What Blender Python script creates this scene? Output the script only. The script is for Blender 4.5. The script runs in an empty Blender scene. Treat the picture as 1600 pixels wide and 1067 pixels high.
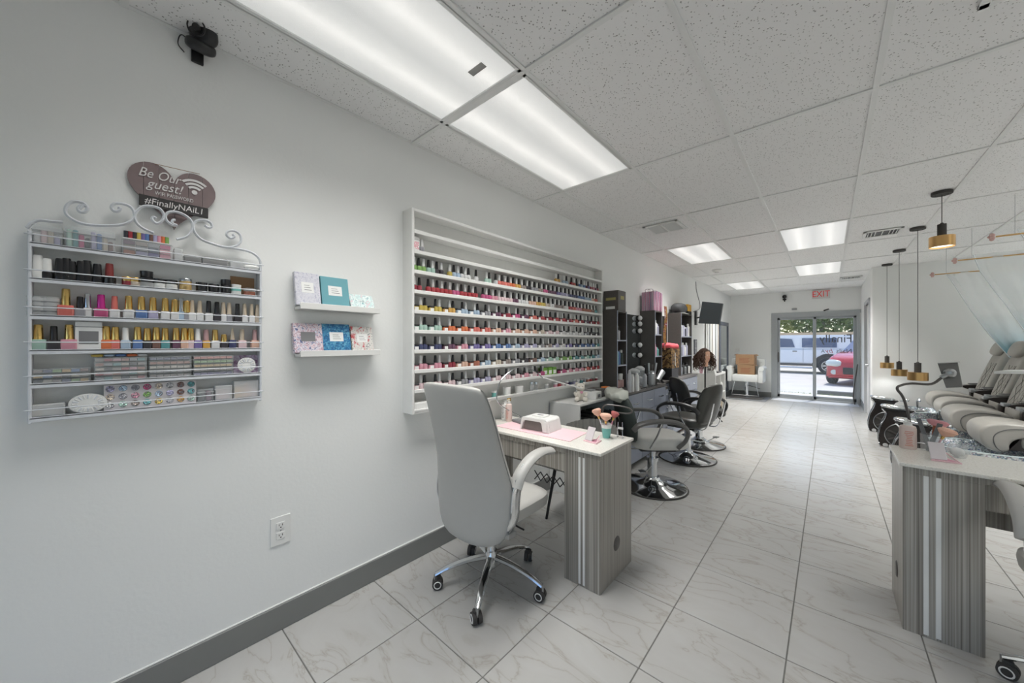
import bpy, bmesh, math, random
from mathutils import Vector, Matrix, noise
R = math.radians
PI = math.pi
rnd = random.Random(7)
scene = bpy.context.scene
COL = scene.collection

# ------------------------------------------------------------------ camera
F_PX, YAW, HC, CY = 560.66, 0.7228, 1.3793, 535.83
cam_d = bpy.data.cameras.new('camera')
cam = bpy.data.objects.new('camera', cam_d)
COL.objects.link(cam)
cam.location = (0, 0, HC)
cam.rotation_euler = (R(90), 0, YAW)
cam_d.sensor_fit = 'HORIZONTAL'
cam_d.sensor_width = 36.0
cam_d.lens = F_PX / 1600 * 36.0
cam_d.shift_y = (CY - 533.5) / 1600
cam_d.clip_start = 0.05
cam_d.clip_end = 300
scene.camera = cam

# ------------------------------------------------------------------ world, sun, exposure
world = bpy.data.worlds.new('sky')
scene.world = world
world.use_nodes = True
wn = world.node_tree
wn.nodes.clear()
sky = wn.nodes.new('ShaderNodeTexSky')
sky.sky_type = 'NISHITA'
sky.sun_disc = False
sky.sun_elevation = R(70)
sky.sun_rotation = R(20)
wbg = wn.nodes.new('ShaderNodeBackground')
wbg.inputs['Strength'].default_value = 0.29
wo = wn.nodes.new('ShaderNodeOutputWorld')
wn.links.new(sky.outputs[0], wbg.inputs['Color'])
wn.links.new(wbg.outputs[0], wo.inputs['Surface'])
sun_d = bpy.data.lights.new('sun', 'SUN')
sun_d.energy = 3.2
sun_d.angle = R(1)
sun_d.color = (1.0, 0.97, 0.92)
sun = bpy.data.objects.new('sun', sun_d)
COL.objects.link(sun)
sun.rotation_euler = (R(-20), 0, R(-15))   # shines down and inward through the glass door
sun.location = (0, 20, 20)
scene.view_settings.view_transform = 'Standard'
scene.view_settings.look = 'None'
scene.view_settings.gamma = 1.0
scene.view_settings.use_curve_mapping = False
scene.view_settings.exposure = 0.10
PANEL_GLOW = 0.74      # what the prismatic diffusers show
PANEL_WATT = 13.0     # what each troffer sends down

# ------------------------------------------------------------------ room measures
XW, XR, YB, YF, H = -1.986, 3.25, 11.214, -2.6, 2.645
YN, XN = 8.515, 0.551

CC, SS = math.cos(YAW), math.sin(YAW)
def P(px, py, X=None, Y=None, Z=None):
    """where the sight line through a photo pixel meets a plane of the room"""
    a, b = (px - 800) / F_PX, (CY - py) / F_PX
    d = Vector((-SS + CC * a, CC + SS * a, b))
    if X is not None: t = X / d.x
    elif Y is not None: t = Y / d.y
    else: t = (Z - HC) / d.z
    return Vector((0, 0, HC)) + d * t

# ------------------------------------------------------------------ materials
MATS = {}
def lin(c):
    return tuple(((v / 255) / 12.92 if v / 255 <= 0.04045 else ((v / 255 + 0.055) / 1.055) ** 2.4) for v in c)
def mat(name, rgb, rough=0.5, metal=0.0, spec=None, coat=0.0, noise_amt=0.0, noise_scale=20, bump=0.0, bump_scale=200,
        emit=None, alpha=None, sheen=0.0):
    if name in MATS: return MATS[name]
    m = bpy.data.materials.new(name); m.use_nodes = True
    nt = m.node_tree; b = nt.nodes['Principled BSDF']
    c = lin(rgb) + (1,)
    b.inputs['Base Color'].default_value = c
    b.inputs['Roughness'].default_value = rough
    b.inputs['Metallic'].default_value = metal
    if spec is not None: b.inputs['Specular IOR Level'].default_value = spec
    if coat: b.inputs['Coat Weight'].default_value = coat
    if sheen: b.inputs['Sheen Weight'].default_value = sheen
    if emit:
        b.inputs['Emission Color'].default_value = c
        b.inputs['Emission Strength'].default_value = emit
    tc = nt.nodes.new('ShaderNodeTexCoord')
    n = nt.nodes.new('ShaderNodeTexNoise'); n.inputs['Scale'].default_value = noise_scale; n.inputs['Detail'].default_value = 3
    nt.links.new(tc.outputs['Object'], n.inputs['Vector'])
    mx = nt.nodes.new('ShaderNodeMix'); mx.data_type = 'RGBA'
    a = noise_amt if noise_amt else 0.03
    mx.inputs[6].default_value = tuple(v * (1 - a) for v in c[:3]) + (1,)
    mx.inputs[7].default_value = tuple(min(1, v * (1 + a)) for v in c[:3]) + (1,)
    nt.links.new(n.outputs['Fac'], mx.inputs[0]); nt.links.new(mx.outputs[2], b.inputs['Base Color'])
    if bump:
        n2 = nt.nodes.new('ShaderNodeTexNoise'); n2.inputs['Scale'].default_value = bump_scale
        nt.links.new(tc.outputs['Object'], n2.inputs['Vector'])
        bp = nt.nodes.new('ShaderNodeBump'); bp.inputs['Strength'].default_value = bump; bp.inputs['Distance'].default_value = 0.002
        nt.links.new(n2.outputs['Fac'], bp.inputs['Height']); nt.links.new(bp.outputs[0], b.inputs['Normal'])
    MATS[name] = m
    return m
def nodes_of(m): return m.node_tree, m.node_tree.nodes['Principled BSDF']
def ramp(nt, src, stops):
    r = nt.nodes.new('ShaderNodeValToRGB')
    el = r.color_ramp.elements
    while len(el) < len(stops): el.new(0.5)
    for e, (p, c) in zip(el, stops):
        e.position = p; e.color = tuple(c) + (1,)
    nt.links.new(src, r.inputs[0])
    return r
def clear_mat(name, rgb, opacity=0.3, rough=0.1):
    """thin clear plastic or glass"""
    if name in MATS: return MATS[name]
    m = bpy.data.materials.new(name); m.use_nodes = True
    nt = m.node_tree; b = nt.nodes['Principled BSDF']; out = nt.nodes['Material Output']
    b.inputs['Base Color'].default_value = lin(rgb) + (1,); b.inputs['Roughness'].default_value = rough
    t = nt.nodes.new('ShaderNodeBsdfTransparent'); mx = nt.nodes.new('ShaderNodeMixShader'); mx.inputs[0].default_value = opacity
    nt.links.new(t.outputs[0], mx.inputs[1]); nt.links.new(b.outputs[0], mx.inputs[2]); nt.links.new(mx.outputs[0], out.inputs['Surface'])
    MATS[name] = m
    return m

def wall_paint():
    m = mat('wall_paint', (238, 239, 237), 0.55, noise_amt=0.02, noise_scale=1.5, bump=0.25, bump_scale=60)
    return m
def floor_tile_mat():
    m = bpy.data.materials.new('marbled_ceramic'); m.use_nodes = True
    nt, b = nodes_of(m)
    tc = nt.nodes.new('ShaderNodeTexCoord'); oi = nt.nodes.new('ShaderNodeObjectInfo')
    mul = nt.nodes.new('ShaderNodeVectorMath'); mul.operation = 'SCALE'; mul.inputs[3].default_value = 37.0
    comb = nt.nodes.new('ShaderNodeCombineXYZ')
    nt.links.new(oi.outputs['Random'], comb.inputs[0]); nt.links.new(oi.outputs['Random'], comb.inputs[2])
    nt.links.new(comb.outputs[0], mul.inputs[0])
    add = nt.nodes.new('ShaderNodeVectorMath'); add.operation = 'ADD'
    nt.links.new(tc.outputs['Object'], add.inputs[0]); nt.links.new(mul.outputs[0], add.inputs[1])
    mp = nt.nodes.new('ShaderNodeMapping'); mp.inputs['Rotation'].default_value = (0, 0, R(35)); mp.inputs['Scale'].default_value = (1.0, 2.2, 1)
    nt.links.new(add.outputs[0], mp.inputs[0])
    n1 = nt.nodes.new('ShaderNodeTexNoise'); n1.inputs['Scale'].default_value = 2.3; n1.inputs['Detail'].default_value = 7; n1.inputs['Distortion'].default_value = 1.3
    nt.links.new(mp.outputs[0], n1.inputs['Vector'])
    # veins: narrow band of the noise
    sub = nt.nodes.new('ShaderNodeMath'); sub.operation = 'SUBTRACT'; sub.inputs[1].default_value = 0.5
    ab = nt.nodes.new('ShaderNodeMath'); ab.operation = 'ABSOLUTE'
    nt.links.new(n1.outputs['Fac'], sub.inputs[0]); nt.links.new(sub.outputs[0], ab.inputs[0])
    rp = ramp(nt, ab.outputs[0], [(0.0, lin((162, 159, 153))), (0.007, lin((173, 171, 166))), (0.03, lin((179, 178, 175))), (0.25, lin((183, 183, 181)))])
    nt.links.new(rp.outputs[0], b.inputs['Base Color'])
    b.inputs['Roughness'].default_value = 0.22; b.inputs['Specular IOR Level'].default_value = 0.42
    n2 = nt.nodes.new('ShaderNodeTexNoise'); n2.inputs['Scale'].default_value = 3
    nt.links.new(tc.outputs['Object'], n2.inputs['Vector'])
    bp = nt.nodes.new('ShaderNodeBump'); bp.inputs['Strength'].default_value = 0.25; bp.inputs['Distance'].default_value = 0.004
    nt.links.new(n2.outputs['Fac'], bp.inputs['Height']); nt.links.new(bp.outputs[0], b.inputs['Normal'])
    return m
def ceiling_tile_mat():
    m = bpy.data.materials.new('pinhole_mineral_fibre'); m.use_nodes = True
    nt, b = nodes_of(m)
    tc = nt.nodes.new('ShaderNodeTexCoord')
    mp = nt.nodes.new('ShaderNodeMapping'); mp.inputs['Scale'].default_value = (1, 1, 1)
    nt.links.new(tc.outputs['Object'], mp.inputs[0])
    v = nt.nodes.new('ShaderNodeTexVoronoi'); v.inputs['Scale'].default_value = 78; v.inputs['Randomness'].default_value = 1
    nt.links.new(mp.outputs[0], v.inputs['Vector'])
    n = nt.nodes.new('ShaderNodeTexNoise'); n.inputs['Scale'].default_value = 40; nt.links.new(tc.outputs['Object'], n.inputs['Vector'])
    ad = nt.nodes.new('ShaderNodeMath'); ad.operation = 'MULTIPLY_ADD'; ad.inputs[1].default_value = 0.5; 
    nt.links.new(n.outputs['Fac'], ad.inputs[0]); nt.links.new(v.outputs['Distance'], ad.inputs[2])
    rp = ramp(nt, ad.outputs[0], [(0.40, (0.34, 0.335, 0.32)), (0.47, lin((240, 240, 239)))])
    nt.links.new(rp.outputs[0], b.inputs['Base Color'])
    bp = nt.nodes.new('ShaderNodeBump'); bp.inputs['Strength'].default_value = 0.5; bp.inputs['Distance'].default_value = 0.003
    nt.links.new(rp.outputs[0], bp.inputs['Height']); nt.links.new(bp.outputs[0], b.inputs['Normal'])
    b.inputs['Roughness'].default_value = 0.9
    return m
def laminate_mat(name='striped_grey_laminate', base=((118, 113, 106), (154, 149, 141), (184, 180, 172))):
    m = bpy.data.materials.new(name); m.use_nodes = True
    nt, b = nodes_of(m)
    tc = nt.nodes.new('ShaderNodeTexCoord'); mp = nt.nodes.new('ShaderNodeMapping'); mp.inputs['Scale'].default_value = (170, 170, 0.8)
    nt.links.new(tc.outputs['Object'], mp.inputs[0])
    n = nt.nodes.new('ShaderNodeTexNoise'); n.inputs['Scale'].default_value = 1.0; n.inputs['Detail'].default_value = 5; n.inputs['Roughness'].default_value = 0.36
    nt.links.new(mp.outputs[0], n.inputs['Vector'])
    rp = ramp(nt, n.outputs['Fac'], [(0.28, lin(base[0])), (0.5, lin(base[1])), (0.72, lin(base[2]))])
    nt.links.new(rp.outputs[0], b.inputs['Base Color']); b.inputs['Roughness'].default_value = 0.3
    return m
def quartz_mat():
    m = bpy.data.materials.new('cream_quartz'); m.use_nodes = True
    nt, b = nodes_of(m)
    tc = nt.nodes.new('ShaderNodeTexCoord'); n = nt.nodes.new('ShaderNodeTexNoise'); n.inputs['Scale'].default_value = 160; n.inputs['Detail'].default_value = 4
    nt.links.new(tc.outputs['Object'], n.inputs['Vector'])
    rp = ramp(nt, n.outputs['Fac'], [(0.30, lin((206, 200, 188))), (0.42, lin((228, 225, 217))), (0.8, lin((240, 238, 232)))])
    nt.links.new(rp.outputs[0], b.inputs['Base Color']); b.inputs['Roughness'].default_value = 0.2
    return m
def print_mat(name, kind, cols, scale=30, rough=0.5):
    """patterned paper, cloth or sticker print"""
    if name in MATS: return MATS[name]
    m = bpy.data.materials.new(name); m.use_nodes = True
    nt, b = nodes_of(m); b.inputs['Roughness'].default_value = rough
    tc = nt.nodes.new('ShaderNodeTexCoord')
    if kind == 'blobs':
        v = nt.nodes.new('ShaderNodeTexVoronoi'); v.inputs['Scale'].default_value = scale
        nt.links.new(tc.outputs['Object'], v.inputs['Vector'])
        sep = nt.nodes.new('ShaderNodeSeparateColor'); nt.links.new(v.outputs['Color'], sep.inputs[0])
        rp = ramp(nt, sep.outputs[0], [(i / len(cols), lin(c)) for i, c in enumerate(cols)]); rp.color_ramp.interpolation = 'CONSTANT'
    elif kind == 'noise':
        v = nt.nodes.new('ShaderNodeTexNoise'); v.inputs['Scale'].default_value = scale; v.inputs['Detail'].default_value = 4; v.inputs['Distortion'].default_value = 1
        nt.links.new(tc.outputs['Object'], v.inputs['Vector'])
        k = len(cols)
        rp = ramp(nt, v.outputs['Fac'], [(0.36 + 0.28 * i / (k - 1), lin(c)) for i, c in enumerate(cols)])
    else:   # stripes
        v = nt.nodes.new('ShaderNodeTexNoise'); v.inputs['Scale'].default_value = 1; v.inputs['Detail'].default_value = 1
        mp = nt.nodes.new('ShaderNodeMapping'); mp.inputs['Scale'].default_value = (scale, scale, 0.5) if kind == 'vstripes' else (0.5, 0.5, scale)
        nt.links.new(tc.outputs['Object'], mp.inputs[0]); nt.links.new(mp.outputs[0], v.inputs['Vector'])
        k = len(cols)
        rp = ramp(nt, v.outputs['Fac'], [(0.3 + 0.4 * i / k, lin(c)) for i, c in enumerate(cols)]); rp.color_ramp.interpolation = 'CONSTANT'
    nt.links.new(rp.outputs[0], b.inputs['Base Color'])
    MATS[name] = m
    return m
def glitter_mat(name, cols, scale=60):
    if name in MATS: return MATS[name]
    m = print_mat(name, 'blobs', cols, scale, 0.2)
    nt, b = nodes_of(m); b.inputs['Metallic'].default_value = 0.55
    v = nt.nodes.new('ShaderNodeTexVoronoi'); v.inputs['Scale'].default_value = scale
    tc = nt.nodes.new('ShaderNodeTexCoord'); nt.links.new(tc.outputs['Object'], v.inputs['Vector'])
    bp = nt.nodes.new('ShaderNodeBump'); bp.inputs['Strength'].default_value = 0.9; bp.inputs['Distance'].default_value = 0.004
    nt.links.new(v.outputs['Distance'], bp.inputs['Height']); nt.links.new(bp.outputs[0], b.inputs['Normal'])
    return m

M_WALL = wall_paint()
M_TILE = floor_tile_mat()
M_CEIL = ceiling_tile_mat()
M_GROUT = mat('dark_grey_grout', (112, 112, 108), 0.9, noise_amt=0.15, noise_scale=30)
M_TBAR = mat('white_enamel_grid', (232, 233, 231), 0.4)
M_LAM = laminate_mat()
M_QUARTZ = quartz_mat()
M_WHITE = mat('white_lacquer', (230, 230, 227), 0.35)
M_WHITEP = mat('white_plastic', (235, 235, 232), 0.3)
M_CHROME = mat('chrome', (222, 224, 226), 0.09, 1.0)
M_STEEL = mat('brushed_steel', (170, 172, 174), 0.3, 1.0)
M_BLACK = mat('black_plastic', (40, 40, 41), 0.35)
M_RUBBER = mat('dark_rubber', (62, 60, 58), 0.7)
M_LEATHER = mat('grey_leatherette', (180, 179, 175), 0.42, bump=0.15, bump_scale=350)
M_LEATHER2 = mat('warm_grey_leatherette', (172, 169, 162), 0.4, bump=0.15, bump_scale=350)
M_BLKVINYL = mat('black_vinyl', (62, 62, 58), 0.32, bump=0.2, bump_scale=250)
M_GREENVINYL = mat('dark_green_grey_vinyl', (66, 74, 71), 0.45, bump=0.2, bump_scale=150)
M_WHTVINYL = mat('pale_grey_vinyl', (205, 205, 200), 0.35, noise_amt=0.08, noise_scale=8)
M_BASE = mat('grey_gloss_paint', (128, 129, 127), 0.4)
M_DKGREY = mat('charcoal_laminate', (88, 84, 81), 0.35, noise_amt=0.12, noise_scale=40)
M_BLUEGREY = mat('blue_grey_laminate', (158, 164, 178), 0.25)
M_BRASS = mat('brushed_brass', (212, 172, 116), 0.3, 1.0)
M_GOLD = mat('polished_gold', (232, 196, 120), 0.2, 1.0)
M_SILVER = mat('silver_cap', (200, 204, 208), 0.16, 1.0)
M_MIRROR = mat('mirror_glass', (205, 212, 216), 0.02, 1.0)
M_CLEAR = clear_mat('clear_plastic', (225, 230, 232), 0.28, 0.08)
M_FROST = clear_mat('frosted_plastic', (228, 230, 230), 0.55, 0.3)
M_PINK = mat('pale_pink', (236, 200, 206), 0.6)
M_ROSE = mat('rose_pink', (214, 150, 170), 0.5)
M_TEAL = mat('teal_plastic', (120, 190, 182), 0.4)
M_CARD = mat('brown_cardboard', (150, 118, 88), 0.8, noise_amt=0.08, noise_scale=10)
M_PAPER = mat('white_paper', (232, 232, 230), 0.7)
M_INK = mat('black_ink', (38, 38, 38), 0.6)
M_INKG = mat('grey_ink', (120, 120, 122), 0.6)

# ------------------------------------------------------------------ mesh helpers
def BM(): return bmesh.new()
def link(name, bm, m, parent=None, smooth=False, loc=None, rotz=0):
    me = bpy.data.meshes.new(name)
    bm.normal_update(); bm.to_mesh(me); bm.free()
    ms = m if isinstance(m, (list, tuple)) else [m]
    for k in ms: me.materials.append(k)
    if smooth:
        me.polygons.foreach_set('use_smooth', [True] * len(me.polygons))
        try: me.set_sharp_from_angle(angle=R(38))
        except Exception: pass
    o = bpy.data.objects.new(name, me); COL.objects.link(o)
    if parent: o.parent = parent
    if loc: o.location = loc
    if rotz: o.rotation_euler.z = rotz
    return o
def inst(name, me, parent=None, loc=(0, 0, 0), rot=None):
    o = bpy.data.objects.new(name, me); COL.objects.link(o)
    if parent: o.parent = parent
    o.location = loc
    if rot: o.rotation_euler = rot
    return o
def tag(o, label=None, cat=None, group=None, kind=None):
    if label: o['label'] = label
    if cat: o['category'] = cat
    if group: o['group'] = group
    if kind: o['kind'] = kind
    return o
def thing(name, label, cat, loc=(0, 0, 0), rotz=0, group=None):
    o = bpy.data.objects.new(name, None); COL.objects.link(o)
    o.location = loc; o.rotation_euler = (0, 0, rotz); o.empty_display_size = 0.05
    return tag(o, label, cat, group)
def xf(bm, verts, mtx): bmesh.ops.transform(bm, matrix=mtx, verts=verts)
def box(bm, lo, hi, bev=0.0, mi=0, seg=2):
    lo, hi = Vector(lo), Vector(hi)
    r = bmesh.ops.create_cube(bm, size=1)
    vs = r['verts']
    c = (lo + hi) / 2; s = hi - lo
    for v in vs: v.co = Vector((v.co.x * s.x, v.co.y * s.y, v.co.z * s.z)) + c
    fs = list({f for v in vs for f in v.link_faces})
    for f in fs: f.material_index = mi
    if bev > 0:
        es = list({e for v in vs for e in v.link_edges})
        rr = bmesh.ops.bevel(bm, geom=es, offset=min(bev, min(abs(s.x), abs(s.y), abs(s.z)) * 0.45), segments=seg, affect='EDGES', profile=0.6)
        for f in rr['faces']: f.material_index = mi
    return vs
def obox(bm, c, size, rot=(0, 0, 0), bev=0.0, mi=0, seg=2):
    """box with centre, size and Euler turn"""
    n0 = len(bm.verts)
    box(bm, [-s / 2 for s in size], [s / 2 for s in size], bev, mi, seg)
    bm.verts.ensure_lookup_table()
    from mathutils import Euler
    xf(bm, bm.verts[n0:], Matrix.Translation(c) @ Euler(rot).to_matrix().to_4x4())
def cyl(bm, p0, p1, r0, r1=None, n=16, mi=0, caps=True):
    p0, p1 = Vector(p0), Vector(p1); r1 = r0 if r1 is None else r1
    d = (p1 - p0).normalized()
    a = Vector((0, 0, 1)) if abs(d.z) < 0.9 else Vector((1, 0, 0))
    u = d.cross(a).normalized(); w = d.cross(u)
    A = [bm.verts.new(p0 + (u * math.cos(2 * PI * i / n) + w * math.sin(2 * PI * i / n)) * r0) for i in range(n)]
    B = [bm.verts.new(p1 + (u * math.cos(2 * PI * i / n) + w * math.sin(2 * PI * i / n)) * r1) for i in range(n)]
    for i in range(n):
        f = bm.faces.new((A[i], B[i], B[(i + 1) % n], A[(i + 1) % n])); f.material_index = mi
    if caps:
        f = bm.faces.new(A); f.material_index = mi
        f = bm.faces.new(B[::-1]); f.material_index = mi
def lathe(bm, prof, c=(0, 0, 0), n=24, mi=0, sx=1, sy=1, mis=None):
    c = Vector(c); rings = []
    for r, z in prof:
        if r < 1e-5: rings.append([bm.verts.new(c + Vector((0, 0, z)))])
        else: rings.append([bm.verts.new(c + Vector((sx * r * math.cos(2 * PI * i / n), sy * r * math.sin(2 * PI * i / n), z))) for i in range(n)])
    for k in range(len(rings) - 1):
        a, b = rings[k], rings[k + 1]
        for i in range(n):
            j = (i + 1) % n
            if len(a) == 1 and len(b) == 1: continue
            if len(a) == 1: f = bm.faces.new((a[0], b[j], b[i]))
            elif len(b) == 1: f = bm.faces.new((a[i], a[j], b[0]))
            else: f = bm.faces.new((a[i], a[j], b[j], b[i]))
            f.material_index = mis[k] if mis else mi
def catmull(pts, k=6, closed=False):
    pts = [Vector(p) for p in pts]; out = []
    n = len(pts)
    rng = range(n if closed else n - 1)
    for i in rng:
        p0 = pts[(i - 1) % n] if closed or i > 0 else pts[0] * 2 - pts[1]
        p1, p2 = pts[i], pts[(i + 1) % n]
        p3 = pts[(i + 2) % n] if closed or i + 2 < n else pts[-1] * 2 - pts[-2]
        for j in range(k):
            t = j / k
            out.append(0.5 * ((2 * p1) + (p2 - p0) * t + (2 * p0 - 5 * p1 + 4 * p2 - p3) * t * t + (3 * p1 - p0 - 3 * p2 + p3) * t ** 3))
    if not closed: out.append(pts[-1])
    return out
def tube(bm, pts, r, n=8, mi=0, smooth=5, sec=None, up=None, radii=None):
    """sweep a round (or elliptical sec=(a,b)) section along points"""
    path = catmull(pts, smooth) if smooth else [Vector(p) for p in pts]
    N = len(path)
    rings = []
    t0 = (path[1] - path[0]).normalized()
    ref = Vector(up) if up else (Vector((0, 0, 1)) if abs(t0.z) < 0.9 else Vector((1, 0, 0)))
    u = (ref - t0 * ref.dot(t0)).normalized()
    for i, p in enumerate(path):
        t = (path[min(i + 1, N - 1)] - path[max(i - 1, 0)]).normalized()
        u = (u - t * u.dot(t))
        u = u.normalized() if u.length > 1e-6 else t.orthogonal().normalized()
        w = t.cross(u)
        a, b = sec if sec else (r, r)
        if radii:
            q = radii[0] + (radii[-1] - radii[0]) * i / (N - 1) if len(radii) == 2 else radii[min(int(i / (N - 1) * (len(radii) - 1)), len(radii) - 2)] * (1 - (i / (N - 1) * (len(radii) - 1)) % 1) + radii[min(int(i / (N - 1) * (len(radii) - 1)) + 1, len(radii) - 1)] * ((i / (N - 1) * (len(radii) - 1)) % 1)
            a, b = a * q, b * q
        rings.append([bm.verts.new(p + w * (a * math.cos(2 * PI * k / n)) + u * (b * math.sin(2 * PI * k / n))) for k in range(n)])
    for i in range(N - 1):
        for k in range(n):
            f = bm.faces.new((rings[i][k], rings[i + 1][k], rings[i + 1][(k + 1) % n], rings[i][(k + 1) % n])); f.material_index = mi
    f = bm.faces.new(rings[0]); f.material_index = mi
    f = bm.faces.new(rings[-1][::-1]); f.material_index = mi
def prism(bm, pts, vec, mi=0):
    """extrude a 3-D polygon along a vector"""
    vec = Vector(vec)
    A = [bm.verts.new(Vector(p)) for p in pts]; B = [bm.verts.new(Vector(p) + vec) for p in pts]
    n = len(A)
    f = bm.faces.new(A); f.material_index = mi
    f = bm.faces.new(B[::-1]); f.material_index = mi
    for i in range(n):
        f = bm.faces.new((A[i], B[i], B[(i + 1) % n], A[(i + 1) % n])); f.material_index = mi
    bmesh.ops.recalc_face_normals(bm, faces=[f for f in bm.faces])
def surf(bm, fn, nu, nv, mi=0, closed_u=False):
    g = [[bm.verts.new(fn(i / nu, j / nv)) for i in range(nu + (0 if closed_u else 1))] for j in range(nv + 1)]
    L = len(g[0])
    for j in range(nv):
        for i in range(nu):
            k = (i + 1) % L
            f = bm.faces.new((g[j][i], g[j][k], g[j + 1][k], g[j + 1][i])); f.material_index = mi
    return g
def cushion(bm, c, size, e1=0.45, e2=0.45, n=20, m=12, mi=0, rot=None, dome=0.0):
    """super-ellipsoid pad"""
    sp = lambda v, e: math.copysign(abs(v) ** e, v)
    c = Vector(c); n0 = len(bm.verts)
    prof = []
    rings = []
    for j in range(m + 1):
        ph = -PI / 2 + PI * j / m
        if j in (0, m): rings.append([bm.verts.new((0, 0, size[2] / 2 * (-1 if j == 0 else 1)))]); continue
        rings.append([bm.verts.new((size[0] / 2 * sp(math.cos(ph), e1) * sp(math.cos(2 * PI * i / n), e2),
                                    size[1] / 2 * sp(math.cos(ph), e1) * sp(math.sin(2 * PI * i / n), e2),
                                    size[2] / 2 * sp(math.sin(ph), e1))) for i in range(n)])
    for k in range(m):
        a, b = rings[k], rings[k + 1]
        for i in range(n):
            j = (i + 1) % n
            if len(a) == 1: f = bm.faces.new((a[0], b[j], b[i]))
            elif len(b) == 1: f = bm.faces.new((a[i], a[j], b[0]))
            else: f = bm.faces.new((a[i], a[j], b[j], b[i]))
            f.material_index = mi
    bm.verts.ensure_lookup_table()
    mt = Matrix.Translation(c)
    if rot:
        from mathutils import Euler
        mt = mt @ Euler(rot).to_matrix().to_4x4()
    xf(bm, bm.verts[n0:], mt)
def text_mesh(txt, size, depth=0.001, shear=0.0, align='CENTER'):
    cu = bpy.data.curves.new('lettering', 'FONT'); cu.body = txt; cu.size = size; cu.extrude = depth; cu.shear = shear
    cu.align_x = align; cu.align_y = 'CENTER'; cu.resolution_u = 3
    o = bpy.data.objects.new('lettering', cu); COL.objects.link(o)
    dg = bpy.context.evaluated_depsgraph_get(); dg.update()
    me = bpy.data.meshes.new_from_object(o.evaluated_get(dg))
    bpy.data.objects.remove(o); bpy.data.curves.remove(cu)
    return me
def lettering(txt, size, m, parent, origin, right, up, depth=0.0008, shear=0.0, sx=1.0, name='lettering'):
    me = text_mesh(txt, size, depth, shear)
    right, up = Vector(right).normalized(), Vector(up).normalized(); nrm = right.cross(up)
    mt = Matrix((( right.x, up.x, nrm.x, origin[0]), (right.y, up.y, nrm.y, origin[1]), (right.z, up.z, nrm.z, origin[2]), (0, 0, 0, 1)))
    me.transform(mt @ Matrix.Diagonal((sx, 1, 1, 1)))
    me.materials.clear(); me.materials.append(m)
    o = bpy.data.objects.new(name, me); COL.objects.link(o); o.parent = parent
    return o
def dup(root, loc, rotz, label=None, group=None, cat=None):
    r = root.copy(); COL.objects.link(r); r.location = loc; r.rotation_euler = (0, 0, rotz)
    if label: r['label'] = label
    if group: r['group'] = group
    for ch in list(root.children):
        c = ch.copy(); COL.objects.link(c); c.parent = r
        for g in ch.children:
            d = g.copy(); COL.objects.link(d); d.parent = c
    return r
def ordn(k):
    w = ['', 'first', 'second', 'third', 'fourth', 'fifth', 'sixth', 'seventh', 'eighth', 'ninth', 'tenth']
    if k < len(w): return w[k]
    return '%d%s' % (k, 'th' if 10 < k % 100 < 20 else {1: 'st', 2: 'nd', 3: 'rd'}.get(k % 10, 'th'))
# ================================================================== THE SETTING
def struct(name, bm, m, parent=None, **k):
    o = link(name, bm, m, parent, **k)
    if not parent: o['kind'] = 'structure'
    return o

# floor: grout bed with every tile a piece of its own
S = 0.4666; XA, Y0 = -0.6047, 1.4979
bm = BM(); box(bm, (XW - 0.12, YF, -0.12), (XR + 0.12, YB + 0.12, -0.003))
floor = struct('floor', bm, M_GROUT)
bm = BM(); box(bm, (-S / 2 + 0.0022, -S / 2 + 0.0022, -0.01), (S / 2 - 0.0022, S / 2 - 0.0022, 0), 0.0015, seg=1)
tile0 = link('floor_tile', bm, M_TILE, floor); tme = tile0.data; first = True
bmr = BM()
for j in range(-9, 21):
    for i in range(-3, 8):
        x, y = XA + (i + 0.5) * S, Y0 + (j + 0.5) * S
        if x > XN + 0.1 and y > YN + 0.2: continue
        if x > XR: continue
        dz = rnd.uniform(-0.0006, 0.0002)
        if j < -4 or (i > 4 and j < 3):
            box(bmr, (x - S / 2 + 0.0022, y - S / 2 + 0.0022, -0.01), (x + S / 2 - 0.0022, y + S / 2 - 0.0022, -0.0005))
        else:
            if first: o = tile0; first = False
            else: o = inst('floor_tile', tme, floor)
            o.location = (x, y, dz)
            o.rotation_euler = (0, 0, rnd.choice((0, PI)))
o = link('floor_tile_remainder', bmr, M_TILE, floor); o['kind'] = 'stuff'

# walls
def wall(name, lo, hi, m=M_WALL):
    b_ = BM(); box(b_, lo, hi); return struct(name, b_, m)
wall_left = wall('wall_left', (XW - 0.12, YF - 0.12, 0), (XW, YB + 0.12, H + 0.1))
wall_right = wall('wall_right', (XR, YF - 0.12, 0), (XR + 0.12, YN + 0.12, H + 0.1))
bm = BM()      # unseen front wall; its wide window is added to let in soft fill daylight
box(bm, (XW, YF - 0.12, 0), (XR, YF, 0.45)); box(bm, (XW, YF - 0.12, 2.45), (XR, YF, H + 0.1)); box(bm, (XW, YF - 0.12, 0.45), (XW + 0.3, YF, 2.45)); box(bm, (XR - 0.3, YF - 0.12, 0.45), (XR, YF, 2.45))
wall_front = struct('wall_front', bm, M_WALL)
bm = BM()
for k in range(5):
    x = XW + 0.3 + k * (XR - XW - 0.6) / 4; box(bm, (x - 0.03, YF - 0.09, 0.45), (x + 0.03, YF - 0.03, 2.45))
box(bm, (XW + 0.3, YF - 0.09, 0.45), (XR - 0.3, YF - 0.03, 0.5)); box(bm, (XW + 0.3, YF - 0.09, 2.4), (XR - 0.3, YF - 0.03, 2.45))
added_fill_window = struct('added_fill_window', bm, mat('white_fill_window_frame', (214, 214, 212), 0.4))
bm = BM(); box(bm, (XW + 0.3, YF - 0.065, 0.5), (XR - 0.3, YF - 0.06, 2.4)); link('pane', bm, clear_mat('door_glass', (235, 242, 245), 0.06, 0.02), added_fill_window)
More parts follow.
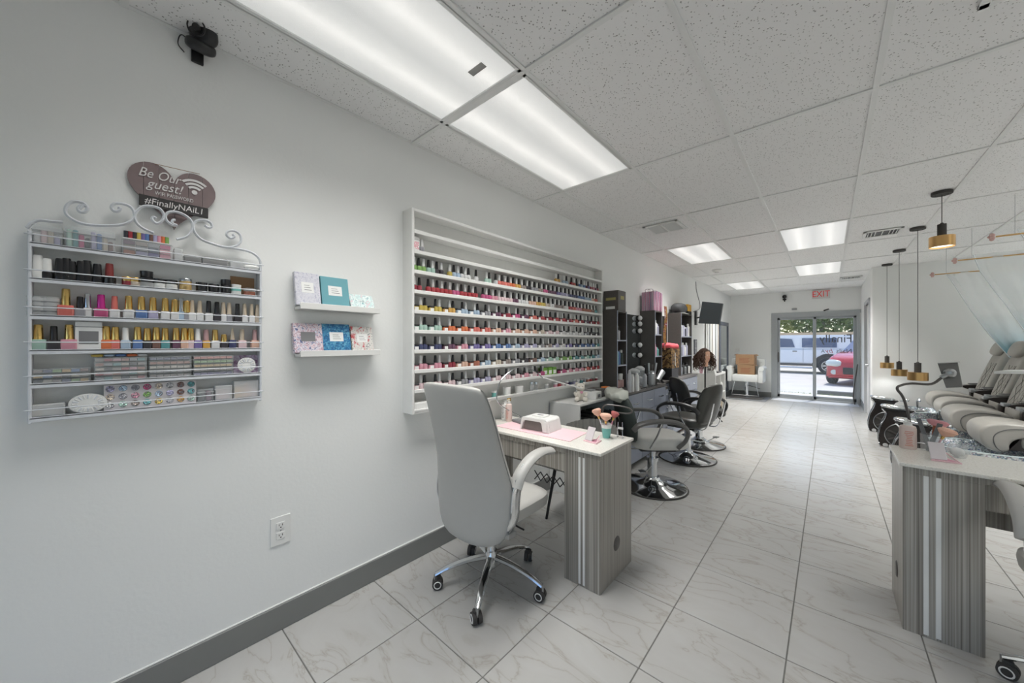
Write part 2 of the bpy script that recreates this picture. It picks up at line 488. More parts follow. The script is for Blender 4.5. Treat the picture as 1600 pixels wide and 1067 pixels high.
wall_nook = wall('wall_nook', (XN, YN, 0), (XR, YN + 0.12, H + 0.1))
DY0, DY1 = 8.95, 9.95      # inner door in the side wall
bm = BM()
box(bm, (XN, YN + 0.12, 0), (XN + 0.12, DY0, H + 0.1)); box(bm, (XN, DY1, 0), (XN + 0.12, YB + 0.12, H + 0.1)); box(bm, (XN, DY0, 2.12), (XN + 0.12, DY1, H + 0.1))
wall_side = struct('wall_side', bm, M_WALL)
DX0, DX1, DZ = -1.02, 0.53, 2.06
bm = BM()
box(bm, (XW, YB, 0), (DX0, YB + 0.15, H + 0.1)); box(bm, (DX0, YB, DZ), (DX1, YB + 0.15, H + 0.1)); box(bm, (DX1, YB, 0), (XN, YB + 0.15, H + 0.1))
wall_back = struct('wall_back', bm, M_WALL)

# baseboards
def baseboard(name, segs):
    b_ = BM()
    for lo, hi in segs: box(b_, lo, hi, 0.003, seg=1)
    o = struct(name, b_, M_BASE)
    return o
base_left = baseboard('baseboard_left', [((XW, YF, 0), (XW + 0.014, YB, 0.122))])
bm = BM(); tube(bm, [(XW + 0.004, YF, 0.124), (XW + 0.004, YB, 0.124)], 0.004, 6, smooth=0)
cb = link('caulk_bead', bm, M_WHITE, base_left)
baseboard('baseboard_back', [((XW + 0.014, YB - 0.014, 0), (DX0 - 0.06, YB, 0.122))])
baseboard('baseboard_nook', [((XN, YN - 0.014, 0), (XR, YN, 0.122))])
baseboard('baseboard_side', [((XN - 0.014, YN, 0), (XN, DY0 - 0.06, 0.122)), ((XN - 0.014, DY1 + 0.06, 0), (XN, YB, 0.122))])

# ceiling: grid bars, every panel a piece
GX, GY, X0, Y00 = 0.617, 1.243, -1.675, 1.29
bm = BM(); box(bm, (XW - 0.12, YF - 0.12, H + 0.1), (XR + 0.12, YB + 0.12, H + 0.16))
ceiling = struct('ceiling', bm, M_WHITE)
LIGHTS = {(0, -1), (0, 0), (0, 3), (0, 6), (2, 3), (2, 5), (5, -1), (5, 0), (2, -3), (5, 2), (7, 1), (7, 3), (7, 5)}
cols = list(range(-1, 9)); rows = list(range(-4, 9))
pm = {}
for i in cols:
    for j in rows:
        x0, x1 = max(X0 + i * GX, XW), min(X0 + (i + 1) * GX, XR)
        y0, y1 = max(Y00 + j * GY, YF), min(Y00 + (j + 1) * GY, YB)
        if x1 - x0 < 0.03 or y1 - y0 < 0.03 or (i, j) in LIGHTS: continue
        if x0 > XN and y0 > YN: continue
        key = (round(x1 - x0, 3), round(y1 - y0, 3))
        if key not in pm:
            b_ = BM(); box(b_, (-key[0] / 2 + 0.004, -key[1] / 2 + 0.004, 0), (key[0] / 2 - 0.004, key[1] / 2 - 0.004, 0.014))
            o = link('ceiling_tile', b_, M_CEIL, ceiling); pm[key] = o.data
        else: o = inst('ceiling_tile', pm[key], ceiling)
        o.location = ((x0 + x1) / 2, (y0 + y1) / 2, H + 0.002 + rnd.uniform(0, 0.002))
for i in range(0, 9):
    x = X0 + i * GX
    b_ = BM(); box(b_, (x - 0.012, YF, H - 0.004), (x + 0.012, YB if x < XN else YN, H + 0.003), 0); box(b_, (x - 0.001, YF, H + 0.003), (x + 0.001, YB if x < XN else YN, H + 0.03))
    link('grid_bar', b_, M_TBAR, ceiling)
for j in range(-3, 8):
    y = Y00 + j * GY
    b_ = BM(); box(b_, (XW, y - 0.012, H - 0.0045), (XR if y < YN else XN, y + 0.012, H + 0.0025)); link('grid_bar', b_, M_TBAR, ceiling)
b_ = BM(); box(b_, (XW, YF, H - 0.001), (XW + 0.02, YB, H + 0.002)); box(b_, (XW, YB - 0.02, H - 0.001), (XN, YB, H + 0.002)); box(b_, (XN, YN - 0.02, H - 0.001), (XR, YN, H + 0.002)); box(b_, (XN - 0.02, YN, H - 0.001), (XN, YB, H + 0.002))
link('wall_angle', b_, M_TBAR, ceiling)

# troffers
def diffuser_mat():
    m = bpy.data.materials.new('prismatic_diffuser'); m.use_nodes = True
    nt, b = nodes_of(m)
    tc = nt.nodes.new('ShaderNodeTexCoord'); sp = nt.nodes.new('ShaderNodeSeparateXYZ'); nt.links.new(tc.outputs['Object'], sp.inputs[0])
    # two lamp tubes behind the sheet: brighter bands along the fixture
    a = nt.nodes.new('ShaderNodeMath'); a.operation = 'ABSOLUTE'; nt.links.new(sp.outputs[0], a.inputs[0])
    s = nt.nodes.new('ShaderNodeMath'); s.operation = 'SUBTRACT'; s.inputs[1].default_value = 0.14; nt.links.new(a.outputs[0], s.inputs[0])
    ab = nt.nodes.new('ShaderNodeMath'); ab.operation = 'ABSOLUTE'; nt.links.new(s.outputs[0], ab.inputs[0])
    n = nt.nodes.new('ShaderNodeTexNoise'); n.inputs['Scale'].default_value = 2.5; nt.links.new(tc.outputs['Object'], n.inputs['Vector'])
    nn = nt.nodes.new('ShaderNodeMath'); nn.operation = 'MULTIPLY_ADD'; nn.inputs[1].default_value = 0.05; nt.links.new(n.outputs['Fac'], nn.inputs[0]); nt.links.new(ab.outputs[0], nn.inputs[2])
    rp = ramp(nt, nn.outputs[0], [(0.025, (1.0, 0.985, 0.94)), (0.075, (0.72, 0.72, 0.69)), (0.17, (0.50, 0.51, 0.50))])
    rp.color_ramp.interpolation = 'B_SPLINE'
    b.inputs['Base Color'].default_value = (0.6, 0.6, 0.6, 1)
    nt.links.new(rp.outputs[0], b.inputs['Emission Color']); b.inputs['Emission Strength'].default_value = PANEL_GLOW
    b.inputs['Roughness'].default_value = 0.35
    ch = nt.nodes.new('ShaderNodeTexChecker'); ch.inputs['Scale'].default_value = 190; nt.links.new(tc.outputs['Object'], ch.inputs['Vector'])
    bp = nt.nodes.new('ShaderNodeBump'); bp.inputs['Strength'].default_value = 0.4; nt.links.new(ch.outputs['Fac'], bp.inputs['Height']); nt.links.new(bp.outputs[0], b.inputs['Normal'])
    mxx = nt.nodes.new('ShaderNodeMix'); mxx.data_type = 'RGBA'; mxx.blend_type = 'MULTIPLY'; mxx.inputs[0].default_value = 1
    c2 = ramp(nt, ch.outputs['Fac'], [(0, (0.86, 0.86, 0.86)), (1, (1, 1, 1))])
    nt.links.new(rp.outputs[0], mxx.inputs[6]); nt.links.new(c2.outputs[0], mxx.inputs[7]); nt.links.new(mxx.outputs[2], b.inputs['Emission Color'])
    return m
M_DIFF = diffuser_mat()
LLAB = {(0, -1): 'long fluorescent ceiling panel nearest the camera, above the wall rack', (0, 0): 'fluorescent ceiling panel above the left part of the polish display, second from the camera',
        (0, 3): 'glowing ceiling panel over the black shelf towers by the left wall', (0, 6): 'small distant ceiling panel nearest the back left corner',
        (2, 3): 'glowing ceiling panel in mid room, the nearer of the middle pair', (2, 5): 'glowing ceiling panel in mid room, the farther of the middle pair',
        (5, -1): 'ceiling panel over the right side beside the camera', (5, 0): 'ceiling panel over the right nail table', (2, -3): 'ceiling panel behind the camera', (7, 1): 'unseen ceiling panel added for fill light over the right wall, nearest of three', (7, 3): 'unseen ceiling panel added for fill light over the right wall, middle of three', (7, 5): 'unseen ceiling panel added for fill light over the right wall, farthest of three', (5, 2): 'unseen ceiling panel added for fill light over the pedicure side, nearest the camera'}  # right-wall and pedicure-side panels are unseen, added to brighten the far end
for (i, j) in sorted(LIGHTS):
    xc, yc = X0 + (i + 0.5) * GX, Y00 + (j + 0.5) * GY
    if yc > YB: continue
    fw = min(GX, XR - (X0 + i * GX)) ; xc = X0 + i * GX + fw / 2
    t = thing('ceiling_light', LLAB[(i, j)], 'ceiling light', (xc, yc, H), 0, 'fluorescent ceiling panels')
    w, l = fw / 2 - 0.007, GY / 2 - 0.007
    b_ = BM()
    box(b_, (-w, -l, -0.004), (-w + 0.022, l, 0.05), 0.002, seg=1); box(b_, (w - 0.022, -l, -0.004), (w, l, 0.05), 0.002, seg=1)
    box(b_, (-w, -l, -0.004), (w, -l + 0.022, 0.05), 0.002, seg=1); box(b_, (-w, l - 0.022, -0.004), (w, l, 0.05), 0.002, seg=1)
    link('frame', b_, M_TBAR, t)
    b_ = BM(); box(b_, (-w + 0.018, -l + 0.018, 0.004), (w - 0.018, l - 0.018, 0.01)); link('diffuser', b_, M_DIFF, t)
    if (i, j) == (0, -1):
        b_ = BM(); box(b_, (0.10, l - 0.16, 0.001), (0.19, l - 0.125, 0.0035)); link('sticker', b_, mat('grey_sticker', (160, 160, 156), 0.5), t)
    ld = bpy.data.lights.new('lamp_tubes', 'AREA'); ld.shape = 'RECTANGLE'; ld.size = 0.52; ld.size_y = 1.14; ld.energy = PANEL_WATT * (0.72 if j <= 0 else 1.25 if j <= 3 else 2.1)
    ld.spread = R(98); ld.color = (1, 0.985, 0.96)
    lo = bpy.data.objects.new('lamp_tubes', ld); COL.objects.link(lo); lo.parent = t; lo.location = (0, 0, -0.008)

# ceiling vents, smoke detector
def vent(label, x0, x1, y0, y1, style):
    t = thing('air_vent', label, 'air vent', ((x0 + x1) / 2, (y0 + y1) / 2, H - 0.002))
    w, l = (x1 - x0) / 2, (y1 - y0) / 2
    b_ = BM()
    e = 0.03
    box(b_, (-w, -l, -0.012), (-w + e, l, 0), 0.003); box(b_, (w - e, -l, -0.012), (w, l, 0), 0.003); box(b_, (-w, -l, -0.012), (w, -l + e, 0), 0.003); box(b_, (-w, l - e, -0.012), (w, l, 0), 0.003)
    if style == 'grille': box(b_, (-0.012, -l, -0.012), (0.012, l, 0), 0.003)
    link('frame', b_, M_TBAR, t)
    if style == 'register':
        b_ = BM(); box(b_, (-w + e, -l + e, -0.002), (w - e, l - e, -0.001)); link('duct_opening', b_, M_BLACK, t)
    else:
        b_ = BM(); box(b_, (-w + e, -l + e, -0.002), (w - e, l - e, -0.001)); link('backing', b_, M_WHITEP, t)
    b0 = BM(); obox(b0, (0, 0, 0), (0.004, 2 * (l - e), 0.016) if style == 'register' else (2 * (w - e), 0.003, 0.008), (0, R(35), 0) if style == 'register' else (R(35), 0, 0))
    sl = None; k = 9 if style == 'register' else 12
    for q in range(k):
        f = (q + 0.5) / k * 2 - 1
        if style == 'register' and abs(f) < 0.5 and q % 2: continue
        loc = (f * (w - e), 0, -0.008) if style == 'register' else (0, f * (l - e), -0.007)
        if sl is None: sl = link('slat', b0, M_TBAR, t); sl.location = loc
        else: inst('slat', sl.data, t, loc)
vent('white square return grille in the ceiling above the polish display end', -1.52, -1.16, 3.87, 4.22, 'grille')
vent('white slatted air register in the ceiling beside the hanging lamps', 0.30, 0.62, 5.73, 6.03, 'register')
vent('far slatted air register in the ceiling near the glass door', 0.17, 0.48, 9.36, 9.64, 'register')
t = thing('smoke_detector', 'round white smoke detector on the ceiling beyond the panel over the towers', 'smoke detector', (-1.45, 7.0, H))
b_ = BM(); lathe(b_, [(0, -0.045), (0.045, -0.045), (0.06, -0.03), (0.075, -0.012), (0.075, 0)], n=24); link('cover', b_, M_WHITEP, t, smooth=True)
b_ = BM(); lathe(b_, [(0.03, -0.048), (0.034, -0.044), (0.03, -0.044)], n=16); link('test_button', b_, M_INKG, t, smooth=True)
vent('white ceiling grille at the top right edge, above the camera side of the lamps', 0.42, 0.72, 1.93, 2.18, 'grille')

# ---- glass sliding door in the back wall
M_ALU = mat('grey_aluminium', (172, 176, 178), 0.4, 0.15)
bm = BM()
f = 0.055
box(bm, (DX0, YB - 0.02, 0), (DX0 + f, YB + 0.13, DZ - f)); box(bm, (DX1 - f, YB - 0.02, 0), (DX1, YB + 0.13, DZ - f)); box(bm, (DX0, YB - 0.02, DZ - f), (DX1, YB + 0.13, DZ)); box(bm, (DX0 + f, YB - 0.019, 0), (DX1 - f, YB + 0.13, 0.03))
# casing
box(bm, (DX0 - 0.07, YB - 0.016, 0), (DX0, YB + 0.001, DZ)); box(bm, (DX0 - 0.07, YB - 0.016, DZ), (DX1 + 0.02, YB + 0.001, DZ + 0.07))
door_1 = struct('door_1', bm, M_ALU)
M_GLASS = clear_mat('door_glass', (235, 242, 245), 0.06, 0.02)
xm = -0.255
for k, (a, b, yy) in enumerate([(DX0 + f, xm + 0.035, YB + 0.02), (xm - 0.03, DX1 - f, YB + 0.07)]):
    bm = BM(); e = 0.05
    box(bm, (a, yy, 0.03), (a + e, yy + 0.035, DZ - f), 0.004); box(bm, (b - e, yy, 0.03), (b, yy + 0.035, DZ - f), 0.004); box(bm, (a, yy, DZ - f - e), (b, yy + 0.035, DZ - f), 0.004); box(bm, (a, yy, 0.03), (b, yy + 0.035, 0.03 + 0.07), 0.004)
    sash = link('sash', bm, M_ALU, door_1)
    bm = BM(); box(bm, (a + e, yy + 0.014, 0.1), (b - e, yy + 0.02, DZ - f - e)); link('pane', bm, M_GLASS, sash)
    if k == 0:
        bm = BM(); box(bm, (a + 0.008, yy - 0.03, 0.9), (a + 0.03, yy, 1.15), 0.005); link('door_handle', bm, M_DKGREY, sash)
M_RED = mat('red_vinyl', (190, 60, 60), 0.5)
yl = YB + 0.07 + 0.034
# the lettering faces the street, so it reads mirrored from inside
lettering('Finally', 0.27, M_INK, door_1, (0.125, yl, 1.475), (-1, 0, 0), (0, 0, 1), sx=0.86)
lettering('Nails', 0.15, M_INK, door_1, (0.27, yl, 1.19), (-1, 0, 0), (0, 0, 1), sx=0.9)
lettering('by', 0.15, M_RED, door_1, (0.02, yl, 1.19), (-1, 0, 0), (0, 0, 1), shear=0.3)
lettering('A', 0.11, M_INK, door_1, (-0.10, yl, 1.18), (-1, 0, 0), (0, 0, 1))

# ---- inner door in the side wall
bm = BM()
box(bm, (XN - 0.02, DY0 - 0.06, 0), (XN + 0.13, DY0, 2.18)); box(bm, (XN - 0.02, DY1, 0), (XN + 0.13, DY1 + 0.06, 2.18)); box(bm, (XN - 0.02, DY0 - 0.06, 2.12), (XN + 0.13, DY1 + 0.06, 2.18))
door_2 = struct('door_2', bm, mat('pale_grey_trim', (188, 190, 194), 0.4))
bm = BM(); box(bm, (XN + 0.02, DY0, 0.006), (XN + 0.06, DY1, 2.12))
for (a, b, c, d) in ((0.12, 0.9, 0.2, 0.9), (0.12, 0.9, 1.1, 2.0)):
    box(bm, (XN + 0.012, DY0 + a, c), (XN + 0.02, DY0 + b, d), 0.006)
leaf = link('door_leaf', bm, M_WHITE, door_2)
bm = BM(); cyl(bm, (XN + 0.02, DY0 + 0.07, 0.98), (XN - 0.03, DY0 + 0.07, 0.98), 0.012, n=10); cyl(bm, (XN - 0.03, DY0 + 0.07, 0.98), (XN - 0.055, DY0 + 0.07, 0.98), 0.027, 0.022, n=14); link('door_handle', bm, M_STEEL, leaf, smooth=True)

# cable duct and cable on the left wall where the wall finish changes
bm = BM(); tube(bm, [P(1087, 440, X=XW + 0.008), P(1088.5, 455, X=XW + 0.008), P(1094, 480, X=XW + 0.012), (XW + 0.03, 7.5, 1.98)], 0.006, 6)
tag(link('cable', bm, M_INKG), 'grey cable running from the ceiling down the left wall to the screen', 'cable')

# ================================================================== OUTSIDE
bm = BM(); box(bm, (-14, YB + 0.15, -0.35), (22, 60, -0.14))
struct('ground', bm, mat('pale_asphalt', (196, 192, 184), 0.9, noise_amt=0.12, noise_scale=1.2))
bm = BM(); box(bm, (-4, YB + 0.13, -0.14), (5, YB + 1.7, -0.03), 0.01)
struct('pavement', bm, mat('pale_concrete', (205, 202, 195), 0.85, noise_amt=0.05, noise_scale=3))
bm = BM(); 
for q in range(2600):
    x, y = rnd.uniform(-3.5, 4.5), rnd.gauss(YB + 2.15, 0.16)
    h_ = rnd.uniform(0.03, 0.09); a = rnd.uniform(0, PI)
    v = [bm.verts.new((x - 0.012 * math.cos(a), y - 0.012 * math.sin(a), -0.14)), bm.verts.new((x + 0.012 * math.cos(a), y + 0.012 * math.sin(a), -0.14)), bm.verts.new((x + rnd.uniform(-.03, .03), y + rnd.uniform(-.03, .03), -0.14 + h_))]
    bm.faces.new(v)
tag(link('grass_strip', bm, mat('dry_grass', (150, 165, 95), 0.8, noise_amt=0.3, noise_scale=3)), 'thin strip of green grass between the pavement and the parking lot', 'grass', kind='stuff')
bm = BM(); box(bm, (-0.25, YB + 2.6, -0.14), (1.6, YB + 2.76, -0.01), 0.03)
tag(link('wheel_stop', bm, M_GROUT), 'grey concrete wheel stop in front of the red car', 'wheel stop')

M_CARW = mat('white_car_paint', (235, 238, 242), 0.2, coat=0.5); M_CARR = mat('red_car_paint', (176, 40, 48), 0.25, coat=0.6)
M_TYRE = mat('tyre_rubber', (50, 52, 56), 0.8); M_CARGL = mat('tinted_glass', (70, 90, 125), 0.08, coat=0.5)
M_LAMP = mat('headlamp_lens', (205, 210, 205), 0.12)
def wheel(parent, c, r, w, axis='y'):
    b_ = BM(); c = Vector(c)
    prof = [(r * 0.62, -w / 2), (r * 0.94, -w / 2), (r, -w / 2 + 0.03), (r, w / 2 - 0.03), (r * 0.94, w / 2), (r * 0.62, w / 2)]
    lathe(b_, prof, n=28); 
    mt = Matrix.Translation(c) @ Matrix.Rotation(R(90), 4, 'X')
    xf(b_, b_.verts[:], mt); w_ = link('wheel', b_, M_TYRE, parent, smooth=True)
    b_ = BM()
    lathe(b_, [(0, 0.03), (r * 0.14, 0.03), (r * 0.14, 0), ], n=14)
    lathe(b_, [(r * 0.64, -w / 2), (r * 0.64, w / 2), (r * 0.57, w / 2), (r * 0.55, 0)], n=28)
    for k in range(6):
        a = k * PI / 3
        for da in (-0.16, 0.16):
            box(b_, (0, -0.018, -0.02), (0, 0.018, 0.02)) if False else None
            n0 = len(b_.verts); box(b_, (r * 0.1, -r * 0.045, 0.0), (r * 0.6, r * 0.045, 0.03)); b_.verts.ensure_lookup_table(); xf(b_, b_.verts[n0:], Matrix.Rotation(a + da, 4, 'Z'))
    lathe(b_, [(0, -0.03), (r * 0.6, -0.03), (r * 0.6, -0.02)], n=20, mi=1)
    xf(b_, b_.verts[:], mt @ Matrix.Translation((0, 0, w / 2 - 0.04)))
    link('rim', b_, [M_SILVER, M_TYRE], w_, smooth=True)
# white pickup, side on
t = thing('pickup_truck', 'white pickup truck with covered bed parked side-on across the lot', 'truck', (-1.9, 24.0, -0.14))
def side_body(bm, pts, y0, y1, mi=0): prism(bm, [(x, y0, z) for x, z in pts], (0, y1 - y0, 0), mi)
bm = BM()
side_body(bm, [(-3.2, 0.5), (-3.3, 0.9), (-3.2, 1.18), (4.6, 1.22), (4.7, 0.6), (2.45, 0.5), (2.38, 0.75), (2.1, 0.98), (1.75, 1.0), (1.45, 0.8), (1.32, 0.5)], -0.95, 0.95)
bmesh.ops.bevel(bm, geom=bm.edges[:], offset=0.04, segments=2, affect='EDGES'); link('body', bm, M_CARW, t)
bm = BM(); side_body(bm, [(-1.9, 1.15), (-1.35, 1.84), (0.2, 1.92), (3.9, 1.90), (4.4, 1.2)], -0.84, 0.84); bmesh.ops.bevel(bm, geom=bm.edges[:], offset=0.05, segments=2, affect='EDGES'); link('cab', bm, M_CARW, t)
bm = BM(); box(bm, (1.3, -0.88, 0.3), (2.5, 0.88, 1.05), 0.02); link('wheel_well', bm, M_BLACK, t)
bm = BM(); side_body(bm, [(0.9, 1.3), (0.9, 1.76), (2.2, 1.76), (2.2, 1.3)], -0.875, -0.83); link('window', bm, M_CARGL, t)
bm = BM(); side_body(bm, [(-1.45, 1.3), (-1.12, 1.72), (-0.25, 1.76), (-0.22, 1.3)], -0.875, -0.83); link('window', bm, M_CARGL, t)
bm = BM(); side_body(bm, [(-0.1, 1.3), (-0.1, 1.76), (0.5, 1.72), (0.62, 1.3)], -0.875, -0.83); link('window', bm, M_CARGL, t)
bm = BM(); box(bm, (-3.2, -0.97, 0.38), (1.3, -0.9, 0.5), 0.02); link('sill', bm, M_DKGREY, t)
bm = BM(); cyl(bm, (-1.6, -1.02, 0.3), (1.3, -1.02, 0.3), 0.045, n=10); link('step_bar', bm, M_CHROME, t, smooth=True)
for x in (-0.55, 0.62):
    bm = BM(); box(bm, (x - 0.09, -0.975, 1.08), (x + 0.09, -0.945, 1.13), 0.01); link('door_handle', bm, M_DKGREY, t)
for x in (-0.2, 0.95):
    bm = BM(); box(bm, (x - 0.006, -0.955, 0.55), (x + 0.006, -0.948, 1.25)); link('door_seam', bm, M_DKGREY, t)
for x in (-2.4, 1.9):
    for s in (-0.83, 0.83): wheel(t, (x, s, 0.41), 0.41, 0.26)
# red car
t = thing('red_car', 'shiny red car parked nose-in just outside the right half of the door', 'car', (0.95, 18.0, -0.14), R(-16))
bm = BM()
def ring(y, w, z0, z1, zt, tw): return [(-w, y, z0), (-w, y, z1), (-tw, y, zt), (tw, y, zt), (w, y, z1), (w, y, z0)]
secs = [(-0.95, 0.62, 0.32, 0.62, 0.75, 0.5), (-0.85, 0.80, 0.25, 0.72, 0.92, 0.66), (-0.55, 0.88, 0.25, 0.85, 1.05, 0.74), (0.3, 0.92, 0.25, 0.95, 1.17, 0.78), (1.0, 0.92, 0.25, 1.0, 1.22, 0.78), (3.2, 0.92, 0.25, 1.0, 1.2, 0.78), (3.5, 0.86, 0.35, 0.95, 1.1, 0.7)]
rings_ = [[bm.verts.new(p) for p in ring(*s)] for s in secs]
for a, b in zip(rings_, rings_[1:]):
    for k in range(6): bm.faces.new((a[k], a[(k + 1) % 6], b[(k + 1) % 6], b[k]))
bm.faces.new(rings_[0][::-1]); bm.faces.new(rings_[-1]); bmesh.ops.recalc_face_normals(bm, faces=bm.faces[:])
bmesh.ops.bevel(bm, geom=[e for e in bm.edges], offset=0.05, segments=2, affect='EDGES'); link('body', bm, M_CARR, t, smooth=True)
bm = BM()
secs = [(0.55, 0.78, 1.1, 1.12, 1.14, 0.7), (1.25, 0.76, 1.1, 1.4, 1.62, 0.6), (2.6, 0.76, 1.1, 1.4, 1.64, 0.6), (3.2, 0.76, 1.1, 1.15, 1.18, 0.66)]
rings_ = [[bm.verts.new(p) for p in ring(*s)] for s in secs]
for a, b in zip(rings_, rings_[1:]):
    for k in range(6): bm.faces.new((a[k], a[(k + 1) % 6], b[(k + 1) % 6], b[k]))
bm.faces.new(rings_[0][::-1]); bm.faces.new(rings_[-1]); bmesh.ops.recalc_face_normals(bm, faces=bm.faces[:])
link('windscreen', bm, M_CARGL, t)
for s in (-1, 1):
    bm = BM(); cushion(bm, (s * 0.60, -0.82, 0.78), (0.5, 0.3, 0.26), 0.7, 0.7, rot=(R(-25), 0, s * R(28))); link('headlamp', bm, M_LAMP, t, smooth=True)
    bm = BM(); cyl(bm, (s * 0.58, -0.93, 0.48), (s * 0.56, -0.97, 0.48), 0.085, n=16); link('fog_lamp', bm, M_LAMP, t, smooth=True)
    wheel(t, (0, 0, 0), 0.34, 0.22) if False else None
bm = BM(); box(bm, (-0.32, -0.99, 0.42), (0.32, -0.92, 0.66), 0.03)
link('grille', bm, M_BLACK, t)
for s in (-1, 1):
    for y in (-0.1, 2.6):
        g_ = BM(); lathe(g_, [(0.2, -0.11), (0.32, -0.11), (0.35, -0.08), (0.35, 0.08), (0.32, 0.11), (0.2, 0.11), (0.12, 0.06), (0, 0.06)], n=28)
        xf(g_, g_.verts[:], Matrix.Translation((s * 0.84, y, 0.35)) @ Matrix.Rotation(R(90) * s, 4, 'Y')); link('wheel', g_, M_TYRE, t, smooth=True)
# trees and fence beyond
M_BARK = mat('grey_bark', (150, 146, 138), 0.9, noise_amt=0.2); 
LEAFS = [mat('leaf_green_a', (96, 120, 62), 0.7, noise_amt=0.35, noise_scale=2), mat('leaf_green_b', (150, 160, 88), 0.7, noise_amt=0.35, noise_scale=2), mat('leaf_green_c', (70, 98, 62), 0.7, noise_amt=0.35, noise_scale=2)]
def tree(x, y, h, r, li, label, n=2600):
    t = thing('tree', label, 'tree', (x, y, -0.14), 0, 'trees beyond the parking lot')
    b_ = BM(); tube(b_, [(0, 0, 0), (0.06, 0, h * 0.4), (-0.05, 0.05, h * 0.8)], 0.14, 8); link('trunk', b_, M_BARK, t, smooth=True)
    b_ = BM()
    for q in range(n):
        while True:
            p = Vector((rnd.uniform(-1, 1), rnd.uniform(-1, 1), rnd.uniform(-1, 1)))
            if 0.25 < p.length < 1: break
        p = Vector((p.x * r, p.y * r * 0.7, h * 0.68 + p.z * h * 0.42))
        s = rnd.uniform(0.12, 0.26)
        a, b = Vector((rnd.gauss(0, 1), rnd.gauss(0, 1), rnd.gauss(0, 1))).normalized(), Vector((rnd.gauss(0, 1), rnd.gauss(0, 1), rnd.gauss(0, 1))).normalized()
        b_.faces.new([b_.verts.new(p - a * s), b_.verts.new(p + b * s * 0.5), b_.verts.new(p + a * s), b_.verts.new(p - b * s * 0.5)])
    link('crown', b_, LEAFS[li], t)
for k, (x, y, h, r, li, lab) in enumerate([(-6.0, 34, 6.4, 1.9, 0, 'leafy tree beyond the truck, leftmost through the glass door'), (-3.4, 38, 6.8, 2.3, 1, 'yellow-green tree behind the truck cab, seen through the left door panel'),
      (-0.4, 34.2, 6.2, 2.0, 0, 'green tree behind the truck bed, right of the middle door post'), (2.4, 38.2, 6.8, 2.3, 2, 'dark green tree above the red car, seen through the right door panel'), (5.2, 34.4, 6.4, 2.1, 0, 'leafy tree at the right end of the row beyond the lot')]):
    tree(x, y, h, r, li, lab)
bm = BM(); cyl(bm, (-3.05, 28.5, -0.14), (-3.05, 28.5, 7), 0.16, 0.13, 12)
tag(link('utility_pole', bm, mat('pale_pole', (205, 205, 205), 0.8), smooth=True), 'pale utility pole behind the white pickup truck', 'pole')
bm = BM(); box(bm, (-8, 32, -0.14), (10, 32.2, 2.1))
tag(link('garden_wall', bm, mat('tan_stucco', (200, 176, 146), 0.9, noise_amt=0.1, noise_scale=1)), 'tan garden wall behind the parked truck', 'wall')
# ================================================================== POLISH DISPLAY ON THE LEFT WALL
DX = XW + 0.10                       # front plane of the display
DY_0, DY_1, DZ0, DZ1 = 1.225, 3.665, 0.945, 2.20
disp = thing('polish_display', 'large white wall-mounted nail polish display with nine filled shelves', 'display rack', (XW, (DY_0 + DY_1) / 2, DZ0))
def dlink(n, bm, m, **k):
    o = link(n, bm, m, disp, **k); o.matrix_parent_inverse = Matrix.Translation(-disp.location); return o
bm = BM(); box(bm, (XW, DY_0 + 0.018, DZ0 + 0.018), (XW + 0.006, DY_1 - 0.018, DZ1 - 0.018)); dlink('back_panel', bm, M_WHITE)
for y in (DY_0, DY_1 - 0.018):
    bm = BM(); box(bm, (XW, y, DZ0), (DX, y + 0.018, DZ1), 0.002, seg=1); dlink('side_panel', bm, M_WHITE)
bm = BM(); box(bm, (XW, DY_0 + 0.018, DZ1 - 0.018), (DX, DY_1 - 0.018, DZ1), 0.002, seg=1); dlink('top_panel', bm, M_WHITE)
bm = BM(); box(bm, (XW, DY_0 + 0.018, DZ0), (DX, DY_1 - 0.018, DZ0 + 0.018), 0.002, seg=1); dlink('bottom_panel', bm, M_WHITE)
SZ = [0.963 + 0.1222 * k for k in range(10)]      # top faces of the shelves, bottom to top
for k, z in enumerate(SZ):
    if k: 
        bm = BM(); box(bm, (XW, DY_0 + 0.018, z - 0.012), (DX - 0.003, DY_1 - 0.018, z), 0.001, seg=1); dlink('shelf', bm, M_WHITE)
    bm = BM(); box(bm, (DX - 0.008, DY_0 + 0.018, z - 0.014), (DX, DY_1 - 0.018, z + 0.009), 0.002, seg=1); dlink('shelf_lip', bm, M_WHITE)

PAL = dict(red=(168, 40, 48), crimson=(140, 28, 44), coral=(226, 108, 96), orange=(226, 110, 60), amber=(214, 160, 64), yellow=(206, 178, 70), green=(120, 168, 80), mint=(170, 206, 190),
           teal=(80, 148, 152), blue=(84, 120, 180), sky_blue=(168, 192, 214), navy=(48, 54, 96), purple=(110, 98, 160), lavender=(176, 172, 206), plum=(94, 52, 78), magenta=(196, 70, 124),
           pink=(226, 150, 168), pale_pink=(230, 200, 204), peach=(226, 180, 156), beige=(206, 190, 170), taupe=(150, 136, 128), grey=(150, 150, 156), black=(40, 36, 42), white=(224, 224, 224),
           copper=(172, 96, 72), brown=(112, 78, 68))
WORD = {k: k.replace('_', ' ') for k in PAL}
def polish_col(n): return mat('polish_' + n, tuple(int(0.8 * v + 0.2 * 150) for v in PAL[n]), 0.18, coat=0.4, noise_amt=0.06)
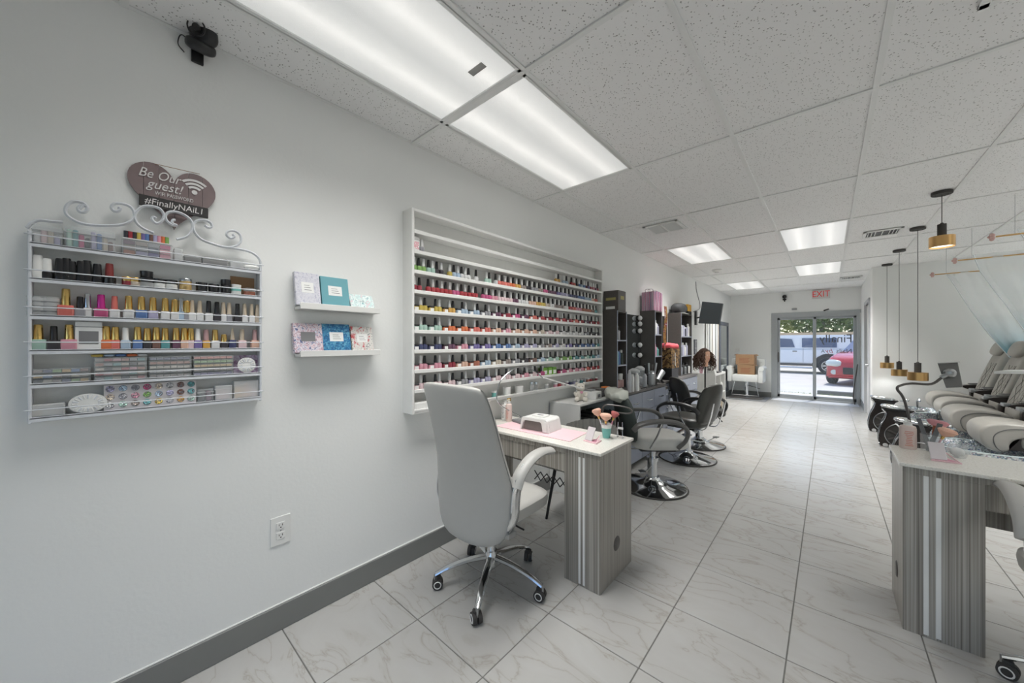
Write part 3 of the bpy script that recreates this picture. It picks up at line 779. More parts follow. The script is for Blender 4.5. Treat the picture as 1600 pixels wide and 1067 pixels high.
# shared meshes
def bottle_body_mesh(n):
    b_ = BM(); w = 0.0150
    pr = [(0.0, 0.0), (w * 0.85, 0), (w, 0.004), (w, 0.034), (w * 0.88, 0.040), (w * 0.5, 0.043), (w * 0.5, 0.045)]
    N = 8; rings = []
    for r, z in pr[1:]:
        rings.append([b_.verts.new((r * 1.12 * math.copysign(abs(math.cos(a)) ** 0.7, math.cos(a)), r * 1.12 * math.copysign(abs(math.sin(a)) ** 0.7, math.sin(a)), z)) for a in [2 * PI * (i + .5) / N for i in range(N)]])
    for a, b in zip(rings, rings[1:]):
        for i in range(N): b_.faces.new((a[i], a[(i + 1) % N], b[(i + 1) % N], b[i]))
    b_.faces.new(rings[0][::-1]); b_.faces.new(rings[-1])
    return b_
def cap_mesh():
    b_ = BM(); lathe(b_, [(0, 0.044), (0.0104, 0.044), (0.0108, 0.049), (0.0082, 0.089), (0.007, 0.092), (0, 0.092)], n=10); return b_
def jar_body_mesh():
    b_ = BM(); box(b_, (-0.0205, -0.0205, 0), (0.0205, 0.0205, 0.033), 0.005, seg=1); return b_
def jar_lid_mesh():
    b_ = BM(); box(b_, (-0.021, -0.021, 0.0332), (0.021, 0.021, 0.043), 0.003, seg=1); return b_
def label_mesh():
    b_ = BM(); box(b_, (0.0204, -0.013, 0.010), (0.0212, 0.013, 0.028)); return b_
_cache = {}
def me_of(key, fn, m, smooth=True):
    if key not in _cache:
        o = link(key, fn(), m, smooth=smooth); _cache[key] = o.data; bpy.data.objects.remove(o)
    return _cache[key]
M_CAPW = mat('white_cap', (228, 228, 226), 0.3); M_CAPB = mat('black_cap', (44, 43, 44), 0.3)
bottles, jars = [], []
ROWN = ['', '', 'second', 'third', 'fourth', 'fifth', 'sixth', 'seventh', 'eighth', 'ninth']
def seq(names, y0, y1, step):
    """colours spread from left to right"""
    L = []; y = y0; k = 0
    n = int((y1 - y0) / step)
    for i in range(n):
        c = names[min(int(i / n * len(names)), len(names) - 1)]
        L.append((y0 + i * step, c))
    return L
def dense_row(shelf, names, y0=1.262, y1=3.62, step=0.0345, gaps=()):
    i = 0
    for y, c in seq(names, y0, y1, step):
        i += 1
        if any(a < y < b for a, b in gaps): continue
        bottles.append((shelf, y + rnd.uniform(-0.003, 0.003), c, 'white' if i % 2 else 'black'))
def jar_row(shelf, names, y0=1.262, y1=3.62, gaps=()):
    y = y0; i = 0
    n = len(names)
    while y < y1:
        c = names[min(int((y - y0) / (y1 - y0) * n), n - 1)]
        if not any(a < y < b for a, b in gaps):
            jars.append((shelf, y + 0.008, c))
            if y + 0.085 < y1 + 0.02:
                bottles.append((shelf, y + 0.046, c, 'black' if i % 2 else 'white')); bottles.append((shelf, y + 0.077, c, 'white' if i % 2 else 'black'))
        y += 0.114; i += 1
bottles.append((8, 1.318, 'grey', 'white'))
for y, c, cp in [(2.80, 'amber', 'white'), (2.84, 'amber', 'black'), (2.93, 'sky_blue', 'white'), (2.98, 'sky_blue', 'black'), (3.07, 'red', 'black'), (3.12, 'coral', 'white'), (3.17, 'black', 'black'), (3.21, 'blue', 'white'), (3.26, 'sky_blue', 'black'),
                 (3.31, 'blue', 'white'), (3.36, 'plum', 'white'), (3.40, 'purple', 'black'), (3.45, 'crimson', 'white'), (3.51, 'pink', 'white'), (3.56, 'plum', 'white'), (3.60, 'crimson', 'black')]:
    bottles.append((8, y, c, cp))
dense_row(7, ['green', 'mint', 'black', 'yellow', 'sky_blue', 'white', 'white', 'white', 'mint', 'white', 'coral', 'coral', 'orange', 'amber', 'taupe', 'black', 'grey', 'taupe', 'magenta', 'plum', 'plum', 'purple', 'lavender', 'lavender', 'navy', 'navy', 'blue', 'blue', 'sky_blue', 'sky_blue', 'peach', 'coral'],
          gaps=((1.37, 1.385), (1.50, 1.52), (1.61, 1.63), (1.73, 1.76), (1.80, 1.87), (1.93, 1.96)))
dense_row(6, ['crimson', 'red', 'red', 'red', 'magenta', 'red', 'red', 'magenta', 'magenta', 'pink', 'pale_pink', 'pale_pink', 'plum', 'white', 'white', 'peach', 'amber', 'yellow', 'beige', 'white', 'taupe', 'taupe', 'white', 'red', 'coral', 'pink', 'copper', 'copper', 'copper', 'brown', 'teal'],
          gaps=((1.30, 1.34), (1.80, 1.83)))
jar_row(5, ['yellow', 'amber', 'sky_blue', 'sky_blue', 'grey', 'plum', 'crimson', 'magenta', 'plum', 'coral', 'red', 'crimson', 'red', 'red', 'crimson', 'coral', 'red', 'plum', 'crimson', 'red'])
jar_row(4, ['mint', 'orange', 'orange', 'coral', 'coral', 'peach', 'pink', 'peach', 'peach', 'peach', 'beige', 'pale_pink', 'pale_pink', 'white', 'white', 'white', 'white', 'grey', 'black', 'black'])
jar_row(3, ['navy', 'plum', 'pink', 'purple', 'purple', 'blue', 'blue', 'sky_blue', 'lavender', 'lavender', 'grey', 'taupe', 'lavender', 'white', 'purple', 'navy', 'blue', 'blue', 'blue', 'teal'])
jar_row(2, ['pink', 'crimson', 'peach', 'copper', 'sky_blue', 'beige', 'taupe', 'grey', 'black', 'brown', 'sky_blue', 'mint', 'mint', 'green', 'green', 'teal', 'teal', 'mint', 'teal', 'sky_blue'])
jar_row(1, ['pale_pink', 'pale_pink', 'grey', 'lavender', 'lavender', 'pale_pink', 'pale_pink', 'pink', 'pale_pink', 'magenta', 'pink', 'magenta', 'magenta', 'pink', 'pink', 'coral', 'red', 'red'], y1=3.62, gaps=((2.58, 2.78),))
def place(items, kind, limit):
    by = {}
    for it in items: by.setdefault(it[0], []).append(it)
    num = {}
    for s, L in by.items():
        L.sort(key=lambda q: q[1])
        for k, q in enumerate(L): num[id(q)] = k + 1
    order = sorted(items, key=lambda q: q[1])
    bm_rest = BM(); rest_mats = []
    for c, it in enumerate(order):
        s, y, col = it[:3]
        x = DX - 0.034 if kind == 'bottle' else DX - 0.036
        row = ROWN[10 - s]
        if c < limit:
            if kind == 'bottle':
                cap = it[3]
                t = thing('nail_polish_bottle', '%s polish, %s cap, %s bottle from left on %s row of the wall display' % (WORD[col], cap, ordn(num[id(it)]), row), 'nail polish', (x, y, SZ[s]), rnd.uniform(-0.3, 0.3), 'nail polish bottles on the wall display')
                inst('glass_body', me_of('body_' + col, lambda: bottle_body_mesh(0), polish_col(col)), t)
                inst('cap', me_of('cap_' + cap, cap_mesh, M_CAPW if cap == 'white' else M_CAPB), t)
            else:
                t = thing('gel_jar', '%s black-lidded powder jar, %s jar from left on %s row of the wall display' % (WORD[col], ordn(num[id(it)]), row), 'jar', (x, y, SZ[s]), rnd.uniform(-0.05, 0.05), 'dip powder jars on the wall display')
                inst('jar_body', me_of('jar_' + col, jar_body_mesh, polish_col(col), False), t)
                inst('lid', me_of('jar_lid', jar_lid_mesh, M_CAPB, False), t)
                inst('paper_label', me_of('jar_label', label_mesh, M_PAPER, False), t)
        else:
            pc = polish_col(col)
            cm = M_CAPB if kind == 'jar' or it[3] == 'black' else M_CAPW
            for q in (pc, cm):
                if q not in rest_mats: rest_mats.append(q)
            for src, mm in (((bottle_body_mesh(0)), pc), (cap_mesh(), cm)):
                tmp = bpy.data.meshes.new('tmp'); 
                xf(src, src.verts[:], Matrix.Translation((x, y, SZ[s])))
                for f in src.faces: f.material_index = rest_mats.index(mm)
                src.to_mesh(tmp); src.free(); bm_rest.from_mesh(tmp); bpy.data.meshes.remove(tmp)
    if len(order) > limit:
        o = link('nail_polish_bottles', bm_rest, rest_mats, smooth=True)
        tag(o, 'remaining small polish bottles crowding the far right end of the wall display', 'nail polish', kind='stuff')
    else: bm_rest.free()
    print('placed', kind, len(items))
place(bottles, 'bottle', 299)
place(jars, 'jar', 299)
# oddments on the display
def carton(name, label, cat, c, size, m, rotz=0, rotx=0, face=None, group=None):
    """small printed box standing at c (centre of its foot)"""
    t = thing(name, label, cat, c, rotz, group)
    b_ = BM(); box(b_, (-size[0] / 2, -size[1] / 2, 0), (size[0] / 2, size[1] / 2, size[2]), 0.002, seg=1)
    o = link('carton', b_, m, t)
    b_ = BM(); box(b_, (-size[0] / 2 - 0.0006, -size[1] / 2 - 0.0006, size[2] * 0.8), (size[0] / 2 + 0.0006, size[1] / 2 + 0.0006, size[2] * 0.8 + 0.002)); link('lid_seam', b_, M_INKG, t)
    if face:
        b_ = BM(); box(b_, (size[0] / 2, -size[1] * 0.36, size[2] * 0.2), (size[0] / 2 + 0.0008, size[1] * 0.36, size[2] * 0.66)); link('printed_label', b_, face, t)
    return t
M_GREENP = mat('leaf_green_plastic', (120, 178, 60), 0.4)
carton('polish_carton', 'white and pink printed carton at the left end of the second display row', 'box', (DX - 0.045, 1.27, SZ[8]), (0.05, 0.045, 0.095), M_PAPER, face=print_mat('pink_swirl_print', 'noise', [(240, 238, 238), (220, 110, 130), (235, 235, 235)], 60))
for q, y in enumerate((2.62, 2.69, 2.76)):
    carton('gift_box', 'bright green box, %s of three side by side on the ninth display row' % ordn(q + 1), 'box', (DX - 0.05, y, SZ[1]), (0.06, 0.06, 0.07), M_GREENP, face=M_PAPER, group='green boxes on the ninth display row')
def tub(name, label, cat, c, r, h, body, lid, lidh=0.3, group=None, rl=1.04):
    t = thing(name, label, cat, c, 0, group)
    b_ = BM(); lathe(b_, [(0, 0), (r * 0.95, 0), (r, h * 0.06), (r, h * (1 - lidh))], n=18); link('body', b_, body, t, smooth=True)
    b_ = BM(); lathe(b_, [(r * rl, h * (1 - lidh)), (r * rl, h * 0.97), (r * rl * 0.95, h), (0, h)], n=18); link('lid', b_, lid, t, smooth=True)
    return t
x = DX - 0.04
for y, r, h, bd, ld, lab in [(1.60, 0.014, 0.08, M_BLACK, M_BLACK, 'thin black bottle at the left of the bottom display row'), (1.66, 0.014, 0.078, M_WHITEP, M_WHITEP, 'thin white bottle beside the black one on the bottom display row'),
                             (1.80, 0.02, 0.06, M_GOLD, M_GOLD, 'gold capped jar on the bottom display row behind the table lamp'), (1.98, 0.022, 0.05, M_TEAL, M_WHITEP, 'pale green tub on the bottom display row'), (2.12, 0.03, 0.068, M_WHITEP, M_WHITEP, 'white round tub on the bottom display row, left of the pair'),
                             (2.27, 0.034, 0.062, M_WHITEP, M_WHITEP, 'white round tub on the bottom display row, right of the pair'), (2.44, 0.016, 0.08, M_CLEAR, M_SILVER, 'clear bottle with silver lid on the bottom display row'), (2.50, 0.016, 0.076, M_CLEAR, M_SILVER, 'second clear bottle with silver lid on the bottom display row'),
                             (2.66, 0.018, 0.045, M_FROST, M_WHITEP, 'small frosted pot on the bottom display row')]:
    tub('cosmetic_tub', lab, 'container', (x, y, SZ[0]), r, h, bd, ld)
mis = [('pink', 2.80), ('red', 2.86), ('pale_pink', 2.92), ('plum', 2.99), ('navy', 3.06), ('lavender', 3.13), ('white', 3.20), ('teal', 3.27), ('grey', 3.33), ('copper', 3.40), ('red', 3.46), ('brown', 3.52), ('crimson', 3.58)]
for k, (c, y) in enumerate(mis):
    tub('glitter_pot', 'low %s glitter pot, %s of the pots on the bottom display row' % (WORD[c], ordn(k + 1)), 'jar', (x, y, SZ[0]), 0.02, 0.045, polish_col(c), M_CLEAR if k % 3 else M_CAPW, 0.35, group='glitter pots on the bottom display row')
bm = BM(); box(bm, (XW + 0.012, 1.25, SZ[0]), (DX - 0.012, 1.47, SZ[0] + 0.05), 0.004)
for q in range(3): box(bm, (DX - 0.014, 1.262 + q * 0.07, SZ[0] + 0.008), (DX - 0.010, 1.325 + q * 0.07, SZ[0] + 0.042), 0.003)
tag(link('tip_box', bm, M_WHITEP), 'white tip box lying at the bottom left corner of the wall display', 'box')

# ================================================================== WIRE RACK FOR GEL POLISH, FAR LEFT
RX0, RX1 = XW, XW + 0.06
RY0, RY1 = -0.160, 0.465
M_WIRE = mat('white_powder_coat', (216, 219, 224), 0.35)
rack = thing('scroll_top_rack', 'white metal wall rack with scrolled wire top and six railed shelves', 'shelf rack', (XW, 0.15, 1.12))
def rlink(n, bm, m, **k):
    o = link(n, bm, m, rack, **k); o.matrix_parent_inverse = Matrix.Translation(-rack.location); return o
RZ = [1.136, 1.246, 1.356, 1.470, 1.590, 1.705]    # shelf tops, lowest first
for y in (RY0 - 0.005, RY1 - 0.003):
    b_ = BM(); box(b_, (RX0 + 0.001, y, 1.118), (RX1, y + 0.008, 1.742 if y < 0 else 1.738), 0.002, seg=1); rlink('side_rail', b_, M_WIRE)
for k, z in enumerate(RZ):
    b_ = BM(); box(b_, (RX0 + 0.001, RY0, z - 0.003), (RX1, RY1, z), 0); box(b_, (RX1 - 0.003, RY0, z - 0.014), (RX1, RY1, z + 0.002), 0.001, seg=1)
    rlink('shelf', b_, M_WIRE)
    b_ = BM(); cyl(b_, (RX1 + 0.001, RY0 - 0.012, z + 0.026), (RX1 + 0.001, RY1 + 0.012, z + 0.026), 0.0021, n=6); rlink('rail_rod', b_, M_WIRE, smooth=True)
def scroll(pix, r=0.0045):
    b_ = BM(); pts = [P(px, py, X=XW + 0.03) for px, py in pix]
    tube(b_, pts, r, 6, smooth=5, sec=(0.008, 0.005)); rlink('wire_scroll', b_, M_WIRE, smooth=True)
scroll([(42, 356), (50, 348), (62, 344), (82, 346), (98, 347)])
scroll([(124, 326), (127, 323), (131, 321), (136, 324), (134, 330), (125, 331), (122, 325), (128, 320)][::-1] + [(122, 326), (126, 331), (133, 331), (137, 325), (130, 317), (115, 315), (104, 322), (103, 333), (112, 342), (128, 349), (150, 352), (180, 352), (200, 348), (210, 338), (206, 325), (194, 319), (180, 318), (174, 323), (177, 329), (184, 330), (188, 326), (184, 324)])
scroll([(244, 341), (239, 339), (238, 344), (245, 349), (253, 345), (256, 336), (249, 326), (234, 322), (220, 324), (211, 335), (213, 347), (224, 357), (240, 364)])
scroll([(274, 344), (270, 344), (269, 349), (276, 352), (284, 345), (282, 341)][:4] + [(268, 351), (260, 344), (259, 336), (266, 331), (282, 333), (296, 342), (301, 353), (296, 366), (286, 372), (276, 374)])
scroll([(320, 350), (322, 347), (329, 350), (329, 356), (323, 357), (318, 352)][:0] + [(320, 352), (326, 356), (331, 354), (329, 348), (320, 344), (308, 345), (302, 353), (305, 364), (315, 374), (332, 381), (352, 386), (366, 385), (376, 378), (375, 367), (367, 361), (357, 361), (354, 367), (360, 372), (366, 370), (364, 366)])
scroll([(352, 386), (372, 389), (392, 394), (404, 403), (408, 414)])

def gel(name, label, y, shelf, body, cap, h=0.082, bw=0.026, cr=0.0085, caph=0.55, taper=0.92, rd=False, x=None, group=None, tilt=0):
    t = thing(name, label, 'nail polish', (x or RX0 + 0.036, y, RZ[shelf]), 0, group)
    if tilt: t.rotation_euler.x = tilt
    b_ = BM(); hb = h * (1 - caph)
    if rd: lathe(b_, [(0, 0), (bw / 2, 0), (bw / 2, hb * 0.8), (cr, hb)], n=14)
    else: box(b_, (-bw / 2, -bw / 2, 0), (bw / 2, bw / 2, hb), 0.004)
    link('bottle_body', b_, body, t, smooth=rd)
    b_ = BM(); lathe(b_, [(0, hb), (cr * 1.05, hb), (cr, hb + 0.004), (cr * taper, h - 0.003), (cr * taper * 0.85, h), (0, h)], n=14); link('cap', b_, cap, t, smooth=True)
    return t
def ry(px, py): return P(px, py, X=RX0 + 0.036).y
mc = lambda n: mat('gel_' + n, tuple(int(0.85 * v + 0.15 * 150) for v in PAL[n]), 0.25, coat=0.3)
M_GELB = mat('gloss_black', (36, 36, 38), 0.25); M_NUDE = mat('champagne_cap', (212, 196, 174), 0.3, 0.5); M_MAG = mat('magenta_metal', (206, 60, 150), 0.25, 0.5)
G2 = 'bottles and jars on the second rack shelf'; G3 = 'gel bottles on the third rack shelf'; G4 = 'gel bottles on the fourth rack shelf'
# second shelf (RZ[4]): white and black bottles, then jars
for k, (px, b, c, h) in enumerate([(59, M_WHITEP, M_WHITEP, 0.078), (73, M_GELB, M_WHITEP, 0.07), (94, M_GELB, M_GELB, 0.075), (104, M_GELB, M_GELB, 0.078), (112, M_GELB, M_GELB, 0.07), (127, M_GELB, M_GELB, 0.074), (136, M_GELB, M_GELB, 0.078), (152, M_GELB, M_GELB, 0.07)]):
    gel('gel_bottle', '%s gel base bottle with %s cap, %s from the left on the second rack shelf' % ('white' if k == 0 else 'black', 'white' if k < 2 else 'black', ordn(k + 1)), ry(px, 430), 4, b, c, h, 0.03, 0.012, 0.6, 0.85, True, group=G2)
gel('gel_bottle', 'black bottle with a red top band, middle left of the second rack shelf', ry(171, 440), 4, M_GELB, mat('red_black_cap', (130, 50, 48), 0.4), 0.076, 0.034, 0.011, 0.6, 0.9, True, group=G2)
def pot(px, shelf, r, h, b, l, lab, lidh=0.45, z=0, grp=None, x=None):
    t = tub('cosmetic_jar', lab, 'jar', (x or RX0 + 0.034, ry(px, 440), RZ[shelf] + z), r, h, b, l, lidh, grp)
    return t
G2J = 'jars on the second rack shelf'
pot(198, 4, 0.013, 0.034, mc('crimson'), M_GOLD, 'small gold lidded jar with a red body on the second rack shelf', grp=G2J)
pot(211, 4, 0.015, 0.034, mc('beige'), M_GOLD, 'small gold lidded cream jar on the second rack shelf', grp=G2J)
pot(229, 4, 0.021, 0.036, M_FROST, M_GELB, 'clear jar with black lid under a stacked one, second rack shelf', grp=G2J)
pot(229, 4, 0.018, 0.026, M_GELB, M_GELB, 'small black pot stacked on the clear jar, second rack shelf', z=0.0365, grp=G2J)
pot(249, 4, 0.018, 0.038, M_WHITEP, M_GELB, 'white jar with black lid left of the gold flake jar, first of two', grp=G2J)
pot(268, 4, 0.018, 0.038, M_WHITEP, M_GELB, 'white jar with black lid left of the gold flake jar, second of two', grp=G2J)
pot(290, 4, 0.019, 0.048, mat('gold_flake', (206, 176, 120), 0.4, 0.3, noise_amt=0.3, noise_scale=200), M_SILVER, 'tall jar of gold flakes on the second rack shelf', 0.2, grp=G2J)
pot(315, 4, 0.018, 0.040, M_GELB, M_GELB, 'all black jar right of the gold flake jar, first of two', grp=G2J)
pot(334, 4, 0.017, 0.038, M_GELB, M_GELB, 'all black jar right of the gold flake jar, second of two', grp=G2J)
pot(353, 4, 0.016, 0.036, M_GELB, M_GELB, 'black pot under another near the right end of the second rack shelf', grp=G2J)
pot(353, 4, 0.017, 0.026, M_GELB, M_GELB, 'black pot on top of another near the right end of the second rack shelf', z=0.0365, grp=G2J)
pot(369, 4, 0.018, 0.030, M_WHITEP, M_TEAL, 'white jar with teal band at the right of the second rack shelf', grp=G2J)
pot(369, 4, 0.0175, 0.014, M_WHITEP, M_WHITEP, 'white lid stacked on the teal banded jar', z=0.031, grp=G2J)
pot(390, 4, 0.022, 0.034, mc('copper'), M_CLEAR, 'copper glitter tub at the right end of the second rack shelf', grp=G2J)
bm = BM(); box(bm, (RX0 + 0.006, RY1 - 0.10, RZ[4]), (RX0 + 0.009, RY1 - 0.012, RZ[4] + 0.085))
tag(link('brown_card', bm, M_CARD), 'brown card propped behind the copper tub on the rack', 'card')
# third shelf (RZ[3])
for st, px in enumerate((57, 79)):
    for k in range(4):
        tub('bead_pot', 'flat clear bead pot, %s from bottom of the %s stack, third rack shelf' % (ordn(k + 1), ('leftmost', 'second')[st]), 'container', (RX0 + 0.034, ry(px, 480), RZ[3] + k * 0.0158), 0.02, 0.0156, M_FROST, M_CLEAR, 0.3, 'stacked bead pots at the left of the rack')
row3 = [(103, 'coral', M_GOLD, 0.094, .036, 'ornate gold-capped bottle of coral polish, left part of third rack shelf'), (125, 'grey', M_GELB, 0.07, .026, 'dark dropper-capped bottle beside the ornate gold bottle, third rack shelf'), (137, 'white', M_SILVER, 0.082, .02, 'silver-capped slim bottle on the third rack shelf'),
        (158, 'magenta', M_MAG, 0.082, .034, 'bright magenta bottle and cap on the third rack shelf'), (179, 'white', mc('coral'), 0.08, .026, 'clear bottle with coral ringed cap, right of the magenta bottle'), (201, 'white', M_GOLD, .084, .028, 'gold-capped clear bottle, first of the gold run on the third rack shelf'),
        (221, 'blue', M_GOLD, .084, .032, 'gold-capped bottle with blue label, third rack shelf'), (239, 'lavender', M_GOLD, .084, .028, 'gold-capped lavender bottle, right of the blue one, third rack shelf'), (258, 'white', M_GOLD, .084, .026, 'gold-capped clear bottle right of the lavender one, third rack shelf'),
        (273, 'white', M_GOLD, .082, .024, 'gold-capped clear bottle left of the silver tube, third rack shelf'), (283, 'sky_blue', M_SILVER, .09, .018, 'tall slim silver tube in the middle of the third rack shelf'), (292, 'grey', M_GOLD, .08, .02, 'gold-capped grey bottle right of the silver tube, third rack shelf'),
        (300, 'white', M_NUDE, .084, .024, 'white bottle with champagne cap, first on the right half of third rack shelf'), (312, 'white', M_NUDE, .084, .024, 'white bottle with champagne cap, second on the right half of third rack shelf'), (326, 'white', M_GELB, .086, .026, 'white bottle with tall black cap, third rack shelf'),
        (339, 'black', M_GELB, .084, .026, 'black bottle with black cap right of the white one, third rack shelf'), (349, 'white', M_NUDE, .084, .02, 'white bottle with champagne cap left of the grey one, third rack shelf'), (358, 'grey', M_NUDE, .084, .02, 'grey bottle with champagne cap, third rack shelf'),
        (371, 'black', M_GELB, .082, .03, 'wide black bottle near the right end of the third rack shelf'), (382, 'white', M_NUDE, .084, .022, 'white bottle with champagne cap, third from the right end of third rack shelf'), (393, 'white', M_NUDE, .084, .022, 'white bottle with champagne cap, second from the right end of third rack shelf'), (402, 'beige', M_NUDE, .084, .02, 'beige bottle with champagne cap at the right end of third rack shelf')]
for px, c, cap, h, bw, lab in row3: gel('gel_bottle', lab, ry(px, 490), 3, mc(c), cap, h, bw, 0.0105 if cap in (M_GOLD, M_MAG) else 0.0085, 0.6, 0.9 if cap is not M_NUDE else 0.75, group=G3)
# fourth shelf (RZ[2])
row4 = [(60, 'mint', M_GOLD, .084, .034, 'mint bottle with gold cap at the left end of the fourth rack shelf'), (84, 'black', M_GELB, .08, .03, 'black bottle second from the left on the fourth rack shelf'), (108, 'pink', M_GOLD, .086, .036, 'pink bottle with gold cap left of the white carton, fourth rack shelf'),
        (166, 'orange', M_GOLD, .084, .026, 'orange bottle with gold cap just right of the white carton, fourth rack shelf'), (180, 'coral', M_GOLD, .082, .024, 'coral bottle with gold cap, second right of the white carton'), (196, 'sky_blue', M_WHITEP, .08, .026, 'pale blue bottle with white cap on the fourth rack shelf'),
        (215, 'blue', M_GOLD, .084, .026, 'blue bottle with gold cap on the fourth rack shelf'), (230, 'black', M_GOLD, .08, .024, 'black bottle with gold cap on the fourth rack shelf'), (244, 'brown', M_GOLD, .084, .024, 'brown bottle with gold cap on the fourth rack shelf'), (258, 'teal', M_GOLD, .082, .026, 'teal bottle with gold cap on the fourth rack shelf'),
        (275, 'plum', M_GOLD, .084, .024, 'plum bottle with gold cap on the fourth rack shelf'), (288, 'peach', M_GOLD, .084, .024, 'peach bottle with gold cap on the fourth rack shelf'), (298, 'pale_pink', M_GOLD, .084, .02, 'pale pink bottle with gold cap on the fourth rack shelf'), (309, 'purple', M_WHITEP, .082, .026, 'purple bottle with white cap on the fourth rack shelf'),
        (322, 'amber', mat('rose_cap', (186, 150, 150), 0.3), .08, .024, 'amber bottle with rose cap on the fourth rack shelf'), (336, 'white', M_GOLD, .08, .028, 'white bottle with gold cap on the right of the fourth rack shelf'), (350, 'black', M_GOLD, .06, .026, 'short black bottle with slanting gold cap, fourth rack shelf'),
        (363, 'navy', M_NUDE, .088, .026, 'navy bottle with pointed champagne cap, fourth rack shelf'), (378, 'pale_pink', M_NUDE, .084, .03, 'pale pink bottle with champagne cap, second from right, fourth rack shelf'), (398, 'peach', mat('rose_cap', (186, 150, 150), 0.3), .084, .03, 'peach bottle with rose cap at the right end of the fourth rack shelf')]
for px, c, cap, h, bw, lab in row4:
    gel('gel_bottle', lab, ry(px, 530), 2, mc(c), cap, h, bw, 0.0105 if cap is M_GOLD else 0.009, 0.58, 0.9 if 'pointed' not in lab else 0.3, group=G4)
carton('white_carton', 'white cream carton standing among bottles on the fourth rack shelf', 'box', (RX0 + 0.03, ry(139, 530), RZ[2]), (0.035, 0.062, 0.098), M_PAPER, face=M_INKG)
# fifth shelf (RZ[1]): stacks of clear compartment trays
def tray_stack(px0, px1, n, cols, where):
    y0, y1 = ry(px0, 580), ry(px1, 580)
    for k in range(n):
        t = thing('compartment_tray', 'clear compartment tray of decorations, %s from the bottom of the %s stack on the rack' % (ordn(k + 1), where), 'tray', (RX0 + 0.032, (y0 + y1) / 2, RZ[1] + k * 0.0165), 0, 'compartment trays on the fifth rack shelf')
        w = (y1 - y0) / 2 - 0.001
        b_ = BM(); box(b_, (-0.024, -w, 0), (0.024, w, 0.0155), 0.002, seg=1); link('clear_case', b_, M_CLEAR, t)
        m_ = 6
        for q in range(m_):
            a = -w + 0.004 + q * (2 * w - 0.008) / m_; c = cols[(q * 7 + k * 3) % len(cols)]
            b_ = BM(); box(b_, (-0.02, a, 0.002), (0.0225, a + (2 * w - 0.008) / m_ - 0.002, 0.011)); link('decoration_fill', b_, mat('muted_' + c, tuple(int(0.55 * v + 0.45 * 168) for v in PAL[c]), 0.4), t)
tray_stack(49, 143, 3, ['black', 'brown', 'blue', 'amber', 'green', 'navy', 'taupe', 'beige'], 'leftmost')
tray_stack(146, 230, 5, ['grey', 'copper', 'pink', 'red', 'taupe', 'black', 'beige', 'teal'], 'second')
tray_stack(231, 299, 5, ['taupe', 'teal', 'copper', 'grey', 'brown', 'navy', 'beige'], 'third')
tray_stack(300, 364, 5, ['purple', 'peach', 'green', 'taupe', 'black', 'coral', 'amber'], 'rightmost')
t = thing('pencil_pouch', 'flat clear pouch of yellow, blue and orange decals on the second tray stack', 'pouch', (RX0 + 0.032, ry(188, 560), RZ[1] + 5 * 0.0165), 0)
for k, c in enumerate(['yellow', 'sky_blue', 'blue', 'orange', 'white']):
    b_ = BM(); cushion(b_, (0, -0.055 + k * 0.028, 0.006), (0.04, 0.032, 0.011), 0.6, 0.6, 12, 6); link('decal_strip', b_, mc(c), t, smooth=True)
t = thing('swatch_disc', 'white round nail wheel standing before a purple card, right end of fifth rack shelf', 'nail wheel', (RX0 + 0.052, ry(384, 575), RZ[1] + 0.002))
b_ = BM(); cyl(b_, (-0.004, 0, 0.034), (0, 0, 0.034), 0.033, n=28); link('disc', b_, M_WHITEP, t)
for k in range(18):
    a = k * 2 * PI / 18; b_ = BM(); obox(b_, (0.0012, 0.022 * math.cos(a), 0.034 + 0.022 * math.sin(a)), (0.0018, 0.015, 0.0045), (a, 0, 0), 0.0008, seg=1); link('sample_tip', b_, M_PAPER if k % 2 else M_WIRE, t)
bm = BM(); box(bm, (RX0 + 0.02, ry(366, 575), RZ[1]), (RX0 + 0.024, ry(405, 575), RZ[1] + 0.078)); tag(link('purple_card', bm, print_mat('purple_card_print', 'noise', [(150, 110, 150), (200, 180, 205), (220, 215, 225)], 50)), 'purple printed card behind the white nail wheel on the rack', 'card')
# sixth shelf (RZ[0])
def case(name, label, cat, px0, px1, shelf, h, m, inner=None, dx=0.0, dep=0.036, py=640, n=1, lean=0):
    y0, y1 = ry(px0, py), ry(px1, py)
    t = thing(name, label, cat, (RX0 + 0.032 + dx, (y0 + y1) / 2, RZ[shelf]), 0)
    b_ = BM(); box(b_, (-dep / 2, -(y1 - y0) / 2, 0), (dep / 2, (y1 - y0) / 2, h), 0.003, seg=1); link('case', b_, m, t)
    b_ = BM(); box(b_, (-dep / 2 - 0.001, -(y1 - y0) / 2 - 0.001, h * 0.72), (dep / 2 + 0.001, (y1 - y0) / 2 + 0.001, h * 0.72 + 0.0025)); link('lid_seam', b_, M_FROST, t)
    if inner:
        k = len(inner)
        for q, c in enumerate(inner):
            a = -(y1 - y0) / 2 + 0.004 + q * ((y1 - y0) - 0.008) / k
            b_ = BM(); box(b_, (-dep / 2 + 0.003, a, 0.003), (dep / 2 - 0.003, a + ((y1 - y0) - 0.008) / k * 0.92, h * rnd.uniform(0.4, 0.9)), 0.003, seg=1); link('contents', b_, c if not isinstance(c, str) else mc(c), t)
    return t
case('clear_pouch', 'crumpled clear pouch with white tips at the left of the lowest rack shelf', 'pouch', 48, 102, 0, 0.042, M_FROST, ['beige', 'white', 'taupe'])
t = thing('swatch_disc', 'large white round nail wheel on the lowest rack shelf', 'nail wheel', (RX0 + 0.05, ry(138, 640), RZ[0]))
b_ = BM(); cyl(b_, (-0.006, 0, 0.034), (0, 0, 0.034), 0.034, n=32); bmesh.ops.scale(b_, vec=(1, 1.3, 0.98), verts=b_.verts[:]); link('disc', b_, M_WHITEP, t)
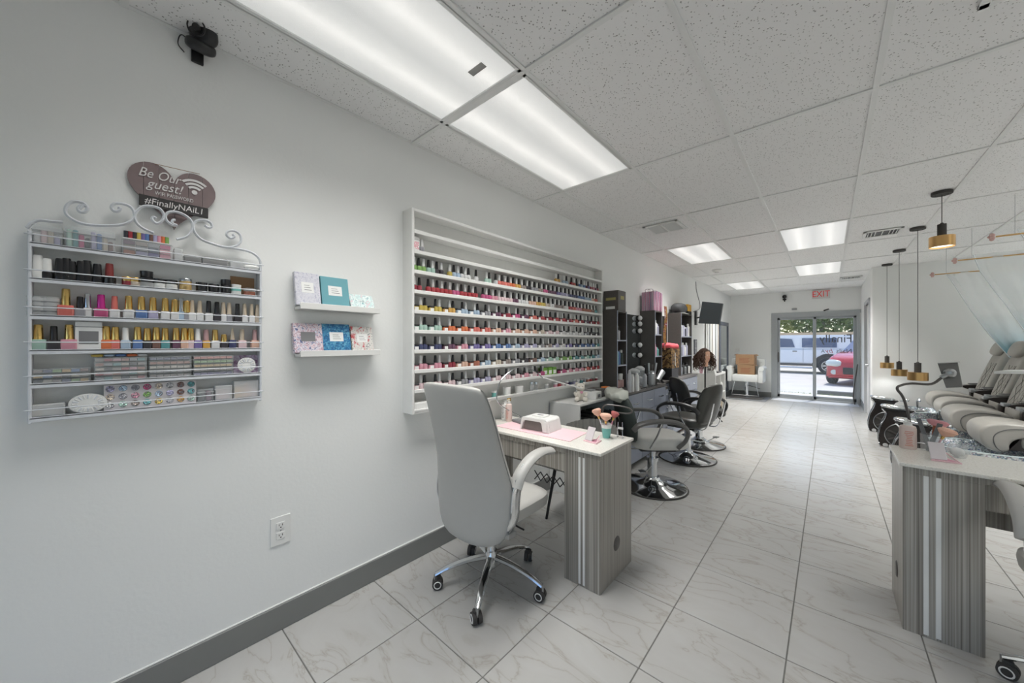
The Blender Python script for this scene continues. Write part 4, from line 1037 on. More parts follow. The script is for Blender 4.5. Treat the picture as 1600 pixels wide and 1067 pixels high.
for k in range(20):
    a = k * 2 * PI / 20; b_ = BM(); obox(b_, (0.0012, 0.030 * math.cos(a), 0.033 + 0.023 * math.sin(a)), (0.0018, 0.014, 0.004), (a, 0, 0), 0.0008, seg=1); link('sample_tip', b_, M_WIRE if k % 2 else M_PAPER, t)
y0, y1 = ry(162, 640), ry(306, 640)
t = thing('sticker_sheet', 'clear sheet of round nail samples on the lowest rack shelf', 'sticker sheet', (RX0 + 0.045, (y0 + y1) / 2, RZ[0]), 0)
b_ = BM(); box(b_, (-0.003, -(y1 - y0) / 2, 0), (0, (y1 - y0) / 2, 0.092), 0.001, seg=1); link('sheet', b_, mat('pale_sheet', (206, 202, 204), 0.35), t)
SC = ['lavender', 'sky_blue', 'grey', 'magenta', 'beige', 'white', 'brown', 'teal', 'beige', 'grey', 'pink', 'green', 'sky_blue', 'lavender', 'brown', 'teal', 'white', 'mint', 'taupe', 'teal', 'yellow', 'grey', 'amber', 'mint']
for r_ in range(3):
    for q in range(8):
        b_ = BM(); yy = -(y1 - y0) / 2 + (q + 0.5) * (y1 - y0) / 8; zz = 0.077 - r_ * 0.029
        cyl(b_, (0, yy, zz), (0.003, yy, zz), 0.0115, 0.0095, n=14); link('round_sample', b_, glitter_mat('sample_' + SC[(r_ * 8 + q) % 24], [PAL[SC[(r_ * 8 + q) % 24]], tuple(min(255, v + 40) for v in PAL[SC[(r_ * 8 + q) % 24]]), PAL['grey']], 320), t)
case('clear_pouch', 'clear pouch with dark brushes right of the round samples, lowest rack shelf', 'pouch', 308, 333, 0, 0.052, M_CLEAR, ['black', 'plum'])
case('clear_box', 'clear box with pink filling on the lowest rack shelf', 'box', 335, 362, 0, 0.062, M_FROST, ['pale_pink'])
case('clear_box', 'clear box with amber beads at the right end of the lowest rack shelf', 'box', 364, 403, 0, 0.078, M_FROST, ['amber', 'peach', 'pale_pink'])
# top shelf (RZ[5])
case('clear_box', 'clear box with white decals at the left end of the rack top shelf', 'box', 50, 98, 5, 0.062, M_CLEAR, ['white', 'pale_pink', 'beige', 'lavender'], py=370)
case('decal_case', 'clear case of green, red and blue decals on the rack top shelf', 'box', 101, 180, 5, 0.072, M_CLEAR, ['mint', 'teal', 'magenta', 'black', 'lavender', 'blue', 'beige', 'brown'], py=370)
y0, y1 = ry(190, 375), ry(269, 385)
t = thing('glitter_tube_rack', 'tray of coloured glitter tubes over clear grid boxes, rack top shelf', 'tray', (RX0 + 0.034, (y0 + y1) / 2, RZ[5]), 0)
w = (y1 - y0) / 2
b_ = BM(); box(b_, (-0.02, -w, 0), (0.02, w, 0.058), 0.002, seg=1); link('clear_case', b_, M_CLEAR, t)
for r_ in range(3):
    for q in range(4):
        b_ = BM(); box(b_, (-0.016, -w + 0.004 + q * (2 * w - 0.008) / 4, 0.003 + r_ * 0.018), (0.0175, -w + 0.002 + (q + 1) * (2 * w - 0.008) / 4, 0.017 + r_ * 0.018), 0.001, seg=1)
        link('compartment', b_, mc(['copper', 'lavender', 'purple', 'pink', 'taupe', 'grey', 'navy', 'pink', 'plum', 'taupe', 'grey', 'magenta'][r_ * 4 + q]), t)
b_ = BM(); box(b_, (-0.018, -w + 0.002, 0.059), (0.018, w - 0.002, 0.062)); link('tray_base', b_, M_WHITEP, t)
for q, c in enumerate(['black', 'red', 'black', 'yellow', 'purple', 'blue', 'brown', 'lavender', 'pink', 'orange', 'green']):
    b_ = BM(); yy = -w + 0.011 + q * (2 * w - 0.02) / 10.6; cyl(b_, (0.006, yy, 0.062), (0.006, yy, 0.088), 0.0066, n=10); link('glitter_tube', b_, mc(c), t, smooth=True)
case('clear_case_small', 'narrow clear case right of the glitter tubes on the rack top shelf', 'box', 271, 285, 5, 0.05, M_FROST, ['white'], py=390)
case('grey_case', 'shallow grey case left of two on the rack top shelf', 'box', 287, 314, 5, 0.030, mat('smoke_plastic', (142, 142, 142), 0.3), None, py=400)
case('grey_case', 'shallow grey case right of two on the rack top shelf', 'box', 315, 355, 5, 0.034, mat('smoke_plastic', (142, 142, 142), 0.3), None, py=405)
case('clear_pouch', 'small clear pouch near the right end of the rack top shelf', 'pouch', 358, 380, 5, 0.03, M_FROST, ['white', 'grey'], py=410)
bm = BM(); cushion(bm, (RX0 + 0.034, ry(394, 412), RZ[5] + 0.012), (0.04, 0.06, 0.024), 0.7, 0.9); tag(link('white_puff', bm, M_WHITEP, smooth=True), 'white round puff at the right end of the rack top shelf', 'powder puff')

# ---- heart sign
M_WOOD = mat('greyed_mauve_wood', (134, 118, 118), 0.7, noise_amt=0.12, noise_scale=25)
hx = XW + 0.008
sign = thing('heart_sign', 'heart-shaped mauve wooden wifi sign hanging above the scrolled rack', 'sign', (XW, 0.2, 1.9))
def slink(n, bm, m): 
    o = link(n, bm, m, sign); o.matrix_parent_inverse = Matrix.Translation(-sign.location); return o
def hp(px, py): return P(px, py, X=hx)
hc = hp(272, 300)
def heart_pt(a):   # left lobe, notch, right lobe, tip; traced as a real heart of 0.27 x 0.27 m
    s = 0.0090
    X_ = 16 * math.sin(a) ** 3; Y_ = 13 * math.cos(a) - 5 * math.cos(2 * a) - 2 * math.cos(3 * a) - math.cos(4 * a)
    return Vector((hx, hc.y + X_ * s * 0.90, 1.977 + Y_ * s * 0.96))
# planks of the heart: cut the outline into six boards
poly = [heart_pt(2 * PI * k / 72) for k in range(72)]
ys = [p.y for p in poly]; ymin, ymax = min(ys), max(ys)
for k in range(6):
    a, b = ymin + (ymax - ymin) * k / 6 + 0.0006, ymin + (ymax - ymin) * (k + 1) / 6 - 0.0006
    b_ = BM(); vs = [b_.verts.new(p) for p in poly]; b_.faces.new(vs)
    for yy, s in ((a, -1), (b, 1)):
        bmesh.ops.bisect_plane(b_, geom=b_.verts[:] + b_.edges[:] + b_.faces[:], plane_co=(0, yy, 0), plane_no=(0, s, 0), clear_outer=True)
    r_ = bmesh.ops.extrude_face_region(b_, geom=b_.faces[:]); bmesh.ops.translate(b_, verts=[v for v in r_['geom'] if isinstance(v, bmesh.types.BMVert)], vec=(0.006 + 0.0006 * (k % 2), 0, 0))
    bmesh.ops.recalc_face_normals(b_, faces=b_.faces[:]); slink('plank', b_, M_WOOD)
def stext(txt, size, m, px, py, shear=0.0, sx=1.0, tiltpx=None, x=0.0088):
    o = P(px, py, X=hx + x)
    up = Vector((0, 0, 1)); right = Vector((0, 1, 0))
    if tiltpx: right = (Vector((0, math.cos(tiltpx), math.sin(tiltpx)))); up = Vector((0, -math.sin(tiltpx), math.cos(tiltpx)))
    q = lettering(txt, size, m, sign, o, right, up, 0.0004, shear, sx); q.matrix_parent_inverse = Matrix.Translation(-sign.location)
M_SIGNW = mat('white_sign_paint', (226, 224, 222), 0.6)
stext('Be Our', 0.050, M_SIGNW, 249, 275, 0.35, 0.78)
stext('guest!', 0.050, M_SIGNW, 257, 292, 0.35, 0.84)
stext('WIFI PASSWORD', 0.020, M_SIGNW, 273, 308, 0, 0.75)
b_ = BM(); wc = P(304, 303, X=hx + 0.0085)
for r_ in (0.022, 0.036, 0.050):
    prev = None
    for k in range(13):
        a = R(48) + R(84) * k / 12
        pa = [b_.verts.new(wc + Vector((z_, (r_ + dr) * math.cos(a), (r_ + dr) * math.sin(a)))) for dr in (0, 0.009) for z_ in (0,)]
        if prev: b_.faces.new((prev[0], pa[0], pa[1], prev[1]))
        prev = pa
cyl(b_, wc + Vector((0, 0, 0.006)), wc + Vector((0.0005, 0, 0.006)), 0.009, n=14)
slink('wifi_symbol', b_, M_SIGNW)
b_ = BM(); a, b, c, d = P(217, 304, X=hx + 0.008), P(325, 328, X=hx + 0.008), P(325, 340, X=hx + 0.008), P(218, 319, X=hx + 0.008)
zc = (a.z + b.z + c.z + d.z) / 4
box(b_, (hx + 0.008, a.y, zc - 0.021), (hx + 0.014, b.y, zc + 0.021), 0.001, seg=1); slink('name_board', b_, mat('chalkboard', (56, 54, 54), 0.7))
o_ = Vector((hx + 0.0145, (a.y + b.y) / 2, zc)); q = lettering('#FinallyNAiL1', 0.033, M_SIGNW, sign, o_, (0, 1, 0), (0, 0, 1), 0.0004, 0.1, 0.92); q.matrix_parent_inverse = Matrix.Translation(-sign.location)
b_ = BM(); tube(b_, [P(242, 256, X=hx + 0.009), P(268, 262, X=hx + 0.012), P(312, 272, X=hx + 0.009)], 0.0012, 5); slink('hanging_twine', b_, M_CARD)
del sign

# ---- security camera above the sign
t = thing('security_camera', 'black security camera with oval heads high on the left wall above the sign', 'camera', P(308, 80, X=XW))
b_ = BM(); box(b_, (0, -0.02, -0.055), (0.012, 0.02, 0.03), 0.004); link('wall_bracket', b_, M_BLACK, t)
b_ = BM(); cushion(b_, (0.05, 0.005, -0.005), (0.07, 0.10, 0.05), 0.7, 0.9, rot=(0, R(30), 0)); link('pivot_housing', b_, M_BLACK, t, smooth=True)
b_ = BM(); cushion(b_, (0.07, 0.01, 0.045), (0.06, 0.10, 0.10), 0.6, 1, rot=(0, R(15), R(-35))); hd = link('camera_head', b_, M_BLACK, t, smooth=True)
b_ = BM(); n0 = Vector((0.75, -0.55, -0.3)).normalized(); c_ = Vector((0.075, 0.005, 0.042)); tube(b_, [c_ + n0 * 0.038 + (n0.orthogonal().normalized() * math.cos(a) + n0.cross(n0.orthogonal().normalized()) * math.sin(a)) * 0.03 for a in [2 * PI * k / 16 for k in range(17)]], 0.003, 6, smooth=0); cyl(b_, c_ + n0 * 0.03, c_ + n0 * 0.042, 0.013, n=14)
link('lens_ring', b_, M_CAPB, hd, smooth=True)
b_ = BM(); tube(b_, [(0.01, -0.01, 0.0), (0.03, -0.05, 0.02), (0.01, -0.06, -0.01), (0.002, -0.04, -0.03)], 0.002, 5); link('cord', b_, M_BLACK, t)

# ---- outlet
t = thing('wall_outlet', 'white double power outlet low on the left wall', 'outlet', (XW, P(438, 828, X=XW).y, P(438, 828, X=XW).z))
b_ = BM(); box(b_, (0, -0.042, -0.068), (0.005, 0.042, 0.068), 0.003); link('cover_plate', b_, M_WHITEP, t)
for s in (-1, 1):
    b_ = BM(); box(b_, (0.005, -0.018, s * 0.024 - 0.016), (0.0075, 0.018, s * 0.024 + 0.016), 0.003); so = link('socket', b_, M_WHITEP, t)
    b_ = BM()
    for yy in (-0.007, 0.007): box(b_, (0.0074, yy - 0.0012, s * 0.024 - 0.001), (0.0078, yy + 0.0012, s * 0.024 + 0.008))
    cyl(b_, (0.0074, 0, s * 0.024 - 0.008), (0.0078, 0, s * 0.024 - 0.008), 0.003, n=8); link('slots', b_, M_INK, so)
b_ = BM(); cyl(b_, (0.005, 0, 0), (0.0065, 0, 0), 0.0025, n=8); link('screw', b_, M_STEEL, t)

# ---- two picture ledges with books
def ledge(z, label):
    t = thing('picture_ledge', label, 'shelf', (XW, 0.825, z))
    w = 0.205
    b_ = BM(); box(b_, (0, -w, 0), (0.085, w, 0.012), 0.001, seg=1); box(b_, (0.077, -w, 0.0), (0.087, w, 0.03), 0.001, seg=1); box(b_, (0, -w, 0), (0.01, w, 0.055), 0.001, seg=1)
    link('shelf_board', b_, M_WHITE, t)
    return t
LZ = (1.545, 1.312)
ledge(LZ[0], 'white picture ledge on the left wall, the upper of two')
ledge(LZ[1], 'white picture ledge on the left wall, the lower of two')
def book(label, px0, px1, z, h, m, pm_, x=0.045, lean=12, dz=0.0125):
    y0, y1 = P(px0, 480, X=XW + 0.06).y, P(px1, 480, X=XW + 0.06).y
    t = thing('book', label, 'book', (XW + x, (y0 + y1) / 2, z + dz + 0.004)); t.rotation_euler = (0, R(-lean), 0)
    w = (y1 - y0) / 2 - 0.001
    b_ = BM(); box(b_, (0, -w, 0), (0.003, w, h), 0.001, seg=1); box(b_, (0.017, -w, 0), (0.020, w, h), 0.001, seg=1); box(b_, (0, -w, 0), (0.02, -w + 0.003, h), 0.001, seg=1); link('cover', b_, m, t)
    b_ = BM(); box(b_, (0.003, -w + 0.003, 0.003), (0.017, w - 0.003, h - 0.003)); link('pages', b_, M_PAPER, t)
    b_ = BM(); box(b_, (0.020, -w * 0.5, h * 0.38), (0.0208, w * 0.48, h * 0.70)); lb = link('title_label', b_, pm_, t)
    b_ = BM()
    for q in range(3): box(b_, (0.0208, -w * 0.28, h * (0.46 + q * 0.07)), (0.0211, w * (0.3 - q * 0.08), h * (0.475 + q * 0.07)))
    link('title_lines', b_, M_INKG, lb)
M_BK1 = print_mat('silver_marble_cover', 'noise', [(196, 196, 206), (214, 214, 220), (180, 180, 196)], 70)
M_BK2 = mat('teal_cloth_cover', (104, 162, 172), 0.6)
M_BK3 = print_mat('tropical_cover', 'noise', [(120, 168, 172), (226, 232, 230), (180, 210, 208), (214, 190, 196)], 35)
M_BK4 = print_mat('butterfly_cover', 'noise', [(96, 100, 140), (214, 214, 224), (226, 206, 210), (160, 120, 140), (212, 216, 226)], 60)
M_BK5 = print_mat('blue_scale_cover', 'blobs', [(34, 96, 140), (60, 130, 170), (40, 110, 160), (96, 160, 190)], 120)
M_BK6 = print_mat('red_floral_cover', 'noise', [(190, 80, 84), (214, 208, 204), (222, 220, 214), (150, 150, 150)], 38)
z = LZ[0]
book('grey silver marbled book at the left of the upper ledge', 462, 502, z, 0.168, M_BK1, M_PAPER)
book('teal cloth book in the middle of the upper ledge', 503, 547, z, 0.162, M_BK2, M_PAPER)
book('teal and white leaf patterned book lying low at the right of the upper ledge', 548, 586, z, 0.085, M_BK3, M_BK3, lean=25)
z = LZ[1]
book('butterfly patterned book at the left of the lower ledge', 459, 506, z, 0.148, M_BK4, M_INKG)
book('blue patterned book in the middle of the lower ledge', 505, 549, z, 0.150, M_BK5, M_PAPER)
book('white book with red flowers at the right of the lower ledge', 550, 584, z, 0.140, M_BK6, M_PAPER)
# ================================================================== NAIL TABLES AND CHAIRS
def nail_table(label, x0, x1, y0, y1, zt, ped, side, plug_face):
    """laminate nail table: one pedestal (ped = x range) at the corridor end, modesty panel, quartz top"""
    t = thing('nail_table', label, 'nail table', ((x0 + x1) / 2, (y0 + y1) / 2, 0))
    inv = Matrix.Translation(-t.location)
    def L(n, bm, m, par=None, **k):
        o = link(n, bm, m, par or t, **k)
        if par is None: o.matrix_parent_inverse = inv
        return o
    b_ = BM(); box(b_, (x0 - 0.012, y0 - 0.012, zt - 0.018), (x1 + 0.012, y1 + 0.012, zt), 0.005, seg=2); L('quartz_top', b_, M_QUARTZ)
    b_ = BM(); box(b_, (x0, y0, zt - 0.046), (x1, y1, zt - 0.018), 0.001, seg=1); L('top_rim', b_, M_LAM)
    a, b = ped
    b_ = BM(); box(b_, (a, y0, 0.0), (b, y1, zt - 0.046), 0.0015, seg=1); p_ = L('pedestal', b_, M_LAM)
    w = b - a
    for f in ((0.42, 0.475), (0.54, 0.595)) if side == 'R' else ((0.27, 0.335), (0.425, 0.49)):
        b_ = BM(); box(b_, (a + w * f[0], y0 - 0.002, 0.012), (a + w * f[1], y0 + 0.001, zt - 0.05)); L('pale_inlay_strip', b_, M_WHITEP)
    fx = b if side == 'R' else a
    s = 1 if side == 'R' else -1
    b_ = BM(); cyl(b_, (fx, (y0 + y1) / 2, 0.20), (fx + s * 0.004, (y0 + y1) / 2, 0.20), 0.042, 0.036, n=24); g = L('cable_grommet', b_, M_DKGREY, smooth=True)
    # modesty panel and far leg panel
    lo, hi = (x0, a) if side == 'R' else (b, x1)
    b_ = BM(); box(b_, (lo, y1 - 0.14 if side == 'R' else y1 - 0.14, 0.50), (hi, y1 - 0.12, zt - 0.046)); L('modesty_panel', b_, M_LAM)
    b_ = BM(); box(b_, (lo, y0 + 0.012, zt - 0.16), (hi, y0 + 0.03, zt - 0.046)); L('front_apron', b_, M_LAM)
    b_ = BM(); e = (x0, x0 + 0.03) if side == 'R' else (x1 - 0.03, x1)
    box(b_, (e[0], y0 + 0.05, 0), (e[1], y1, zt - 0.046)); L('end_panel', b_, M_LAM)
    return t
T1 = dict(x0=-1.96, x1=-0.935, y0=1.785, y1=2.20, zt=0.78)
nail_table('grey striped nail table with quartz top against the left wall under the display', ped=(-1.165, -0.935), side='R', plug_face='x', **T1)
T2 = dict(x0=0.268, x1=1.35, y0=2.545, y1=2.93, zt=0.805)
nail_table('grey striped nail table with quartz top at the right edge of the view', ped=(0.268, 0.515), side='L', plug_face='x', **T2)

def caster(parent, p, a, r=0.030):
    """twin wheel caster touching the floor"""
    b_ = BM(); d = Vector((math.cos(a), math.sin(a), 0)); n_ = Vector((-d.y, d.x, 0))
    c = Vector((p[0], p[1], r)) - d * 0.012
    for s in (-1, 1): cyl(b_, c + n_ * s * 0.004, c + n_ * s * 0.024, r, r * 0.96, n=20)
    q = link('caster', b_, M_RUBBER, parent, smooth=True)
    for s in (-1, 1):
        b_ = BM(); e1 = n_ * s
        ring = [c + e1 * 0.0245 + (d * math.cos(t_) + Vector((0, 0, 1)) * math.sin(t_)) * r * 0.62 for t_ in [2 * PI * k / 16 for k in range(17)]]
        tube(b_, ring, 0.0028, 5, smooth=0); link('hub_ring', b_, M_WHITEP, q, smooth=True)
    b_ = BM(); box(b_, c + Vector((-0.016, -0.016, r * 0.5)), c + Vector((0.016, 0.016, r + 0.014)), 0.008); link('hood', b_, M_RUBBER, q, smooth=True)
    b_ = BM(); cyl(b_, Vector((p[0], p[1], r + 0.012)), Vector((p[0], p[1], 0.085)), 0.009, n=10); link('stem', b_, M_STEEL, q, smooth=True)
def office_chair(label, loc, rotz, base_rot, grp='grey technician chairs'):
    """high-backed technician chair; local +Y is forward"""
    t = thing('office_chair', label, 'chair', loc, rotz, grp)
    # five-star base
    Rb = 0.315
    for k in range(5):
        a = base_rot + k * 2 * PI / 5; d = Vector((math.cos(a), math.sin(a), 0))
        b_ = BM(); tube(b_, [d * 0.02 + Vector((0, 0, 0.155)), d * 0.13 + Vector((0, 0, 0.142)), d * 0.24 + Vector((0, 0, 0.112)), d * Rb + Vector((0, 0, 0.078))], 0.02, 8, smooth=4, sec=(0.021, 0.013), radii=(1.15, 0.75))
        link('leg', b_, M_CHROME, t, smooth=True)
        caster(t, d * Rb, a + 0.7 * math.sin(k * 2.1))
    b_ = BM(); cyl(b_, (0, 0, 0.11), (0, 0, 0.19), 0.038, 0.034, n=20); cyl(b_, (0, 0, 0.19), (0, 0, 0.30), 0.026, n=20); cyl(b_, (0, 0, 0.30), (0, 0, 0.42), 0.015, n=14)
    link('gas_lift', b_, M_CHROME, t, smooth=True)
    b_ = BM(); box(b_, (-0.09, -0.12, 0.385), (0.09, 0.12, 0.43), 0.012); tube(b_, [(0.05, 0.02, 0.40), (0.18, 0.0, 0.39), (0.24, 0.0, 0.385)], 0.005, 6); link('tilt_mechanism', b_, M_BLACK, t, smooth=True)
    b_ = BM(); cushion(b_, (0, 0.04, 0.475), (0.50, 0.50, 0.105), 0.5, 0.42, 28, 12); link('seat', b_, M_LEATHER, t, smooth=True)
    # backrest: a shaped shell, widest at the hips and narrowing to the head
    prof = [(0.335, 0.10), (0.345, 0.32), (0.37, 0.43), (0.42, 0.51), (0.48, 0.555), (0.56, 0.57), (0.64, 0.56), (0.72, 0.53), (0.80, 0.50), (0.90, 0.485), (1.00, 0.48), (1.08, 0.475), (1.135, 0.46), (1.158, 0.43), (1.170, 0.36), (1.174, 0.16)]
    def cy(z): 
        u = (z - 0.335) / 0.84
        return -0.215 + 0.03 * math.sin(u * PI * 1.15) - 0.115 * u * u
    def thick(z): 
        u = (z - 0.335) / 0.84; return 0.052 * (math.sin(min(max(u, 0.0), 1) * PI) ** 0.28) + 0.006
    b_ = BM(); rings = []
    for z, w in prof:
        ring = []
        for k in range(28):
            a = 2 * PI * k / 28; ca, sa = math.cos(a), math.sin(a)
            x = w / 2 * math.copysign(abs(ca) ** 0.5, ca); th = thick(z) * math.copysign(abs(sa) ** 0.75, sa)
            wrap = 0.055 * (abs(x) / 0.26) ** 2
            ring.append(b_.verts.new((x, cy(z) + th + wrap, z)))
        rings.append(ring)
    for a, b in zip(rings, rings[1:]):
        for k in range(28): b_.faces.new((a[k], a[(k + 1) % 28], b[(k + 1) % 28], b[k]))
    b_.faces.new(rings[0][::-1]); b_.faces.new(rings[-1])
    bmesh.ops.recalc_face_normals(b_, faces=b_.faces[:])
    bk = link('backrest', b_, M_LEATHER, t)
    for pl in bk.data.polygons: pl.use_smooth = True
    md = bk.modifiers.new('sub', 'SUBSURF'); md.levels = 1; md.render_levels = 1
    b_ = BM()
    for s in (-1, 1):
        pts = [(s * (w / 2 + 0.0005), cy(z) + 0.055 * (w / 0.52) ** 2, z) for z, w in prof[2:14]]
        tube(b_, pts, 0.0028, 5, smooth=2)
    link('piping', b_, mat('mid_grey_piping', (140, 140, 137), 0.5), bk, smooth=True)
    for s in (-1, 1):
        b_ = BM(); tube(b_, [(s * 0.24, -0.13, 0.42), (s * 0.285, -0.135, 0.50), (s * 0.288, -0.125, 0.60), (s * 0.286, -0.10, 0.68), (s * 0.283, -0.04, 0.74)], 0.015, 10, smooth=5, sec=(0.011, 0.032), up=(0, 1, 0)); arm = link('arm_bracket', b_, M_CHROME, t, smooth=True)
        b_ = BM(); box(b_, (min(s * 0.15, s * 0.27), -0.16, 0.405), (max(s * 0.15, s * 0.27), -0.10, 0.432), 0.004); link('arm_mount', b_, M_STEEL, arm)
        b_ = BM(); tube(b_, [(s * 0.286, -0.125, 0.655), (s * 0.283, -0.085, 0.715), (s * 0.280, 0.0, 0.765), (s * 0.276, 0.10, 0.782), (s * 0.27, 0.20, 0.768)], 0.02, 12, smooth=5, sec=(0.036, 0.021), up=(0, 0, 1)); link('armrest', b_, M_LEATHER, t, smooth=True)
    return t
office_chair('high-backed grey leatherette chair seen from behind at the left nail table', (-1.455, 1.47, 0), R(1), R(13))
office_chair('grey leatherette chair cut off by the right edge, at the right nail table', (0.84, 2.36, 0), R(0), R(160))

# client's ribbed tub chair behind the left table
t = thing('tub_chair', 'grey tub chair with ribbed curved back behind the left nail table', 'chair', (-1.45, 2.50, 0), R(180))
b_ = BM()
def tubf(u, v):
    a = R(-25) - R(130) * u
    r = 0.255 + 0.012 * abs(math.sin(u * PI * 16)); z = 0.45 + v * (0.235 + 0.05 * math.sin(u * PI))
    return Vector((r * math.cos(a), r * math.sin(a), z))
g = surf(b_, tubf, 96, 3); 
bmesh.ops.solidify(b_, geom=b_.faces[:], thickness=0.045)
link('ribbed_back', b_, M_LEATHER, t, smooth=True)
b_ = BM(); cushion(b_, (0, 0, 0.44), (0.44, 0.44, 0.10), 0.5, 0.6); link('seat', b_, M_LEATHER, t, smooth=True)
for s in (-1, 1):
    for q in (-1, 1):
        b_ = BM(); cyl(b_, (s * 0.16, q * 0.16, 0.40), (s * 0.21, q * 0.21, 0), 0.014, 0.010, n=10); link('leg', b_, M_BLACK, t, smooth=True)
b_ = BM()
for k in range(9):
    cyl(b_, (-0.24 + k * 0.06, 0.245, 0.37), (-0.24 + k * 0.06 + 0.06, 0.245, 0.30), 0.004, n=6); cyl(b_, (-0.24 + k * 0.06, 0.245, 0.30), (-0.24 + k * 0.06 + 0.06, 0.245, 0.37), 0.004, n=6)
link('lattice_band', b_, M_BLACK, t)

# ---- things on the left nail table
Z1 = T1['zt'] + 0.0005
b_ = BM(); prism(b_, [(-1.80, 1.86, Z1), (-1.175, 1.86, Z1), (-1.205, 2.12, Z1), (-1.80, 2.12, Z1)], (0, 0, 0.003))
tag(link('pink_mat', b_, M_PINK), 'pale pink towel mat laid flat on the left nail table', 'mat')
t = thing('nail_lamp', 'white UV nail lamp with open front on the pink mat', 'nail lamp', (-1.50, 2.00, Z1 + 0.003), R(4))
b_ = BM()
# arched shell: two side walls and a roof, with a dark hand opening towards the technician
W_, D_, Hh = 0.120, 0.085, 0.088
prof = [(-W_, 0), (-W_ * 0.86, Hh * 0.86), (-W_ * 0.74, Hh), (W_ * 0.74, Hh), (W_ * 0.86, Hh * 0.86), (W_, 0)]
inn = [(-W_ * 0.86, 0), (-W_ * 0.72, Hh * 0.66), (-W_ * 0.62, Hh * 0.76), (W_ * 0.42, Hh * 0.76), (W_ * 0.5, Hh * 0.66), (W_ * 0.58, 0)]
pts = prof + inn[::-1]
prism(b_, [(x, -D_, z) for x, z in pts], (0, 0.02, 0))
prism(b_, [(x, -D_ + 0.02, z) for x, z in prof], (0, 2 * D_ - 0.02, 0))
bmesh.ops.bevel(b_, geom=[e for e in b_.edges if e.calc_length() > 0.05], offset=0.003, segments=2, affect='EDGES')
sh = link('shell', b_, M_WHITEP, t)
b_ = BM(); prism(b_, [(x * 0.98, -D_ + 0.0185, z * 0.98 + 0.001) for x, z in inn], (0, 0.002, 0)); link('hand_opening', b_, mat('smoky_interior', (120, 116, 112), 0.3, noise_amt=0.1), sh)
b_ = BM(); box(b_, (W_ * 0.6, -D_ - 0.006, 0.006), (W_ * 0.86, -D_, Hh * 0.84), 0.003); link('front_pillar', b_, M_WHITEP, t)
b_ = BM(); box(b_, (-0.05, -0.035, Hh), (0.05, 0.045, Hh + 0.008), 0.004); link('control_panel', b_, M_WHITE, t)
b_ = BM(); box(b_, (-0.022, -0.01, Hh + 0.008), (0.022, 0.012, Hh + 0.0095), 0.001); link('display_window', b_, M_INKG, t)
t = thing('glass_tray', 'flat grey glass tray at the left end of the left nail table', 'tray', (-1.72, 2.07, Z1 + 0.003), R(-12))
b_ = BM(); box(b_, (-0.07, -0.05, 0), (0.07, 0.05, 0.022), 0.008); link('tray_body', b_, mat('grey_tray', (128, 130, 132), 0.2), t)
b_ = BM(); cushion(b_, (0, 0, 0.022), (0.11, 0.07, 0.012), 0.6, 0.5); link('tray_lid', b_, mat('smoke_plastic', (142, 142, 142), 0.3), t, smooth=True)
def pump(label, loc, h, r, body, txtc, spray=False, name='lotion_bottle'):
    t = thing(name, label, 'bottle', loc)
    b_ = BM(); lathe(b_, [(0, 0), (r * 0.94, 0), (r, 0.006), (r * 0.97, h * 0.70), (r * 0.86, h * 0.78), (r * 0.4, h * 0.82), (r * 0.4, h * 0.86)], n=20); link('body', b_, body, t, smooth=True)
    b_ = BM(); lathe(b_, [(r * 0.5, h * 0.80), (r * 0.5, h * 0.90), (r * 0.3, h * 0.92), (0, h * 0.92)], n=16); cyl(b_, (0, 0, h * 0.9), (0, 0, h * 0.97), 0.004, n=8); box(b_, (-0.006, -0.03, h * 0.96), (0.006, 0.01, h), 0.003); link('pump', b_, M_WHITEP, t, smooth=True)
    b_ = BM(); cr = r * 1.005
    for q in range(9):
        z = h * (0.12 + q * 0.06); wq = rnd.uniform(0.5, 1.1)
        vs = []
        for k in range(7):
            a = -PI / 2 + 0.05 - wq / 2 + wq * k / 6 + (0.35 if name == 'x' else 0)
            vs.append((b_.verts.new((cr * math.cos(a), cr * math.sin(a), z)), b_.verts.new((cr * math.cos(a), cr * math.sin(a), z + h * 0.022))))
        for a, b in zip(vs, vs[1:]): b_.faces.new((a[0], b[0], b[1], a[1]))
    link('printed_lines', b_, txtc, t)
M_BLUSH = mat('blush_bottle', (228, 208, 200), 0.35); M_SALMON = mat('salmon_print', (214, 130, 110), 0.5)
pump('blush pink printed pump bottle at the wall end of the left nail table', (-1.84, 2.05, Z1), 0.165, 0.026, M_BLUSH, M_SALMON)
pump('white pump bottle left of the blush one on the left nail table', (-1.90, 2.07, Z1), 0.155, 0.028, M_WHITEP, M_INKG)
tub('powder_bottle', 'small gold and pink bottle standing behind the white pump bottle', 'bottle', (-1.93, 2.15, Z1), 0.016, 0.19, M_CLEAR, M_GOLD, 0.3)
# brushes in a teal cup
def brush(label, base, tip, hd, col, hcol, handle=M_ROSE, r=0.02):
    t = thing('makeup_brush', label, 'brush', base)
    b0, b1 = Vector((0, 0, 0)), Vector(tip) - Vector(base)
    b_ = BM(); cyl(b_, b0, b1, 0.003, 0.0045, n=8); link('handle', b_, handle, t, smooth=True)
    d = b1.normalized(); b_ = BM(); cyl(b_, b1 - d * 0.018, b1, 0.0055, 0.008, n=10); link('ferrule', b_, M_GOLD, t, smooth=True)
    b_ = BM(); n0 = 0
    lathe(b_, [(0.006, 0), (r * 0.75, hd * 0.35), (r, hd * 0.75), (r * 0.8, hd * 0.95), (r * 0.35, hd), (0, hd)], n=16, sx=1.25, sy=0.8)
    qn = Vector((0, 0, 1)).rotation_difference(d); xf(b_, b_.verts[:], Matrix.Translation(b1) @ qn.to_matrix().to_4x4()); link('bristles', b_, hcol, t, smooth=True)
